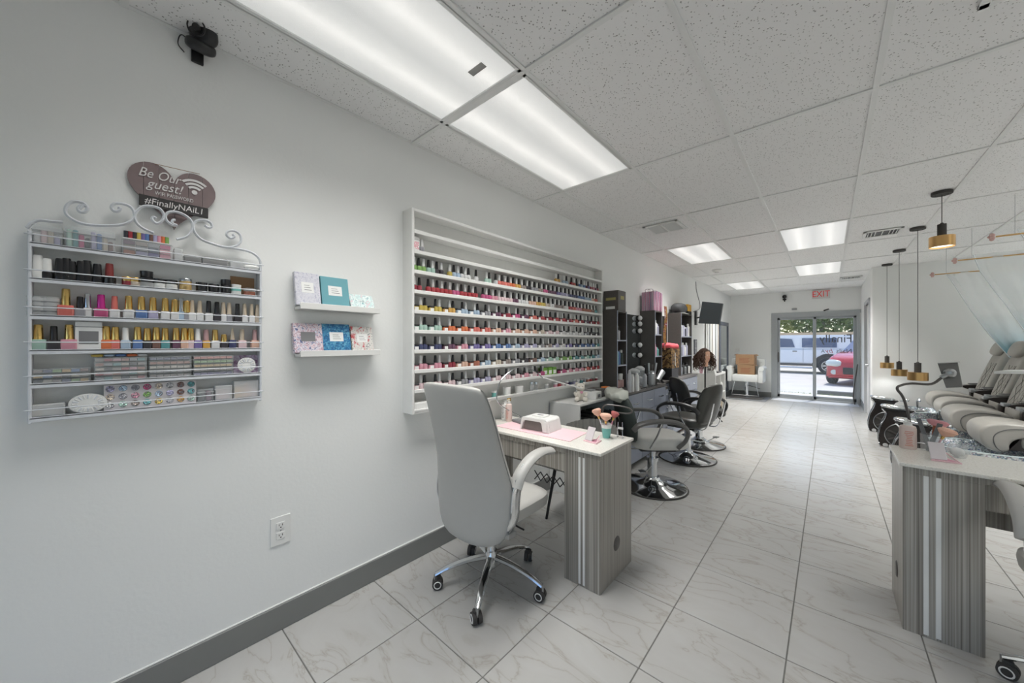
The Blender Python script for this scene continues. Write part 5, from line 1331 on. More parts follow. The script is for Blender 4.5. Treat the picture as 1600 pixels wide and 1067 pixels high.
M_BR1 = mat('peach_bristle', (232, 186, 164), 0.9, noise_amt=0.15, noise_scale=120); M_BR2 = mat('rose_bristle', (190, 110, 108), 0.9, noise_amt=0.2, noise_scale=120)
cx, cyy = -1.055, 2.10
t = thing('teal_cup', 'teal pleated cup with a white rim band holding makeup brushes', 'cup', (cx, cyy, Z1))
b_ = BM(); lathe(b_, [(0, 0), (0.022, 0), (0.030, 0.062)], n=24); link('cup_body', b_, M_TEAL, t, smooth=True)
b_ = BM(); lathe(b_, [(0.030, 0.062), (0.033, 0.085), (0.030, 0.085), (0.026, 0.06)], n=24); link('rim_band', b_, M_WHITEP, t, smooth=True)
brush('large peach fan brush leaning left in the teal cup', (cx - 0.004, cyy, Z1 + 0.006), (cx - 0.05, cyy - 0.01, Z1 + 0.13), 0.05, 0, M_BR1, M_SILVER, 0.026)
brush('wide peach powder brush upright in the teal cup', (cx + 0.002, cyy - 0.005, Z1 + 0.006), (cx + 0.004, cyy - 0.015, Z1 + 0.108), 0.048, 0, M_BR1, M_ROSE, 0.032)
brush('dusky rose brush leaning right in the teal cup', (cx + 0.006, cyy + 0.004, Z1 + 0.006), (cx + 0.035, cyy + 0.03, Z1 + 0.125), 0.042, 0, M_BR2, M_ROSE, 0.022)
def wire_loop(label, pts, m, r=0.0028, name='wire_stand'):
    b_ = BM(); tube(b_, pts, r, 6); return tag(link(name, b_, m, smooth=True), label, 'stand')
wire_loop('dark wire lamp arm looping above the brushes on the left table', [(-1.09, 2.16, Z1 + 0.001), (-1.11, 2.16, Z1 + 0.12), (-1.10, 2.16, Z1 + 0.19), (-1.02, 2.18, Z1 + 0.195), (-0.95, 2.20, Z1 + 0.185), (-0.93, 2.20, Z1 + 0.165), (-0.96, 2.20, Z1 + 0.150), (-1.03, 2.18, Z1 + 0.15)], M_DKGREY, 0.005)
t = thing('easel', 'small silver wire easel standing behind the teal cup', 'stand', (-0.985, 2.15, Z1))
for s in (-1, 1):
    b_ = BM(); tube(b_, [(s * 0.018 - 0.004, 0, 0.0), (s * 0.014, 0.0, 0.10)], 0.002, 6, smooth=0); cyl(b_, (s * 0.018 - 0.004, -0.004, 0.003), (s * 0.018 - 0.004, 0.02, 0.003), 0.002, n=6); link('leg', b_, M_SILVER, t, smooth=True)
b_ = BM(); box(b_, (-0.018, -0.002, 0.055), (0.018, 0.002, 0.068)); link('crossbar', b_, M_WHITEP, t)
def phone_stand(label, c, rot, z):
    t = thing('phone_stand', label, 'phone stand', (c[0], c[1], z), rot)
    b_ = BM(); prism(b_, [(-0.045, -0.03, 0), (0.055, -0.03, 0), (0.03, 0.05, 0), (-0.01, 0.05, 0)], (0, 0, 0.006)); link('base', b_, M_PINK, t)
    b_ = BM(); prism(b_, [(-0.03, -0.022, 0.0062), (0.038, -0.022, 0.0062), (0.02, 0.036, 0.0062), (-0.006, 0.036, 0.0062)], (0, 0, 0.002)); link('inset', b_, M_ROSE, t)
    b_ = BM(); obox(b_, (-0.015, 0.0, 0.045), (0.055, 0.006, 0.085), (R(-28), 0, 0), 0.003); link('back_plate', b_, mat('frosted_pink', (214, 206, 208), 0.3), t)
    b_ = BM(); tube(b_, [(0.05, -0.028, 0.005), (0.022, 0.046, 0.035), (-0.005, 0.046, 0.005)], 0.0025, 6, smooth=0); link('brace', b_, M_PINK, t)
phone_stand('pink phone stand at the corridor end of the left nail table', (-1.075, 1.955), R(-10), Z1)
# slim LED desk lamp over the far end of the display
t = thing('desk_lamp', 'slim silver arched desk lamp clamped at the wall end of the left table', 'lamp', (-1.83, 2.19, Z1)); inv = Matrix.Translation(-t.location)
b_ = BM(); cyl(b_, (0, 0, 0), (0, 0, 0.012), 0.018, n=14); link('clamp', b_, M_STEEL, t)
b_ = BM(); pts = [Vector((-1.83, 2.19, Z1 + 0.01))] + [P(px, py, X=-1.82) for px, py in ((779, 630), (779, 603), (790, 586), (812, 573), (832, 578), (848, 590))]
tube(b_, pts, 0.0042, 7); o = link('arched_arm', b_, M_SILVER, t, smooth=True); o.matrix_parent_inverse = inv
e = pts[-1]; f_ = P(908, 607, X=-1.66)
b_ = BM(); d = f_ - e; box(b_, (0, -0.016, -0.005), (d.length, 0.016, 0.005), 0.003); xf(b_, b_.verts[:], Matrix.Translation(e) @ d.to_track_quat('X', 'Z').to_matrix().to_4x4()); o = link('light_bar', b_, M_WHITEP, t); o.matrix_parent_inverse = inv

# ---- things on the right nail table
Z2 = T2['zt'] + 0.0005
pump('blush printed spray bottle on the near corner of the right nail table', (0.325, 2.90, Z2), 0.155, 0.034, M_BLUSH, M_SALMON, name='lotion_bottle')
t = thing('tool_cup', 'clear acrylic cup holding files and brushes on the right nail table', 'cup', (0.405, 2.90, Z2))
b_ = BM(); lathe(b_, [(0, 0.002), (0.034, 0.002), (0.036, 0.09)], n=24); link('clear_body', b_, M_CLEAR, t, smooth=True)
def filestick(label, a, b, m, w=0.018):
    b_ = BM(); a, b = Vector(a), Vector(b); d = (b - a); L_ = d.length
    box(b_, (-w / 2, -0.002, 0), (w / 2, 0.002, L_), 0.0019, seg=1); xf(b_, b_.verts[:], Matrix.Translation(a) @ Vector((0, 0, 1)).rotation_difference(d.normalized()).to_matrix().to_4x4())
    tag(link('nail_file', b_, m), label, 'nail file')
M_FILE = mat('grey_grit', (112, 114, 116), 0.8, noise_amt=0.2, noise_scale=150)
filestick('grey nail file leaning left in the clear cup', (0.405, 2.895, Z2 + 0.004), (0.365, 2.91, Z2 + 0.165), M_FILE)
filestick('grey nail file leaning right in the clear cup', (0.395, 2.88, Z2 + 0.004), (0.435, 2.865, Z2 + 0.155), M_FILE, 0.02)
filestick('copper coloured nail file upright in the clear cup', (0.412, 2.905, Z2 + 0.004), (0.422, 2.915, Z2 + 0.135), mc('copper'), 0.012)
brush('peach fan brush in the clear cup on the right nail table', (0.416, 2.895, Z2 + 0.004), (0.448, 2.88, Z2 + 0.09), 0.045, 0, M_BR1, M_PINK, 0.032)
brush('rose pink fan brush behind the peach one on the right nail table', (0.41, 2.915, Z2 + 0.004), (0.435, 2.95, Z2 + 0.12), 0.04, 0, mat('pink_bristle', (226, 164, 170), 0.9, noise_amt=0.15, noise_scale=120), M_PINK, 0.034)
t = thing('glass_jar', 'round clear glass jar of cotton right of the brush cup', 'jar', (0.485, 2.83, Z2))
b_ = BM(); lathe(b_, [(0, 0.001), (0.028, 0.001), (0.038, 0.03), (0.030, 0.06), (0.026, 0.068)], n=24); link('glass_body', b_, M_CLEAR, t, smooth=True)
b_ = BM(); cushion(b_, (0, 0, 0.027), (0.05, 0.05, 0.042), 0.9, 1); link('cotton', b_, M_PAPER, t, smooth=True)
phone_stand('pink phone stand on the near edge of the right nail table', (0.415, 2.70), R(8), Z2)
# gooseneck tablet holder
def gp(px, py, Y): return P(px, py, Y=Y)
t = thing('tablet_holder', 'black gooseneck holder with a grey tablet rising from the right nail table', 'tablet holder', (0.36, 2.97, Z2))
inv = Matrix.Translation(-t.location)
b_ = BM(); pts = [Vector((0.36, 2.97, Z2)), gp(1414, 628, 2.98), gp(1402, 608, 2.98), gp(1408, 602, 3.0), gp(1425, 599, 3.02), gp(1455, 600, 3.04), gp(1474, 588, 3.06)]
tube(b_, pts, 0.0065, 8); o = link('gooseneck', b_, M_DKGREY, t, smooth=True); o.matrix_parent_inverse = inv
b_ = BM(); c = gp(1484, 583, 3.07); cyl(b_, gp(1470, 590, 3.06), c, 0.011, 0.013, n=12); cushion(b_, c, (0.05, 0.04, 0.05), 0.9, 1); o = link('ball_mount', b_, M_STEEL, t, smooth=True); o.matrix_parent_inverse = inv
b_ = BM(); q = [gp(1465, 568, 3.10), gp(1496, 566, 3.13), gp(1504, 605, 3.06), gp(1478, 606, 3.04)]
prism(b_, q, (0.004, 0.012, 0)); bmesh.ops.bevel(b_, geom=b_.edges[:], offset=0.002, segments=1, affect='EDGES'); o = link('tablet', b_, mat('tablet_grey', (98, 98, 96), 0.45), t); o.matrix_parent_inverse = inv
b_ = BM(); tube(b_, [q[0] + Vector((0, -0.004, 0.002)), q[1] + Vector((0.006, -0.01, 0.003))], 0.003, 6, smooth=0); o = link('clamp_bar', b_, M_STEEL, t); o.matrix_parent_inverse = inv
t = thing('nail_desk_lamp', 'white blade-shaped lamp head entering from the right edge above the right table', 'lamp', (1.10, 2.95, Z2))
inv = Matrix.Translation(-t.location)
b_ = BM(); a, b = gp(1553, 580, 2.8), Vector((0.98, 2.85, 1.255))
pts = []
prism(b_, [a, a + Vector((0.05, 0.03, 0.008)), b + Vector((0, 0.05, 0.012)), b + Vector((0, -0.04, 0.008)), a + Vector((0.04, -0.03, 0.004))], (0, 0, -0.012)); o = link('lamp_head', b_, M_WHITEP, t); o.matrix_parent_inverse = inv
b_ = BM(); tube(b_, [b, (1.10, 2.93, 1.20), (1.12, 2.95, 1.0), (1.10, 2.95, Z2)], 0.009, 8); o = link('lamp_arm', b_, M_WHITEP, t, smooth=True); o.matrix_parent_inverse = inv

# ================================================================== SALON SIDE
# small white table with bear
WT = (-1.97, -1.62, 2.86, 4.0, 0.755)
t = thing('white_side_table', 'white panelled side table under the right end of the polish display', 'table', (-1.8, 3.2, 0))
inv = Matrix.Translation(-t.location)
def L(n, b_, m, **k):
    o = link(n, b_, m, t, **k); o.matrix_parent_inverse = inv; return o
x0, x1, y0, y1, zt = -1.975, -1.655, 2.78, 3.50, 0.83
b_ = BM(); box(b_, (x0, y0, zt - 0.02), (x1, y1, zt), 0.004); L('table_top', b_, M_WHITE)
b_ = BM(); box(b_, (x0, y0, 0), (x1, y0 + 0.018, zt - 0.02), 0.001, seg=1); L('end_panel', b_, M_WHITE)
b_ = BM(); box(b_, (x0, y1 - 0.018, 0), (x1, y1, zt - 0.02), 0.001, seg=1); L('end_panel', b_, M_WHITE)
b_ = BM(); box(b_, (x0, y0 + 0.018, 0.3), (x0 + 0.012, y1 - 0.018, zt - 0.02)); L('back_panel', b_, M_WHITE)
b_ = BM(); box(b_, (x0 + 0.012, y0 + 0.018, 0.37), (x1, y1 - 0.018, 0.39)); L('shelf', b_, M_WHITE)
for k in range(4):
    for r_ in range(2):
        y = y0 + 0.13 + k * 0.16
        tb = thing('drawer_box', 'black drawer box, %s from left in the %s row under the white side table' % (ordn(k + 1), ('lower', 'upper')[r_]), 'drawer box', (-1.77, y, 0.391 + r_ * 0.15), 0, 'black drawer boxes under the white side table')
        b_ = BM(); box(b_, (-0.14, -0.062, 0), (0.13, 0.062, 0.145), 0.003, seg=1); link('box_body', b_, M_BLACK, tb)
        b_ = BM(); box(b_, (0.131, -0.035, 0.055), (0.134, 0.035, 0.085), 0.001, seg=1); link('label_holder', b_, mat('cream_label', (216, 206, 180), 0.6), tb)
# teddy bear
def teddy(label, loc, s, rot):
    t = thing('teddy_bear', label, 'soft toy', loc, rot)
    M_FUR = mat('cream_plush', (226, 220, 208), 0.95, bump=0.8, bump_scale=90, sheen=0.5)
    b_ = BM(); cushion(b_, (0, 0, 0.07 * s), (0.10 * s, 0.115 * s, 0.13 * s), 0.9, 1); link('body', b_, M_FUR, t, smooth=True)
    b_ = BM(); cushion(b_, (0.01 * s, 0, 0.165 * s), (0.095 * s, 0.11 * s, 0.095 * s), 0.95, 1); cushion(b_, (0.055 * s, 0, 0.152 * s), (0.04 * s, 0.048 * s, 0.038 * s), 1, 1); hd_ = link('head', b_, M_FUR, t, smooth=True)
    b_ = BM()
    for q in (-1, 1): cushion(b_, (0.052 * s, q * 0.022 * s, 0.178 * s), (0.01 * s, 0.011 * s, 0.011 * s), 1, 1, 8, 6)
    cushion(b_, (0.074 * s, 0, 0.160 * s), (0.010 * s, 0.018 * s, 0.012 * s), 1, 1, 8, 6); link('eyes_and_nose', b_, M_BLACK, hd_, smooth=True)
    for q in (-1, 1):
        b_ = BM(); cushion(b_, (0, q * 0.045 * s, 0.21 * s), (0.022 * s, 0.038 * s, 0.036 * s), 1, 1, 12, 8); link('ear', b_, M_FUR, t, smooth=True)
        b_ = BM(); cushion(b_, (0.045 * s, q * 0.062 * s, 0.085 * s), (0.085 * s, 0.042 * s, 0.045 * s), 0.9, 1, 12, 8, rot=(0, R(30), -q * R(15))); link('arm', b_, M_FUR, t, smooth=True)
        b_ = BM(); cushion(b_, (0.07 * s, q * 0.05 * s, 0.03 * s), (0.12 * s, 0.055 * s, 0.058 * s), 0.9, 1, 12, 8, rot=(0, 0, q * R(12))); link('leg', b_, M_FUR, t, smooth=True)
    b_ = BM(); cushion(b_, (0.068 * s, 0.004, 0.112 * s), (0.02 * s, 0.035 * s, 0.03 * s), 0.8, 1, 10, 6); link('bow', b_, M_ROSE, t, smooth=True)
teddy('cream teddy bear sitting on the white side table', (-1.77, 2.99, 0.83), 0.78, R(-52))
t = thing('sterilizer_box', 'white plastic steriliser box right of the teddy bear', 'appliance', (-1.80, 3.18, 0.83), R(4))
b_ = BM(); box(b_, (-0.10, -0.065, 0), (0.12, 0.065, 0.075), 0.008); link('housing', b_, M_WHITEP, t)
b_ = BM(); box(b_, (-0.09, -0.055, 0.076), (0.06, 0.055, 0.088), 0.004); link('lid', b_, mat('grey_plastic', (150, 152, 152), 0.4), t)
b_ = BM(); box(b_, (0.1205, -0.03, 0.02), (0.122, 0.03, 0.05)); link('printed_panel', b_, M_INKG, t)
carton('dark_box', 'dark grey box on the white side table, right of the white appliance', 'box', (-1.79, 3.34, 0.83), (0.14, 0.13, 0.085), M_DKGREY, face=M_INKG)
t = thing('orange_coil', 'orange coiled plastic rings on the end of the white side table', 'coil', (-1.75, 3.47, 0.83))
for q in range(4):
    b_ = BM(); lathe(b_, [(0.022 * math.cos(a) + 0.03, 0.012 * math.sin(a)) for a in [2 * PI * k / 8 for k in range(9)]], (0, 0, 0.012 + q * 0.024), 18); link('ring', b_, mat('orange_plastic', (226, 132, 60), 0.4), t, smooth=True)
tub('spray_bottle', 'small blue bottle beside the orange coil', 'bottle', (-1.69, 3.46, 0.83), 0.013, 0.08, mat('blue_plastic', (96, 130, 170), 0.3), mat('blue_plastic', (96, 130, 170), 0.3))

# counters
def counter(label, y0, y1, x1, zt, nd):
    t = thing('styling_counter', label, 'counter', (-1.8, (y0 + y1) / 2, 0)); inv = Matrix.Translation(-t.location)
    def L(n, b_, m, par=t, **k):
        o = link(n, b_, m, par, **k)
        if par is t: o.matrix_parent_inverse = inv
        return o
    b_ = BM(); box(b_, (XW + 0.016, y0, 0.05), (x1 - 0.02, y1, zt - 0.03), 0.001, seg=1); L('carcass', b_, M_DKGREY)
    b_ = BM(); box(b_, (XW + 0.002, y0 - 0.01, zt - 0.03), (x1, y1 + 0.01, zt), 0.004); L('worktop', b_, mat('dark_worktop', (118, 114, 112), 0.3))
    for k in range(nd):
        a = y0 + k * (y1 - y0) / nd; b = y0 + (k + 1) * (y1 - y0) / nd
        b_ = BM(); box(b_, (x1 - 0.019, a + 0.004, zt - 0.25), (x1 - 0.002, b - 0.004, zt - 0.04), 0.002, seg=1); d = L('drawer', b_, M_BLUEGREY)
        b_ = BM(); tube(b_, [(x1, (a + b) / 2 - 0.05, zt - 0.14), (x1 + 0.022, (a + b) / 2 - 0.04, zt - 0.14), (x1 + 0.022, (a + b) / 2 + 0.04, zt - 0.14), (x1, (a + b) / 2 + 0.05, zt - 0.14)], 0.006, 6, smooth=0); o = link('handle', b_, M_SILVER, d, smooth=True); o.matrix_parent_inverse = inv @ d.matrix_parent_inverse.inverted() @ inv.inverted() if False else Matrix.Identity(4)
        b_ = BM(); box(b_, (x1 - 0.019, a + 0.004, 0.06), (x1 - 0.002, b - 0.004, zt - 0.258), 0.002, seg=1); L('door', b_, M_BLUEGREY)
    return t
ZC = 0.85
counter('blue-grey styling counter between the first and second black shelf towers', 3.68, 4.86, -1.60, ZC, 3)
counter('blue-grey styling counter below the third black shelf tower', 5.02, 6.74, -1.69, ZC, 4)

# shelf towers
def tower(label, y0, y1, x1, z0, z1, shelves):
    t = thing('shelf_tower', label, 'shelf', ((XW + x1) / 2, (y0 + y1) / 2, z0)); inv = Matrix.Translation(-t.location)
    def L(n, b_, m):
        o = link(n, b_, m, t); o.matrix_parent_inverse = inv
    e = 0.016
    for y in (y0, y1 - e):
        b_ = BM(); box(b_, (XW + 0.002, y, z0), (x1, y + e, z1), 0.001, seg=1); L('side_panel', b_, M_DKGREY)
    b_ = BM(); box(b_, (XW + 0.002, y0 + e, z0), (XW + 0.01, y1 - e, z1)); L('back_panel', b_, M_DKGREY)
    b_ = BM(); box(b_, (XW + 0.002, y0 + e, z1 - e), (x1, y1 - e, z1)); L('top_panel', b_, M_DKGREY)
    b_ = BM(); box(b_, (XW + 0.002, y0 + e, z0), (x1, y1 - e, z0 + e)); L('bottom_panel', b_, M_DKGREY)
    for z in shelves:
        b_ = BM(); box(b_, (XW + 0.01, y0 + e, z - e), (x1 - 0.001, y1 - e, z)); L('shelf', b_, M_BLUEGREY)
    for y in (y0, y1 - e):
        b_ = BM(); box(b_, (x1, y, z0), (x1 + 0.0015, y + e, z1)); L('edge_band', b_, M_BLUEGREY)
XT = -1.775
tower('tall charcoal shelf tower nearest the polish display', 3.79, 4.05, XT, ZC, 1.745, (1.13, 1.415))
tower('tall charcoal shelf tower behind the lighted mirror, middle of three', 4.96, 5.24, XT, ZC, 1.825, (1.20, 1.50))
tower('tall charcoal shelf tower nearest the wall screen', 6.12, 6.72, XT, ZC, 1.865, (1.17, 1.49))
# tower contents
def hair_bottle(label, x, y, z, r, h, m, capm, caph=0.18, grp=None, name='product_bottle'):
    t = thing(name, label, 'bottle', (x, y, z), 0, grp)
    b_ = BM(); lathe(b_, [(0, 0), (r, 0), (r, h * (0.92 - caph)), (r * 0.6, h * (1 - caph))], n=14); link('body', b_, m, t, smooth=True)
    b_ = BM(); lathe(b_, [(r * 0.62, h * (1 - caph)), (r * 0.6, h * 0.98), (0, h)], n=12); link('cap', b_, capm, t, smooth=True)
gB = 'product bottles in the black towers'
M_AQUA = mat('aqua_bottle', (110, 170, 184), 0.35); M_BLU = mat('blue_bottle', (92, 124, 178), 0.35); M_DGRN = mat('dark_green_bottle', (48, 62, 54), 0.3); M_LAV = mat('pale_lilac_bottle', (186, 186, 206), 0.35); M_GREYB = mat('pale_grey_bottle', (190, 192, 196), 0.35)
xt = -1.82
hair_bottle('grey striped spray bottle in the top bay of the first tower', xt, 3.90, 1.415, 0.028, 0.16, M_GREYB, M_BLACK, 0.3, gB)
hair_bottle('aqua bottle in the middle bay of the first tower', xt + 0.01, 3.85, 1.13, 0.024, 0.18, M_AQUA, M_AQUA, 0.12, gB)
hair_bottle('blue bottle in the middle bay of the first tower', xt + 0.01, 3.90, 1.13, 0.022, 0.16, M_BLU, M_BLU, 0.12, gB)
hair_bottle('dark green bottle in the middle bay of the first tower', xt, 3.985, 1.13, 0.028, 0.17, M_DGRN, M_CAPW, 0.2, gB)
tub('cream_jar', 'white jar in the bottom bay of the first tower', 'jar', (xt + 0.01, 3.93, ZC + 0.106), 0.034, 0.07, M_WHITEP, M_WHITEP)
b_ = BM()
for k in range(3): box(b_, (xt - 0.02, 3.83 + k * 0.06, ZC + 0.017), (xt + 0.03, 3.885 + k * 0.06, ZC + 0.105), 0.004)
tag(link('pink_caddy', b_, mat('dusty_pink', (196, 160, 156), 0.5)), 'dusty pink caddy in the bottom bay of the first tower', 'caddy')
for k, (y, h, m) in enumerate([(5.03, 0.18, M_GREYB), (5.09, 0.20, M_WHITEP), (5.16, 0.15, M_LAV)]): hair_bottle('%s bottle, %s from left in the top bay of the middle tower' % (('pale grey', 'white', 'pale lilac')[k], ordn(k + 1)), xt, y, 1.50, 0.026, h, m, m, grp=gB)
for k, (y, h, m) in enumerate([(5.02, 0.21, M_LAV), (5.08, 0.16, M_ROSE), (5.16, 0.12, M_TEAL)]): hair_bottle('%s bottle, %s from left in the middle bay of the middle tower' % (('pale lilac', 'rose', 'teal')[k], ordn(k + 1)), xt, y, 1.20, 0.024, h, m, m, grp=gB)
for k in range(6): hair_bottle('%s bottle, %s from left in the top bay of the third tower' % (('cream', 'pale grey', 'pale lilac', 'slate', 'pale lilac', 'white')[k], ordn(k + 1)), xt, 6.19 + k * 0.09, 1.49, 0.028, 0.16 + 0.03 * (k % 3), [mat('cream_bottle', (222, 220, 200), 0.4), M_GREYB, M_LAV, mat('slate_bottle', (88, 90, 104), 0.4), M_LAV, M_WHITEP][k], M_CAPW if k % 2 else M_CAPB, grp=gB)
for k in range(4): hair_bottle('%s bottle, %s from left in the middle bay of the third tower' % (('slate', 'pale lilac', 'white', 'pale lilac')[k], ordn(k + 1)), xt, 6.24 + k * 0.10, 1.17, 0.028, 0.18 + 0.035 * (k % 2), [mat('slate_bottle', (88, 90, 104), 0.4), M_LAV, M_WHITEP, M_LAV][k], M_CAPW, grp=gB)
for k in range(5): hair_bottle('%s can, %s from left in the bottom bay of the third tower' % (('silver', 'black', 'silver', 'black', 'white')[k], ordn(k + 1)), xt + 0.02, 6.19 + k * 0.10, ZC + 0.016, 0.03, 0.15 + 0.04 * (k % 2), [M_SILVER, M_BLACK, M_SILVER, M_BLACK, M_WHITEP][k], M_CAPB, grp=gB)
# tower tops
t = thing('black_carton', 'black product carton with gold print on top of the first tower', 'box', (-1.86, 3.90, 1.7455))
b_ = BM(); box(b_, (-0.09, -0.09, 0.0), (0.09, 0.11, 0.23), 0.003); link('carton', b_, M_DKGREY, t)
b_ = BM(); box(b_, (-0.06, -0.0912, 0.12), (0.06, -0.09, 0.15)); box(b_, (0.09, -0.03, 0.13), (0.0912, 0.06, 0.17)); link('gold_print', b_, mat('muted_gold', (168, 158, 100), 0.5), t)
b_ = BM(); box(b_, (-0.06, -0.0914, 0.02), (0.05, -0.09, 0.05)); link('white_print', b_, M_PAPER, t)
M_STR = print_mat('pink_blue_stripes', 'vstripes', [(190, 90, 130), (228, 220, 226), (110, 120, 150), (214, 150, 176), (120, 60, 90), (226, 226, 230)], 60)
for k, (y, w, h, lab) in enumerate([(5.0, 0.05, 0.26, 'front'), (5.10, 0.06, 0.27, 'middle'), (5.21, 0.05, 0.26, 'rear')]):
    t = thing('striped_bag', 'pink and blue striped paper bag on the middle tower, the %s one' % lab, 'bag', (-1.865, y, 1.8255), R(8 * (k - 1)), 'striped bags on the middle tower')
    b_ = BM(); box(b_, (-0.09, -w, 0), (0.09, w, h), 0.004); link('paper_body', b_, M_STR, t)
    b_ = BM(); tube(b_, [(0.03, -w, h - 0.01), (0.03, -w - 0.003, h + 0.03), (-0.03, -w - 0.003, h + 0.03), (-0.03, -w, h - 0.01)], 0.003, 5); link('bag_handle', b_, M_INKG, t)
M_LEO = print_mat('leopard_print', 'blobs', [(60, 44, 32), (150, 116, 72), (176, 142, 92), (90, 66, 44), (120, 92, 58)], 45, 0.7)
t = thing('hanging_scarf', 'gold and floral patterned scarf hanging down the side of the middle tower', 'scarf', (XT + 0.03, 5.27, 1.40))
b_ = BM(); surf(b_, lambda u, v: Vector((0.012 * math.sin(u * 9) + 0.01 * math.sin(v * 7), -0.045 + u * 0.09, 0.50 - v * 0.62)), 14, 18); bmesh.ops.solidify(b_, geom=b_.faces[:], thickness=0.012)
link('cloth', b_, print_mat('gold_floral', 'noise', [(150, 116, 66), (206, 172, 110), (186, 150, 90), (170, 70, 110), (226, 220, 216)], 14, 0.8), t, smooth=True)
t = thing('leopard_tote', 'leopard print tote box with a coral pink towel on top, between the towers', 'bag', (-1.76, 5.45, 1.02))
b_ = BM(); prism(b_, [(-0.12, -0.15, 0.0), (-0.12, 0.17, 0.0), (-0.12, 0.20, 0.29), (-0.12, -0.18, 0.29)], (0.22, 0, 0)); link('tote_body', b_, M_LEO, t)
b_ = BM(); prism(b_, [(0.1005, -0.02, 0.03), (0.1005, 0.0, 0.03), (0.1005, -0.01, 0.22), (0.1005, -0.03, 0.22)], (0.004, 0, 0)); prism(b_, [(0.1005, -0.12, 0.05), (0.1005, -0.09, 0.05), (0.1005, -0.10, 0.2), (0.1005, -0.12, 0.2)], (0.003, 0, 0), 1); link('front_straps', b_, [M_PAPER, M_BLACK], t)
b_ = BM(); box(b_, (-0.12, -0.15, -0.17), (0.10, 0.15, 0.0), 0.01); link('lower_box', b_, M_BLACK, t)
b_ = BM(); cushion(b_, (-0.01, 0.01, 0.325), (0.26, 0.40, 0.10), 0.8, 0.6, 24, 10)
for v in b_.verts: v.co.z += 0.014 * noise.noise(v.co * 22)
tag(link('towel', b_, mat('coral_towel', (226, 96, 104), 0.95, bump=0.6, bump_scale=200), loc=(-1.76, 5.45, 1.02 - 0.016), smooth=True), 'folded coral pink towel on top of the leopard tote', 'towel')
b_ = BM(); cushion(b_, (-1.87, 6.34, 1.955), (0.20, 0.46, 0.17), 0.8, 0.7)
for v in b_.verts: v.co.z += 0.012 * noise.noise(v.co * 12)
tag(link('dark_bag', b_, mat('dark_marled_bag', (78, 80, 82), 0.7, noise_amt=0.4, noise_scale=20), smooth=True), 'dark grey soft bag on top of the third tower', 'bag')
for k in range(3):
    b_ = BM(); obox(b_, (-1.87, 6.36, 1.8695 + k * 0.003), (0.20, 0.30, 0.0028), (0, 0, R(5 * k - 6))); tag(link('paper_sheet', b_, M_PAPER), 'white paper, %s from bottom under the dark bag on the third tower' % ordn(k + 1), 'paper', 'papers on the third tower')
t = thing('yellow_box', 'yellow box with a black base on the right end of the third tower', 'box', (-1.86, 6.62, 1.8655))
b_ = BM(); box(b_, (-0.08, -0.10, 0.055), (0.08, 0.09, 0.17), 0.004); link('box_top', b_, mat('ochre_card', (214, 166, 66), 0.5), t)
b_ = BM(); box(b_, (-0.08, -0.09, 0.0), (0.085, 0.09, 0.054), 0.003); link('box_base', b_, M_BLACK, t)

# lighted mirror between first and second tower
t = thing('styling_mirror', 'frameless styling mirror on the left wall between the first two towers', 'mirror', (XW, 4.5, 1.3))
b_ = BM(); box(b_, (0.002, -0.42, -0.44), (0.012, 0.44, 0.46), 0.002, seg=1); link('mirror_glass', b_, M_MIRROR, t)
b_ = BM(); box(b_, (0.002, -0.43, -0.45), (0.010, -0.42, 0.47)); box(b_, (0.002, 0.44, -0.45), (0.010, 0.45, 0.47)); link('edge_trim', b_, mat('pale_blue_edge', (186, 200, 212), 0.3), t)
t = thing('vanity_bulbs', 'vertical string of round vanity bulbs on the styling mirror', 'lights', (XW + 0.03, 4.80, 1.3))
for px, py in ((1000, 497), (1000, 506), (1000, 517), (1000, 539), (1000, 555)):
    q = P(px, py, X=XW + 0.05) - t.location
    b_ = BM(); cyl(b_, q + Vector((-0.06, 0, 0)), q + Vector((-0.03, 0, 0)), 0.034, n=14); bs = link('bulb_base', b_, M_BLACK, t)
    b_ = BM(); cushion(b_, q, (0.06, 0.066, 0.066), 1, 1, 14, 10); link('bulb', b_, mat('opal_bulb', (222, 222, 222), 0.3), bs, smooth=True)
b_ = BM(); p_ = [P(1000, py, X=XW + 0.022) - t.location for py in (497, 506, 517, 528, 539, 555, 575)]; tube(b_, p_, 0.003, 5); link('wire', b_, M_BLACK, t)
t = thing('styling_mirror', 'styling mirror on the left wall between the middle and third towers', 'mirror', (XW, 5.72, 1.35))
b_ = BM(); box(b_, (0.002, -0.34, -0.44), (0.012, 0.34, 0.46), 0.002, seg=1); link('mirror_glass', b_, M_MIRROR, t)
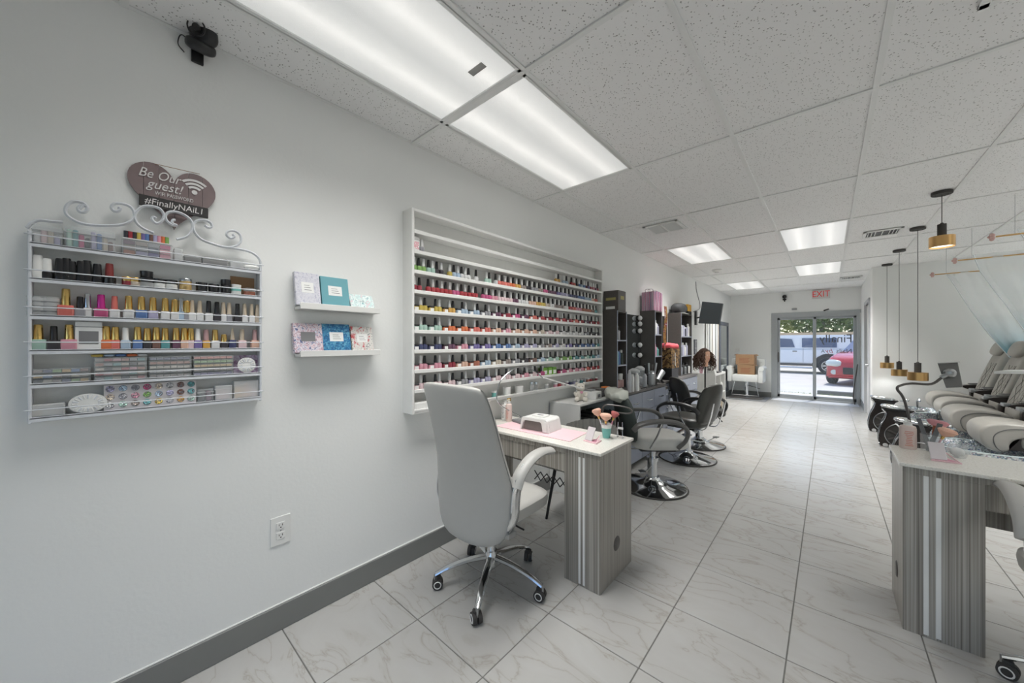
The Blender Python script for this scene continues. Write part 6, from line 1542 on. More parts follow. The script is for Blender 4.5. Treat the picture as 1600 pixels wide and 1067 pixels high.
# counter-top clutter
def onc(px, py, X): 
    return P(px, py, X=X)
for k, (x, y, r, h, m, lab) in enumerate([(-1.60, 3.72, 0.021, 0.235, M_GREYB, 'tall slim silver spray can at the near end of the styling counter'), (-1.60, 3.80, 0.017, 0.19, M_WHITEP, 'slim white can beside the tall spray can'), (-1.59, 3.89, 0.025, 0.20, M_WHITEP, 'white ribbed bottle on the styling counter'),
                                         (-1.62, 4.42, 0.042, 0.19, M_STEEL, 'grey metallic tumbler on the styling counter'), (-1.66, 4.30, 0.026, 0.16, M_GREYB, 'pale grey tumbler behind the metallic one')]):
    hair_bottle(lab, x, y, ZC, r, h, m, m, 0.1, 'cans and bottles on the styling counter')
for k, (x, y, r, h) in enumerate([(-1.72, 4.13, 0.06, 0.23), (-1.72, 4.30, 0.055, 0.25)]):
    t = thing('clear_canister', 'clear lidded canister on the styling counter, %s of two' % ('left', 'right')[k], 'canister', (x, y, ZC), 0, 'clear canisters on the styling counter')
    b_ = BM(); lathe(b_, [(0, 0.004), (r, 0.004), (r, h * 0.8)], n=20); link('canister_body', b_, M_CLEAR, t, smooth=True)
    b_ = BM(); lathe(b_, [(r * 1.05, h * 0.8), (r * 1.05, h * 0.9), (r * 0.4, h), (0, h)], n=20); link('domed_lid', b_, M_FROST, t, smooth=True)
    b_ = BM(); cushion(b_, (0, 0, h * 0.3), (r * 1.5, r * 1.5, h * 0.4), 0.9, 1); link('cotton', b_, M_GREYB, t, smooth=True)
t = thing('hair_dryer', 'grey hair dryer resting aslant on the styling counter', 'hair dryer', (-1.62, 4.70, ZC))
b_ = BM(); tube(b_, [(0.0, -0.10, 0.055), (0.0, -0.02, 0.10), (0.0, 0.07, 0.15)], 0.04, 14, radii=(0.8, 1.1)); link('barrel', b_, M_STEEL, t, smooth=True)
b_ = BM(); tube(b_, [(0, 0.0, 0.10), (0, 0.06, 0.04), (0, 0.12, 0.016)], 0.016, 10); link('handle', b_, M_BLACK, t, smooth=True)
t = thing('brush_caddy', 'black caddy of brushes and irons at the end of the styling counter', 'caddy', (-1.72, 4.66, ZC))
b_ = BM(); box(b_, (-0.06, -0.09, 0), (0.06, 0.06, 0.13), 0.006); link('holder', b_, M_BLACK, t)
for q in range(4):
    b_ = BM(); cyl(b_, (-0.03 + q * 0.02, -0.05 + q * 0.025, 0.05), (-0.05 + q * 0.03, -0.07 + q * 0.05, 0.25 + 0.02 * (q % 2)), 0.010, 0.014, n=8); link('tool_handle', b_, [M_BLACK, M_STEEL, M_DKGREY, M_GREYB][q], t, smooth=True)
b_ = BM(); 
for q in range(4): tube(b_, [(-1.60 + rnd.uniform(-.02, .02), 4.05 + q * 0.1, ZC + 0.008), (-1.57 + rnd.uniform(-.02, .01), 4.15 + q * 0.1, ZC + 0.018), (-1.62, 4.25 + q * 0.1, ZC + 0.008)], 0.007, 6)
tag(link('tangled_cords', b_, M_BLACK, smooth=True), 'tangled black cords and clips along the styling counter edge', 'cord')
t = thing('drawer_cart', 'narrow black drawer cart between the two styling counters', 'cart', (-1.74, 4.94, 0))
b_ = BM(); box(b_, (-0.14, -0.065, 0.05), (0.12, 0.065, 0.80), 0.004); link('cart_body', b_, M_DKGREY, t)
for q in range(4):
    b_ = BM(); box(b_, (0.121, -0.055, 0.10 + q * 0.17), (0.13, 0.055, 0.25 + q * 0.17), 0.002); dd = link('drawer', b_, M_BLUEGREY, t)
    b_ = BM(); tube(b_, [(0.131, -0.03, 0.19 + q * 0.17), (0.15, -0.02, 0.19 + q * 0.17), (0.15, 0.02, 0.19 + q * 0.17), (0.131, 0.03, 0.19 + q * 0.17)], 0.005, 6, smooth=0); link('handle', b_, M_SILVER, dd)

# salon chairs
def salon_chair(label, loc, rot, seatm, backm, grp='hydraulic styling chairs', arms=M_DKGREY, h=0.0):
    """hydraulic chair; local +Y is forward"""
    t = thing('styling_chair', label, 'chair', loc, rot, grp)
    b_ = BM(); lathe(b_, [(0, 0), (0.30, 0.0), (0.31, 0.006), (0.31, 0.014), (0.29, 0.022), (0.16, 0.04), (0.075, 0.075), (0.06, 0.10), (0, 0.10)], n=48); link('round_base', b_, M_CHROME, t, smooth=True)
    b_ = BM(); tube(b_, [(0.31 * math.cos(a), 0.31 * math.sin(a), 0.008) for a in [2 * PI * k / 40 for k in range(41)]], 0.008, 6, smooth=0); link('base_trim', b_, M_RUBBER, t, smooth=True)
    b_ = BM(); cyl(b_, (0, 0, 0.08), (0, 0, 0.27), 0.045, n=24); cyl(b_, (0, 0, 0.27), (0, 0, 0.40), 0.028, n=20); cyl(b_, (0, 0, 0.255), (0, 0, 0.285), 0.055, n=24); link('hydraulic_column', b_, M_CHROME, t, smooth=True)
    b_ = BM(); tube(b_, [(0.04, -0.02, 0.22), (0.16, -0.12, 0.20), (0.28, -0.20, 0.25)], 0.007, 7); box(b_, (0.26, -0.225, 0.245), (0.33, -0.175, 0.256), 0.004); link('pump_lever', b_, M_STEEL, t, smooth=True)
    b_ = BM(); box(b_, (-0.17, -0.17, 0.385), (0.17, 0.15, 0.41), 0.004); link('seat_plate', b_, M_BLACK, t)
    b_ = BM(); cushion(b_, (0, 0.02, 0.462), (0.50, 0.52, 0.13), 0.5, 0.5, 28, 12); link('seat', b_, seatm, t, smooth=True)
    prof = [(0.46, 0.34), (0.49, 0.42), (0.58, 0.48), (0.70, 0.50), (0.80, 0.48), (0.87, 0.42), (0.905, 0.32), (0.915, 0.12)]
    b_ = BM(); rings = []
    for z, w in prof:
        u = (z - 0.46) / 0.455; ring = []
        for k in range(24):
            a = 2 * PI * k / 24; ca, sa = math.cos(a), math.sin(a)
            xx = w / 2 * math.copysign(abs(ca) ** 0.5, ca); th = (0.045 * math.sin(min(max(u, 0.03), 0.97) * PI) ** 0.3) * math.copysign(abs(sa) ** 0.8, sa)
            ring.append(b_.verts.new((xx, -0.25 - 0.09 * u + th + 0.05 * (xx / 0.25) ** 2, z)))
        rings.append(ring)
    for a, b in zip(rings, rings[1:]):
        for k in range(24): b_.faces.new((a[k], a[(k + 1) % 24], b[(k + 1) % 24], b[k]))
    b_.faces.new(rings[0][::-1]); b_.faces.new(rings[-1]); bmesh.ops.recalc_face_normals(b_, faces=b_.faces[:])
    bk = link('backrest', b_, backm, t)
    for pl in bk.data.polygons: pl.use_smooth = True
    bk.modifiers.new('sub', 'SUBSURF').levels = 1; bk.modifiers['sub'].render_levels = 1
    for s in (-1, 1):
        b_ = BM(); tube(b_, [(s * 0.14, -0.10, 0.41), (s * 0.14, -0.27, 0.415), (s * 0.14, -0.335, 0.55), (s * 0.14, -0.37, 0.72)], 0.012, 7, sec=(0.016, 0.006), up=(0, 1, 0)); link('back_bracket', b_, M_CHROME, t, smooth=True)
    for s in (-1, 1):
        b_ = BM(); tube(b_, [(s * 0.255, 0.13, 0.44), (s * 0.28, 0.19, 0.52), (s * 0.285, 0.20, 0.61), (s * 0.285, 0.10, 0.675), (s * 0.285, -0.08, 0.685), (s * 0.28, -0.22, 0.655), (s * 0.265, -0.27, 0.60)], 0.016, 9, sec=(0.030, 0.018)); link('arm_loop', b_, arms, t, smooth=True)
        b_ = BM(); tube(b_, [(s * 0.26, -0.12, 0.44), (s * 0.278, -0.06, 0.56), (s * 0.283, -0.02, 0.675)], 0.008, 7); link('arm_strut', b_, M_SILVER, t, smooth=True)
    return t
salon_chair('styling chair with pale grey seat and dark green-grey back behind the left nail table', (-1.27, 3.48, 0), R(-49), M_WHTVINYL, M_GREENVINYL, arms=mat('grey_arm_plastic', (92, 92, 90), 0.4))
salon_chair('black vinyl styling chair with its back to the aisle, facing the wall mirror', (-1.27, 4.60, 0), R(78), M_BLKVINYL, M_BLKVINYL, arms=M_BLACK)
salon_chair('black styling chair farther back, by the third tower', (-1.32, 5.34, 0), R(-49), M_BLKVINYL, M_BLKVINYL, arms=M_BLACK)
# footrests of the styling chairs
t = thing('folded_cape', 'pale crumpled salon cape draped over the back of the near styling chair', 'cape', (-1.53, 3.25, 0.885))
b_ = BM(); cushion(b_, (0, 0, 0), (0.40, 0.17, 0.10), 0.6, 0.6, 28, 14)
for v in b_.verts: v.co += Vector((0, 0, 0.03)) * noise.noise(v.co * 14) + Vector((0.02, 0.01, 0)) * noise.noise(v.co * 20)
xf(b_, b_.verts[:], Matrix.Rotation(R(-49), 4, 'Z')); link('cloth', b_, mat('pale_satin', (206, 208, 198), 0.35, noise_amt=0.12, noise_scale=15), t, smooth=True)

# screen on the wall arm
t = thing('wall_screen', 'slate grey flat screen on a swing arm high on the left wall', 'screen', (-1.66, 7.36, 1.95)); inv = Matrix.Translation(-t.location)
a, b, c, d = P(1097, 471, Y=7.42), P(1129, 474, Y=7.18), P(1124, 506, Y=7.12), P(1091, 505, Y=7.36)
b_ = BM(); prism(b_, [a, b, c, d], (0.01, 0.035, -0.005)); bmesh.ops.bevel(b_, geom=b_.edges[:], offset=0.004, segments=1, affect='EDGES'); o = link('screen_panel', b_, mat('slate_panel', (88, 96, 102), 0.35), t); o.matrix_parent_inverse = inv
b_ = BM(); m_ = (a + b + c + d) / 4 + Vector((0.01, 0.04, 0)); w_ = Vector((XW + 0.02, 7.75, m_.z - 0.05))
tube(b_, [w_, (w_ + m_) / 2 + Vector((0.05, 0.06, 0)), m_], 0.014, 8, smooth=0); o = link('swing_arm', b_, M_BLACK, t); o.matrix_parent_inverse = inv
b_ = BM(); box(b_, (XW + 0.001, 7.70, m_.z - 0.19), (XW + 0.03, 7.80, m_.z + 0.09), 0.003); o = link('wall_plate', b_, M_BLACK, t); o.matrix_parent_inverse = inv

# white cube shelf with things on it
t = thing('cube_shelf', 'white four-cube shelf unit standing end-on beyond the styling chairs', 'shelf', (-1.79, 8.06, 0)); inv = Matrix.Translation(-t.location)
x0, x1, y0, y1, zt = XW + 0.016, -1.60, 7.62, 8.50, 0.79
def L(n, b_, m):
    o = link(n, b_, m, t); o.matrix_parent_inverse = inv; return o
for y in (y0, y1 - 0.035): b_ = BM(); box(b_, (x0, y, 0), (x1, y + 0.035, zt), 0.002, seg=1); L('side_panel', b_, M_WHITE)
b_ = BM(); box(b_, (x0, y0 + 0.035, zt - 0.035), (x1, y1 - 0.035, zt), 0.001, seg=1); L('top_panel', b_, M_WHITE)
b_ = BM(); box(b_, (x0, y0 + 0.035, 0), (x1, y1 - 0.035, 0.035)); L('bottom_panel', b_, M_WHITE)
b_ = BM(); box(b_, (x0, y0 + 0.035, 0.385), (x1, y1 - 0.035, 0.405)); L('middle_shelf', b_, M_WHITE)
b_ = BM(); box(b_, (x0, 8.05, 0.035), (x1, 8.07, zt - 0.035)); L('divider', b_, M_WHITE)
b_ = BM(); box(b_, (x0, y0 + 0.035, 0.035), (x0 + 0.005, y1 - 0.035, zt - 0.035)); L('back_panel', b_, M_WHITE)
for q in range(8):
    y = 7.70 + (q % 4) * 0.085 + (0.42 if q > 3 else 0)
    b_ = BM(); box(b_, (-1.90, y - 0.03, 0.0355), (-1.64, y + 0.03, 0.32 + 0.01 * (q % 3)), 0.002, seg=1)
    tag(link('magazine_file', b_, [mat('slate_file', (104, 110, 132), 0.5), mat('tan_file', (176, 160, 134), 0.6)][q > 3]), '%s magazine file, %s from left in the lower cubes of the white shelf' % (('slate blue', 'tan')[q > 3], ordn(q + 1)), 'magazine file', 'magazine files in the white cube shelf')
for q in range(4):
    y = 7.76 + (q % 2) * 0.15 + (0.42 if q > 1 else 0)
    b_ = BM(); cushion(b_, (-1.75, y, 0.50), (0.26, 0.14, 0.19), 0.5, 0.5)
    for v in b_.verts: v.co += Vector((0.01, 0.01, 0.008)) * noise.noise(v.co * 30)
    tag(link('folded_towel', b_, M_WHTVINYL, smooth=True), 'rolled white towel bundle, %s from left in the upper cubes of the white shelf' % ordn(q + 1), 'towel', 'towel bundles in the white cube shelf')
hair_bottle('pink lotion bottle at the wall side on the white cube shelf', -1.86, 7.68, zt, 0.03, 0.17, mat('pink_bottle', (222, 176, 190), 0.4), M_WHITEP, 0.2, 'lotion bottles on the white cube shelf')
hair_bottle('white lotion bottle next to the pink one on the white cube shelf', -1.79, 7.70, zt, 0.03, 0.15, M_WHITEP, M_WHITEP, 0.2, 'lotion bottles on the white cube shelf')
t = thing('price_display', 'white wedge-shaped display with a dark oval on the white cube shelf', 'display', (-1.70, 7.72, zt), R(-20))
b_ = BM(); prism(b_, [(-0.10, -0.03, 0), (0.10, -0.03, 0), (0.06, -0.03, 0.14), (-0.06, -0.03, 0.14)], (0, 0.06, 0)); link('wedge', b_, M_WHITEP, t)
b_ = BM(); cyl(b_, (-0.01, -0.0305, 0.08), (-0.01, -0.032, 0.08), 0.04, n=20); bmesh.ops.scale(b_, vec=(1, 1, 0.6), space=Matrix.Translation((0, 0, -0.08)), verts=b_.verts[:]); link('oval_badge', b_, M_INKG, t)
b_ = BM(); box(b_, (-1.76, 7.95, zt), (-1.62, 8.25, zt + 0.02), 0.004); tag(link('black_tray', b_, M_BLACK), 'flat black tray at the far end of the white cube shelf', 'tray')

# training head on a tripod
t = thing('training_head', 'training mannequin head with long curly brown hair on a black tripod', 'mannequin head', (-1.655, 7.10, 0), R(-25))
b_ = BM(); cyl(b_, (0, 0, 0.12), (0, 0, 0.98), 0.014, n=10); link('tripod_pole', b_, M_BLACK, t, smooth=True)
for k in range(3):
    a = R(25 + 120 * k); b_ = BM(); cyl(b_, (0, 0, 0.32), (0.27 * math.cos(a), 0.27 * math.sin(a), 0.008), 0.010, n=8); link('tripod_leg', b_, M_BLACK, t, smooth=True)
b_ = BM(); 
lathe(b_, [(0.045, 0.96), (0.045, 1.03), (0.06, 1.06), (0.075, 1.11), (0.078, 1.17), (0.07, 1.22), (0.04, 1.26), (0, 1.27)], n=24, sx=0.95, sy=1.15)
for v in b_.verts:      # nose, chin, brow, eye hollows on the front (+X)
    if v.co.x > 0:
        y, z = v.co.y, v.co.z
        v.co.x += 0.022 * math.exp(-(y / 0.014) ** 2 - ((z - 1.135) / 0.02) ** 2) + 0.012 * math.exp(-(y / 0.03) ** 2 - ((z - 1.065) / 0.015) ** 2) - 0.007 * math.exp(-((abs(y) - 0.03) / 0.014) ** 2 - ((z - 1.165) / 0.012) ** 2)
hd_ = link('head', b_, mat('mannequin_skin', (206, 160, 134), 0.5), t, smooth=True)
b_ = BM()
for s in (-1, 1): cushion(b_, (0.071, s * 0.029, 1.163), (0.008, 0.022, 0.009), 1, 1, 10, 6)
link('eyes', b_, M_WHITEP, hd_, smooth=True)
b_ = BM(); cushion(b_, (0.078, 0, 1.098), (0.012, 0.04, 0.014), 1, 1, 12, 6); link('lips', b_, mat('lip_rose', (176, 90, 88), 0.4), hd_, smooth=True)
b_ = BM()
M_HAIR = mat('curly_brown_hair', (86, 62, 50), 0.6, noise_amt=0.4, noise_scale=60)
cushion(b_, (-0.02, 0, 1.20), (0.17, 0.20, 0.18), 1, 1)
for k in range(150):
    a = R(48) + R(264) * rnd.random(); r0 = 0.07
    p0 = Vector((r0 * math.cos(a) - 0.01, r0 * math.sin(a) * 1.15, 1.25 - 0.05 * rnd.random()))
    out = Vector((math.cos(a), math.sin(a), 0)); L_ = rnd.uniform(0.24, 0.34); pts = []
    ph = rnd.uniform(0, 6)
    for q in range(9):
        u = q / 8
        pts.append(p0 + out * (0.05 + 0.07 * rnd.random()) * math.sin(min(1, u * 1.6) * PI / 2) + Vector((0.013 * math.sin(ph + u * 22), 0.013 * math.cos(ph + u * 22), -u * L_)))
    tube(b_, pts, 0.009, 5, smooth=0, radii=(1, 0.35))
link('curly_hair', b_, M_HAIR, t, smooth=True)

# leaning mirror, blinds, picture frame on the left wall far end
t = thing('leaning_mirror', 'tall dark-framed mirror against the left wall in the back corner', 'mirror', (XW, 10.1, 0.15)); inv = Matrix.Translation(-t.location)
def L(n, b_, m):
    o = link(n, b_, m, t); o.matrix_parent_inverse = inv; return o
M_FR = mat('dark_blue_grey_frame', (84, 90, 102), 0.35)
y0, y1, z0, z1 = P(1122, 540, X=XW).y, P(1135.5, 540, X=XW).y, 0.15, 1.90
b_ = BM(); box(b_, (XW + 0.015, y0, z0), (XW + 0.045, y0 + 0.09, z1), 0.004); box(b_, (XW + 0.015, y1 - 0.09, z0), (XW + 0.045, y1, z1), 0.004); box(b_, (XW + 0.015, y0, z1 - 0.09), (XW + 0.045, y1, z1), 0.004); box(b_, (XW + 0.015, y0, z0), (XW + 0.045, y1, z0 + 0.09), 0.004); L('frame', b_, M_FR)
b_ = BM(); box(b_, (XW + 0.02, y0 + 0.09, z0 + 0.09), (XW + 0.03, y1 - 0.09, z1 - 0.09)); L('mirror_glass', b_, M_MIRROR)
y0, y1 = P(1101, 540, X=XW).y, P(1121, 540, X=XW).y
t = thing('vertical_blind', 'white vertical blind slats on the left wall behind the training head', 'blind', (XW, (y0 + y1) / 2, 1.95)); inv = Matrix.Translation(-t.location)
b_ = BM(); box(b_, (XW + 0.002, y0, 1.88), (XW + 0.05, y1, 1.93), 0.003); L('head_rail', b_, M_WHITE)
for k in range(10):
    b_ = BM(); y = y0 + (k + 0.5) * (y1 - y0) / 10; box(b_, (XW + 0.02, y - (y1 - y0) / 22, 0.16), (XW + 0.026 + 0.004 * (k % 2), y + (y1 - y0) / 22, 1.88)); L('slat', b_, [M_WHITE, M_WHITE, mat('grey_blind', (150, 152, 154), 0.6), M_WHITE, mat('taupe_blind', (176, 168, 158), 0.6)][k % 5])
t = thing('wall_picture', 'small dark-framed picture on the left wall left of the screen arm', 'picture', (XW, 6.98, 1.29))
y0, y1 = P(1084, 530, X=XW).y, P(1088, 530, X=XW).y
b_ = BM(); w = (y1 - y0) / 2; t.location.y = (y0 + y1) / 2
box(b_, (0.001, -w, -0.14), (0.015, w, 0.16), 0.003); link('frame', b_, M_FR, t)
b_ = BM(); box(b_, (0.015, -w + 0.02, -0.12), (0.0165, w - 0.02, 0.14)); link('print', b_, print_mat('grey_print', 'noise', [(220, 220, 222), (120, 120, 124), (200, 200, 204)], 12), t)

# armchair with boxes by the back wall
cx_, cy_ = -1.54, 10.62
t = thing('white_salon_armchair', 'white hydraulic salon armchair against the back wall holding cardboard boxes', 'chair', (cx_, cy_, 0), R(180))
M_AC = mat('white_vinyl', (212, 214, 212), 0.4)
b_ = BM(); box(b_, (-0.34, 0.0 - 0.27, 0.015), (0.34, 0.25, 0.03), 0.004); link('footplate', b_, M_DKGREY, t)
b_ = BM(); cyl(b_, (0, 0, 0.03), (0, 0, 0.43), 0.04, n=18); link('hydraulic_column', b_, M_CHROME, t, smooth=True)
b_ = BM(); tube(b_, [(-0.22, 0.2, 0.43), (-0.28, 0.24, 0.10), (0.28, 0.24, 0.10), (0.22, 0.2, 0.43)], 0.012, 7, smooth=0); link('footrest_bar', b_, M_CHROME, t, smooth=True)
b_ = BM(); tube(b_, [(-0.03, 0.05, 0.33), (-0.2, 0.12, 0.30), (-0.3, 0.15, 0.27)], 0.008, 6); link('pump_lever', b_, M_BLACK, t)
b_ = BM(); box(b_, (-0.27, -0.26, 0.43), (0.27, 0.27, 0.60), 0.03); link('seat', b_, M_AC, t, smooth=True)
for s in (-1, 1):
    b_ = BM(); box(b_, (min(s * 0.27, s * 0.37), -0.26, 0.42), (max(s * 0.27, s * 0.37), 0.28, 0.74), 0.02); cyl(b_, (s * 0.335, -0.26, 0.76), (s * 0.335, 0.29, 0.76), 0.055, n=16); link('arm', b_, M_AC, t, smooth=True)
b_ = BM(); box(b_, (-0.36, -0.36, 0.43), (0.36, -0.26, 0.98), 0.03); link('backrest', b_, M_AC, t, smooth=True)
b_ = BM()
for q in range(5):
    for r_ in range(3): cushion(b_, (-0.28 + q * 0.14, -0.262, 0.66 + r_ * 0.12), (0.02, 0.012, 0.02), 1, 1, 8, 4)
link('tufting_buttons', b_, M_STEEL, t)
def cardbox(label, c, s, rot):
    t = thing('cardboard_box', label, 'box', c, rot, 'cardboard boxes on the white armchair')
    b_ = BM(); box(b_, (-s[0] / 2, -s[1] / 2, 0), (s[0] / 2, s[1] / 2, s[2]), 0.004, seg=1); link('carton', b_, M_CARD, t)
    b_ = BM(); box(b_, (-s[0] / 2 - 0.001, -0.025, s[2] * 0.7), (s[0] / 2 + 0.001, 0.025, s[2] + 0.001)); link('packing_tape', b_, mat('tan_tape', (176, 146, 108), 0.3), t)
    b_ = BM()
    for q in range(4): box(b_, (-s[0] * 0.3, -s[1] / 2 - 0.0012, s[2] * (0.2 + q * 0.13)), (s[0] * (0.2 + 0.05 * (q % 2)), -s[1] / 2, s[2] * (0.25 + q * 0.13)))
    link('printing', b_, mat('rust_print', (140, 84, 60), 0.7), t)
    for s_ in (-1, 1):
        b_ = BM(); obox(b_, (s_ * (s[0] / 2 + 0.02), 0, s[2] - 0.01), (0.06, s[1] * 0.9, 0.003), (0, s_ * R(35), 0)); link('flap', b_, M_CARD, t)
cardbox('lower cardboard box sitting on the white armchair', (cx_ + 0.0, cy_ + 0.02, 0.601), (0.36, 0.28, 0.24), R(3))
cardbox('upper cardboard box stacked on the other on the white armchair', (cx_ - 0.01, cy_ + 0.02, 0.843), (0.40, 0.28, 0.25), R(-3))
b_ = BM(); box(b_, (-1.95, 10.2, 0.0), (-1.1, 11.15, 0.010), 0.003); tag(link('floor_mat', b_, mat('grey_mat', (120, 122, 124), 0.9)), 'grey floor mat under the white armchair', 'mat')
b_ = BM(); box(b_, (-1.05, 10.72, 0.0), (0.5, 11.16, 0.006), 0.002); tag(link('threshold_mat', b_, mat('pale_grey_mat', (170, 174, 178), 0.6)), 'pale grey mat inside the glass door', 'mat')

# exit sign, second camera and small fittings on the back wall
t = thing('exit_sign', 'white exit sign with red letters above the glass door', 'exit sign', (-0.135, YB, 2.53))
b_ = BM(); box(b_, (-0.16, -0.04, -0.10), (0.16, 0, 0.10), 0.006); link('housing', b_, mat('sign_housing', (214, 214, 212), 0.4), t)
lettering('EXIT', 0.20, mat('exit_red', (214, 60, 60), 0.4, emit=0.25), t, (0, -0.042, 0.0), (1, 0, 0), (0, 0, 1), sx=0.78)
t = thing('security_camera', 'small black security camera high on the back wall left of the exit sign', 'camera', (-0.82, YB, 2.50))
b_ = BM(); cushion(b_, (0, -0.06, 0.03), (0.09, 0.09, 0.09), 1, 1); link('camera_head', b_, M_BLACK, t, smooth=True)
b_ = BM(); cushion(b_, (0.0, -0.05, -0.04), (0.08, 0.08, 0.05), 1, 1); cyl(b_, (0, -0.05, -0.04), (0, 0, -0.08), 0.014, n=8); link('bracket', b_, M_BLACK, t, smooth=True)
b_ = BM(); box(b_, (-0.68, YB - 0.03, 2.19), (-0.58, YB, 2.23), 0.005); tag(link('door_chime', b_, mat('grey_fitting', (150, 152, 154), 0.5)), 'small grey chime box on the wall above the left of the glass door', 'chime')
b_ = BM(); obox(b_, (-0.04, YB - 0.05, 2.155), (0.10, 0.03, 0.03), (0, R(-20), 0), 0.006); tag(link('door_sensor', b_, M_BLACK), 'small black sensor on top of the glass door frame', 'sensor')
t = thing('light_switch', 'white switch plate on the back wall near the left corner', 'switch', (-1.83, YB, 1.20))
b_ = BM(); box(b_, (-0.06, -0.008, -0.06), (0.06, 0, 0.06), 0.003); link('plate', b_, M_WHITEP, t)
b_ = BM(); box(b_, (-0.03, -0.012, -0.02), (-0.01, -0.008, 0.02), 0.002); box(b_, (0.01, -0.012, -0.02), (0.03, -0.008, 0.02), 0.002); link('rockers', b_, M_WHITE, t)
t = thing('wall_light', 'round chrome shower-like fitting on the left wall in the back corner', 'fitting', (XW, 9.6, 2.13))
b_ = BM(); tube(b_, [(0.0, 0.06 * math.cos(a), 0.06 * math.sin(a)) for a in [2 * PI * k / 16 for k in range(17)]], 0.01, 6, smooth=0); xf(b_, b_.verts[:], Matrix.Translation((0.06, 0, 0))); link('ring', b_, M_STEEL, t, smooth=True)
b_ = BM(); cyl(b_, (0, 0, 0), (0.06, 0, 0), 0.02, n=10); link('mount', b_, M_STEEL, t, smooth=True)
b_ = BM(); tube(b_, [(0.44, YB - 0.12, 0.0), (0.42, YB - 0.10, 0.25), (0.49, YB - 0.06, 0.9)], 0.012, 7); tag(link('door_bar', b_, M_DKGREY, smooth=True), 'dark curved security bar leaning at the right of the glass door', 'bar')

# ================================================================== PENDANTS
def pendant(label, x, y, z_shade_bot, d, capz=H):
    t = thing('pendant_lamp', label, 'pendant lamp', (x, y, H - 0.001), 0, 'brass pendant lamps over the right side')
    hs = 0.088
    r = d / 2; zb = z_shade_bot - H
    b_ = BM(); lathe(b_, [(0, -0.024), (0.060, -0.024), (0.062, -0.020), (0.062, 0)], n=28); link('ceiling_canopy', b_, M_RUBBER, t, smooth=True)
    b_ = BM(); 
    for s in (-1, 1): cyl(b_, (s * 0.035, 0, -0.030), (s * 0.035, 0, -0.024), 0.004, n=8)
    link('canopy_screws', b_, M_BLACK, t)
    b_ = BM(); cyl(b_, (0, 0, -0.024), (0, 0, zb + hs + 0.105), 0.0028, n=6); link('cord', b_, M_BLACK, t)
    b_ = BM(); lathe(b_, [(0, hs + 0.115), (0.008, hs + 0.115), (0.012, hs + 0.106), (0.027, hs + 0.103), (0.027, hs), (0, hs)], (0, 0, zb), n=20); link('socket_sleeve', b_, M_RUBBER, t, smooth=True)
    b_ = BM(); lathe(b_, [(0.0, hs), (r, hs), (r, 0), (r - 0.003, 0), (r - 0.003, hs - 0.003), (0, hs - 0.003)], (0, 0, zb), n=36); link('brass_shade', b_, M_BRASS, t, smooth=True)
    b_ = BM(); lathe(b_, [(0, 0.012), (r - 0.004, 0.012), (r - 0.004, 0.016), (0, 0.016)], (0, 0, zb), n=30)
    m = mat('lit_opal_disc', (255, 250, 238), 0.4, emit=1.6); link('opal_disc', b_, m, t, smooth=True)
    ld = bpy.data.lights.new('pendant_bulb', 'SPOT'); ld.energy = 6; ld.spot_size = R(120); ld.spot_blend = 0.6; ld.shadow_soft_size = 0.05
    lo = bpy.data.objects.new('pendant_bulb', ld); COL.objects.link(lo); lo.parent = t; lo.location = (0, 0, zb + 0.006)
YP = (4.634, 5.9, 7.15, 8.30)
pendant('brass pendant lamp on a short cord, nearest and highest of the four', 0.712, YP[0], 2.183, 0.148)
pendant('brass pendant lamp on a long cord, second from the camera', P(1434, 594, Y=YP[1]).x, YP[1], P(1434, 594, Y=YP[1]).z, 0.158)
pendant('brass pendant lamp on a long cord, third from the camera', P(1405, 587, Y=YP[2]).x, YP[2], P(1405, 587, Y=YP[2]).z, 0.158)
pendant('brass pendant lamp on a long cord, farthest of the four', P(1386, 575, Y=YP[3]).x, YP[3], P(1386, 575, Y=YP[3]).z, 0.158)

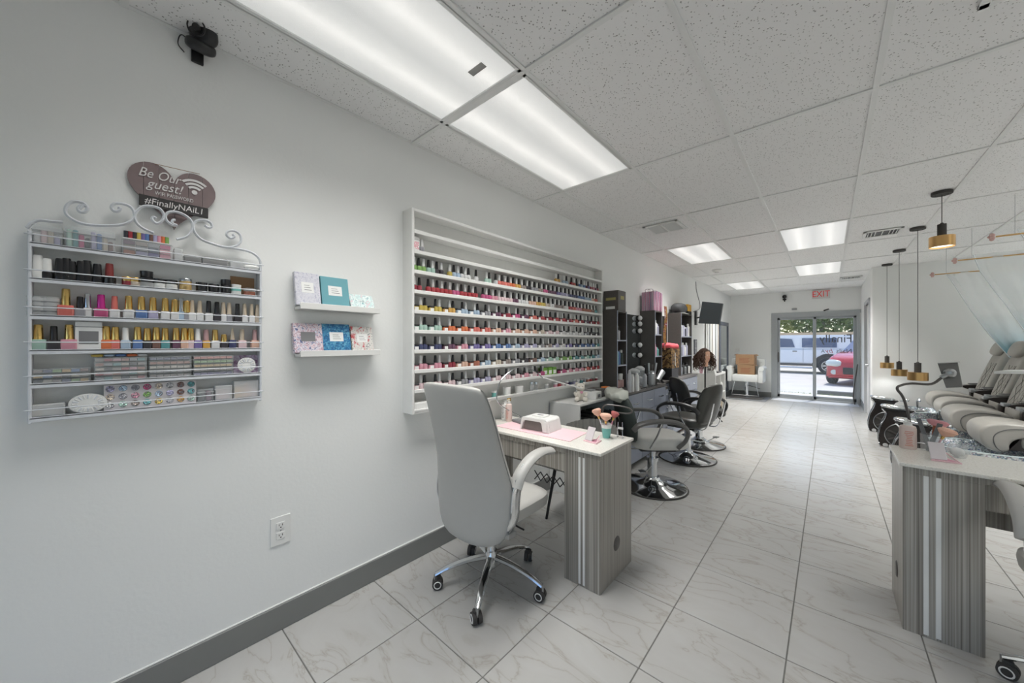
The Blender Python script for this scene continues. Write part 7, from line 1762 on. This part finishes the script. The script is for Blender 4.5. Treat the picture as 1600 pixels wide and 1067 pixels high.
# ================================================================== PEDICURE SIDE
M_SHELL = mat('dark_brown_shell', (46, 40, 37), 0.3)
def diamond(b_, y0, y1, fn):   # raised diamond quilting lines
    pass
def pedi_chair(label, y, xt):
    """massage chair facing -X; local -X forward, foot tip at x = 0"""
    t = thing('pedicure_chair', label, 'massage chair', (xt, y, 0), 0, 'grey massage chairs along the right side')
    W = 0.27
    b_ = BM(); box(b_, (0.38, -0.30, 0.0), (1.05, 0.30, 0.30), 0.04); link('base', b_, M_SHELL, t, smooth=True)
    b_ = BM(); cushion(b_, (0.40, 0, 0.52), (0.38, 0.50, 0.16), 0.5, 0.4); link('seat', b_, M_LEATHER2, t, smooth=True)
    # calf rest: rounded block with an arched hollow on each side
    pts = [(0.42, 0.62), (0.30, 0.665), (0.14, 0.675), (0.04, 0.645), (0.0, 0.58), (0.01, 0.49), (0.05, 0.435), (0.11, 0.42), (0.16, 0.44), (0.165, 0.49), (0.20, 0.54), (0.28, 0.56), (0.40, 0.54)]
    b_ = BM(); cr = catmull([Vector((x_, 0, z_)) for x_, z_ in pts], 3, closed=True)
    prism(b_, [(p.x, -0.22, p.z) for p in cr], (0, 0.44, 0))
    es = [e for e in b_.edges if abs(e.verts[0].co.y - e.verts[1].co.y) < 1e-6]
    bmesh.ops.bevel(b_, geom=es, offset=0.022, segments=3, affect='EDGES', profile=0.5); link('calf_rest', b_, M_LEATHER2, t, smooth=True)
    b_ = BM(); prism(b_, [(0.16, -0.20, 0.44), (0.45, -0.20, 0.46), (0.45, -0.20, 0.55), (0.22, -0.20, 0.545)], (0, 0.40, 0)); link('calf_rest_underside', b_, M_SHELL, t)
    for s in (-1, 1):
        ring = [Vector((p.x, s * 0.221, p.z)) for p in catmull([Vector((x_, 0, z_)) for x_, z_ in [(0.34, 0.63), (0.20, 0.635), (0.11, 0.60), (0.075, 0.54), (0.09, 0.46), (0.13, 0.42)]], 4)]
        b_ = BM(); tube(b_, ring, 0.004, 5, smooth=0); link('piping', b_, mat('dark_grey_piping', (104, 104, 102), 0.5), t, smooth=True)
    # backrest
    b_ = BM(); rings = []
    prof = [(0.0, 0.30), (0.08, 0.46), (0.30, 0.50), (0.55, 0.50), (0.72, 0.46), (0.84, 0.38), (0.90, 0.22)]
    d = Vector((0.30, 0, 0.95)).normalized(); nn = Vector((-0.95, 0, 0.30)).normalized(); org = Vector((0.50, 0, 0.54))
    for s_, w in prof:
        ring = []
        for k in range(20):
            a = 2 * PI * k / 20; ca, sa = math.cos(a), math.sin(a)
            yy = w / 2 * math.copysign(abs(ca) ** 0.55, ca); th = 0.07 * math.copysign(abs(sa) ** 0.7, sa)
            ring.append(b_.verts.new(org + d * s_ + nn * (th + 0.05 * (yy / 0.25) ** 2) + Vector((0, yy, 0))))
        rings.append(ring)
    for a, b in zip(rings, rings[1:]):
        for k in range(20): b_.faces.new((a[k], a[(k + 1) % 20], b[(k + 1) % 20], b[k]))
    b_.faces.new(rings[0][::-1]); b_.faces.new(rings[-1]); bmesh.ops.recalc_face_normals(b_, faces=b_.faces[:])
    bk = link('backrest', b_, M_LEATHER2, t)
    for pl in bk.data.polygons: pl.use_smooth = True
    bk.modifiers.new('sub', 'SUBSURF').levels = 1; bk.modifiers['sub'].render_levels = 1
    b_ = BM()
    for k in range(-3, 4):
        for sg in (-1, 1):
            pts = []
            for q in range(7):
                s_ = 0.12 + q * 0.075; yy = k * 0.07 + sg * (q - 3) * 0.035
                if abs(yy) < 0.15: pts.append(org + d * s_ + nn * (0.073 + 0.05 * (yy / 0.25) ** 2) + Vector((0, yy, 0)))
            if len(pts) > 2: tube(b_, pts, 0.0022, 4, smooth=0)
    link('quilting', b_, mat('stitch_grey', (120, 118, 112), 0.7), bk)
    b_ = BM(); cushion(b_, org + d * 0.77 + nn * 0.10, (0.10, 0.36, 0.20), 0.7, 0.7, rot=(0, R(21), 0)); link('headrest_pillow', b_, M_LEATHER2, t, smooth=True)
    b_ = BM(); prism(b_, [tuple(org + d * s_ - nn * q) for s_, q in [(-0.25, 0.02), (0.75, 0.06), (0.82, 0.10), (0.70, 0.20), (0.2, 0.24), (-0.25, 0.20)]], (0, 0.50, 0)); 
    for v in b_.verts: v.co.y -= 0.25
    bmesh.ops.bevel(b_, geom=b_.edges[:], offset=0.02, segments=2, affect='EDGES'); link('rear_shell', b_, M_SHELL, t, smooth=True)
    for s in (-1, 1):
        b_ = BM(); box(b_, (0.44, s * 0.31 - 0.045, 0.30), (0.98, s * 0.31 + 0.045, 0.70), 0.02)
        prism(b_, [(0.44, s * 0.31 - 0.055, 0.70), (1.02, s * 0.31 - 0.055, 0.80), (1.02, s * 0.31 - 0.055, 0.84), (0.40, s * 0.31 - 0.055, 0.765), (0.34, s * 0.31 - 0.055, 0.745)], (0, 0.11, 0)); ar = link('arm_shell', b_, M_SHELL, t)
        b_ = BM(); obox(b_, (0.66, s * 0.31, 0.805), (0.46, 0.085, 0.012), (0, R(-5), 0), 0.004); link('arm_tray', b_, mat('smoke_grey_tray', (96, 96, 94), 0.25), ar)
        b_ = BM(); box(b_, (0.325, s * 0.31 - 0.05, 0.735), (0.375, s * 0.31 + 0.05, 0.770), 0.008); link('arm_tip', b_, M_STEEL, ar)
    return t
PC = [(8.02, 1.10, 'grey massage chair farthest back, against the end wall'), (7.18, 1.06, 'grey massage chair second from the end wall'), (6.36, 1.00, 'grey massage chair third from the end wall'), (5.42, 1.02, 'grey massage chair nearest the right nail table')]
for y, xt_, lab in PC: pedi_chair(lab, y, xt_)
# crystal foot bowls
GL = [(176, 190, 194), (222, 228, 230), (128, 144, 168), (196, 208, 208), (140, 150, 152), (232, 238, 240), (190, 176, 188)]
M_GLIT = glitter_mat('silver_blue_glitter', GL, 95)
def bowl(label, x, y, ang=0):
    t = thing('pedicure_bowl', label, 'foot bowl', (x, y, 0), ang, 'glittering pedicure bowls')
    b_ = BM(); lathe(b_, [(0.0, 0.22), (0.20, 0.23), (0.29, 0.33), (0.315, 0.40), (0.335, 0.42), (0.345, 0.42), (0.335, 0.39), (0.31, 0.30), (0.22, 0.15), (0.0, 0.14)], n=40, sx=1.05, sy=0.9); link('bowl_shell', b_, M_GLIT, t, smooth=True)
    b_ = BM(); tube(b_, [(0.340 * 1.05 * math.cos(a), 0.340 * 0.9 * math.sin(a), 0.422) for a in [2 * PI * k / 40 for k in range(41)]], 0.006, 6, smooth=0); link('rim', b_, mat('pale_glass_rim', (190, 204, 204), 0.15), t, smooth=True)
    b_ = BM(); box(b_, (-0.24, -0.22, 0), (0.24, 0.22, 0.16), 0.03); link('plinth', b_, mat('dark_plinth', (64, 62, 62), 0.4), t, smooth=True)
    b_ = BM(); tube(b_, [(0.0, 0.30, 0.42), (0.0, 0.30, 0.53), (0.0, 0.18, 0.56), (0.0, 0.12, 0.53)], 0.012, 8); link('faucet', b_, M_CHROME, t, smooth=True)
bowl('glittering pedicure bowl nearest the right nail table', 1.07, 5.35)
bowl('glittering pedicure bowl in the middle of the row', 1.02, 6.5)
bowl('glittering pedicure bowl farthest back in the row', 1.0, 7.75)
# chrome-topped footrest consoles with wheel discs
def foot_console(label, x, y):
    t = thing('footrest_console', label, 'footrest', (x, y, 0), 0, 'black and chrome footrest consoles')
    b_ = BM(); pts = [(-0.10, 0.50), (-0.06, 0.46), (-0.07, 0.38), (-0.12, 0.26), (-0.14, 0.12), (-0.13, 0.0), (0.22, 0.0), (0.22, 0.22), (0.14, 0.36), (0.14, 0.46), (0.20, 0.50)]
    prism(b_, [(a, -0.07, b) for a, b in pts], (0, 0.14, 0)); bmesh.ops.bevel(b_, geom=b_.edges[:], offset=0.012, segments=2, affect='EDGES'); link('curved_body', b_, M_SHELL, t, smooth=True)
    b_ = BM(); tube(b_, [(-0.11, -0.075, 0.50), (-0.075, -0.075, 0.44), (-0.12, -0.075, 0.30), (-0.15, -0.075, 0.14), (-0.135, -0.075, 0.02)], 0.007, 6); link('chrome_edge', b_, M_CHROME, t, smooth=True)
    b_ = BM(); cushion(b_, (0.02, 0, 0.525), (0.28, 0.20, 0.055), 0.7, 0.8, rot=(0, R(6), 0)); link('foot_pad', b_, M_CHROME, t, smooth=True)
    b_ = BM(); cushion(b_, (0.02, 0, 0.500), (0.26, 0.19, 0.05), 0.7, 0.8, rot=(0, R(6), 0)); link('pad_underside', b_, M_BLACK, t, smooth=True)
    b_ = BM(); cyl(b_, (0.07, -0.11, 0.17), (0.07, -0.07, 0.17), 0.155, n=32); dk = link('wheel_disc', b_, M_RUBBER, t)
    b_ = BM(); tube(b_, [(0.07 + 0.155 * math.cos(a), -0.112, 0.17 + 0.155 * math.sin(a)) for a in [2 * PI * k / 32 for k in range(33)]], 0.006, 6, smooth=0); link('disc_rim', b_, M_STEEL, dk, smooth=True)
    for q in range(7):
        a = q * 2 * PI / 7; b_ = BM(); obox(b_, (0.07 + 0.08 * math.cos(a), -0.114, 0.17 + 0.08 * math.sin(a)), (0.12, 0.01, 0.022), (0, -a, 0), 0.003); link('disc_spoke', b_, M_DKGREY, dk)
    for s in (-1, 1):
        b_ = BM(); cyl(b_, (s * 0.1 + 0.02, -0.11, 0.028), (s * 0.1 + 0.02, 0.02, 0.028), 0.026, n=14); link('foot_roller', b_, M_CHROME, t, smooth=True)
    b_ = BM(); tube(b_, [(0.20, 0, 0.50), (0.27, 0, 0.51)], 0.014, 8, smooth=0); cushion(b_, (0.28, 0, 0.515), (0.05, 0.05, 0.035), 1, 1, 12, 6); link('water_jet', b_, M_CHROME, t, smooth=True)
foot_console('black and chrome footrest console farthest from the camera', 0.61, 8.0)
foot_console('black and chrome footrest console second from the end wall', 0.645, 6.95)
foot_console('black and chrome footrest console nearest the right nail table', 0.66, 5.8)
# sheer curtains on brass rods hung from the ceiling
def sheer_mat():
    m = bpy.data.materials.new('sheer_white_to_teal'); m.use_nodes = True
    nt, b = nodes_of(m); out = nt.nodes['Material Output']
    tc = nt.nodes.new('ShaderNodeTexCoord'); sp = nt.nodes.new('ShaderNodeSeparateXYZ'); nt.links.new(tc.outputs['Object'], sp.inputs[0])
    rp = ramp(nt, sp.outputs[2], [(0.0, lin((96, 160, 180))), (1.0, lin((96, 160, 180)))])
    mr = nt.nodes.new('ShaderNodeMapRange'); mr.inputs['From Min'].default_value = -1.05; mr.inputs['From Max'].default_value = -0.55; nt.links.new(sp.outputs[2], mr.inputs[0])
    nt.links.new(mr.outputs[0], rp.inputs[0]); rp.color_ramp.elements[1].color = lin((240, 245, 246)) + (1,)
    nt.links.new(rp.outputs[0], b.inputs['Base Color']); b.inputs['Roughness'].default_value = 0.8
    tr = nt.nodes.new('ShaderNodeBsdfTransparent'); tl = nt.nodes.new('ShaderNodeBsdfTranslucent'); nt.links.new(rp.outputs[0], tl.inputs[0])
    m1 = nt.nodes.new('ShaderNodeMixShader'); m1.inputs[0].default_value = 0.5; nt.links.new(b.outputs[0], m1.inputs[1]); nt.links.new(tl.outputs[0], m1.inputs[2])
    m2 = nt.nodes.new('ShaderNodeMixShader'); m2.inputs[0].default_value = 0.36
    mr2 = nt.nodes.new('ShaderNodeMapRange'); mr2.inputs['From Min'].default_value = -1.05; mr2.inputs['From Max'].default_value = -0.6; mr2.inputs['To Min'].default_value = 0.8; mr2.inputs['To Max'].default_value = 0.5
    nt.links.new(sp.outputs[2], mr2.inputs[0]); nt.links.new(mr2.outputs[0], m2.inputs[0])
    nt.links.new(tr.outputs[0], m2.inputs[1]); nt.links.new(m1.outputs[0], m2.inputs[2]); nt.links.new(m2.outputs[0], out.inputs['Surface'])
    return m
M_SHEER = sheer_mat(); M_SHEERE = mat('sheer_hem', (226, 232, 234), 0.7)
def curtain(which, Y, zr, xs, edge):
    """rod at height zr from xs to the wall; edge = photo trace of the swept left hem at depth Y"""
    t = thing('curtain_rod', 'thin brass curtain rod with a pink flower finial, %s' % which, 'curtain rod', (xs, Y, zr), 0, 'brass curtain rods over the massage chairs')
    b_ = BM(); cyl(b_, (0.02, 0, 0), (XR - xs, 0, 0), 0.007, n=8); link('rod', b_, M_BRASS, t, smooth=True)
    b_ = BM()
    for k in range(5):
        a = k * 2 * PI / 5; cushion(b_, (0.0, 0.02 * math.cos(a), 0.02 * math.sin(a)), (0.03, 0.03, 0.03), 0.9, 1, 10, 6)
    cushion(b_, (-0.012, 0, 0), (0.03, 0.024, 0.024), 1, 1, 10, 6); link('flower_finial', b_, mat('blush_finial', (216, 178, 172), 0.4), t, smooth=True)
    b_ = BM(); cyl(b_, (0.12, 0, 0), (0.12, 0, H - zr), 0.0012, n=4); link('hanging_wire', b_, M_STEEL, t)
    c = thing('sheer_curtain', 'sheer white to teal curtain on the rod %s' % which, 'curtain', (xs, Y, zr), 0, 'sheer curtains between the massage chairs')
    E_ = catmull([P(px, py, Y=Y) - c.location for px, py in edge], 6)
    n_ = len(E_) - 1
    xr_ = XR - xs - 0.06; zend = E_[-1].z
    b_ = BM()
    def f(u, v):
        e = E_[int(v * n_)] ; k = min(int(v * n_), n_)
        right = Vector((xr_ - 0.1 * v, 0, E_[k].z * 0.9 + 0.0))
        p = E_[k].lerp(right, u)
        p.y += 0.022 * math.sin(u * 60 + v * 2) * (0.5 + 0.8 * v) * (1 if u > 0.02 else 0.3)
        p.z -= 0.05 * math.sin(u * PI) * v
        return p
    surf(b_, f, 110, n_); link('sheer_cloth', b_, M_SHEER, c, smooth=True)
    b_ = BM(); tube(b_, E_, 0.005, 5, smooth=0); link('hem', b_, M_SHEERE, c, smooth=True)
curtain('farthest back', 7.42, P(1460, 429, Y=7.42).z, P(1457, 429, Y=7.42).x, [(1477, 427), (1490, 444), (1510, 475), (1530, 503), (1550, 528), (1570, 550), (1590, 570), (1612, 588)])
curtain('second from the end wall', 6.33, P(1495, 407, Y=6.33).z, P(1492, 407, Y=6.33).x, [(1521, 398), (1532, 424), (1550, 450), (1570, 475), (1590, 503), (1612, 530), (1640, 560), (1670, 585)])
curtain('nearest the camera', 5.13, P(1553, 370, Y=5.13).z, P(1550, 370, Y=5.13).x, [(1590, 358), (1600, 372), (1625, 405), (1655, 440), (1690, 480), (1725, 515), (1760, 545)])
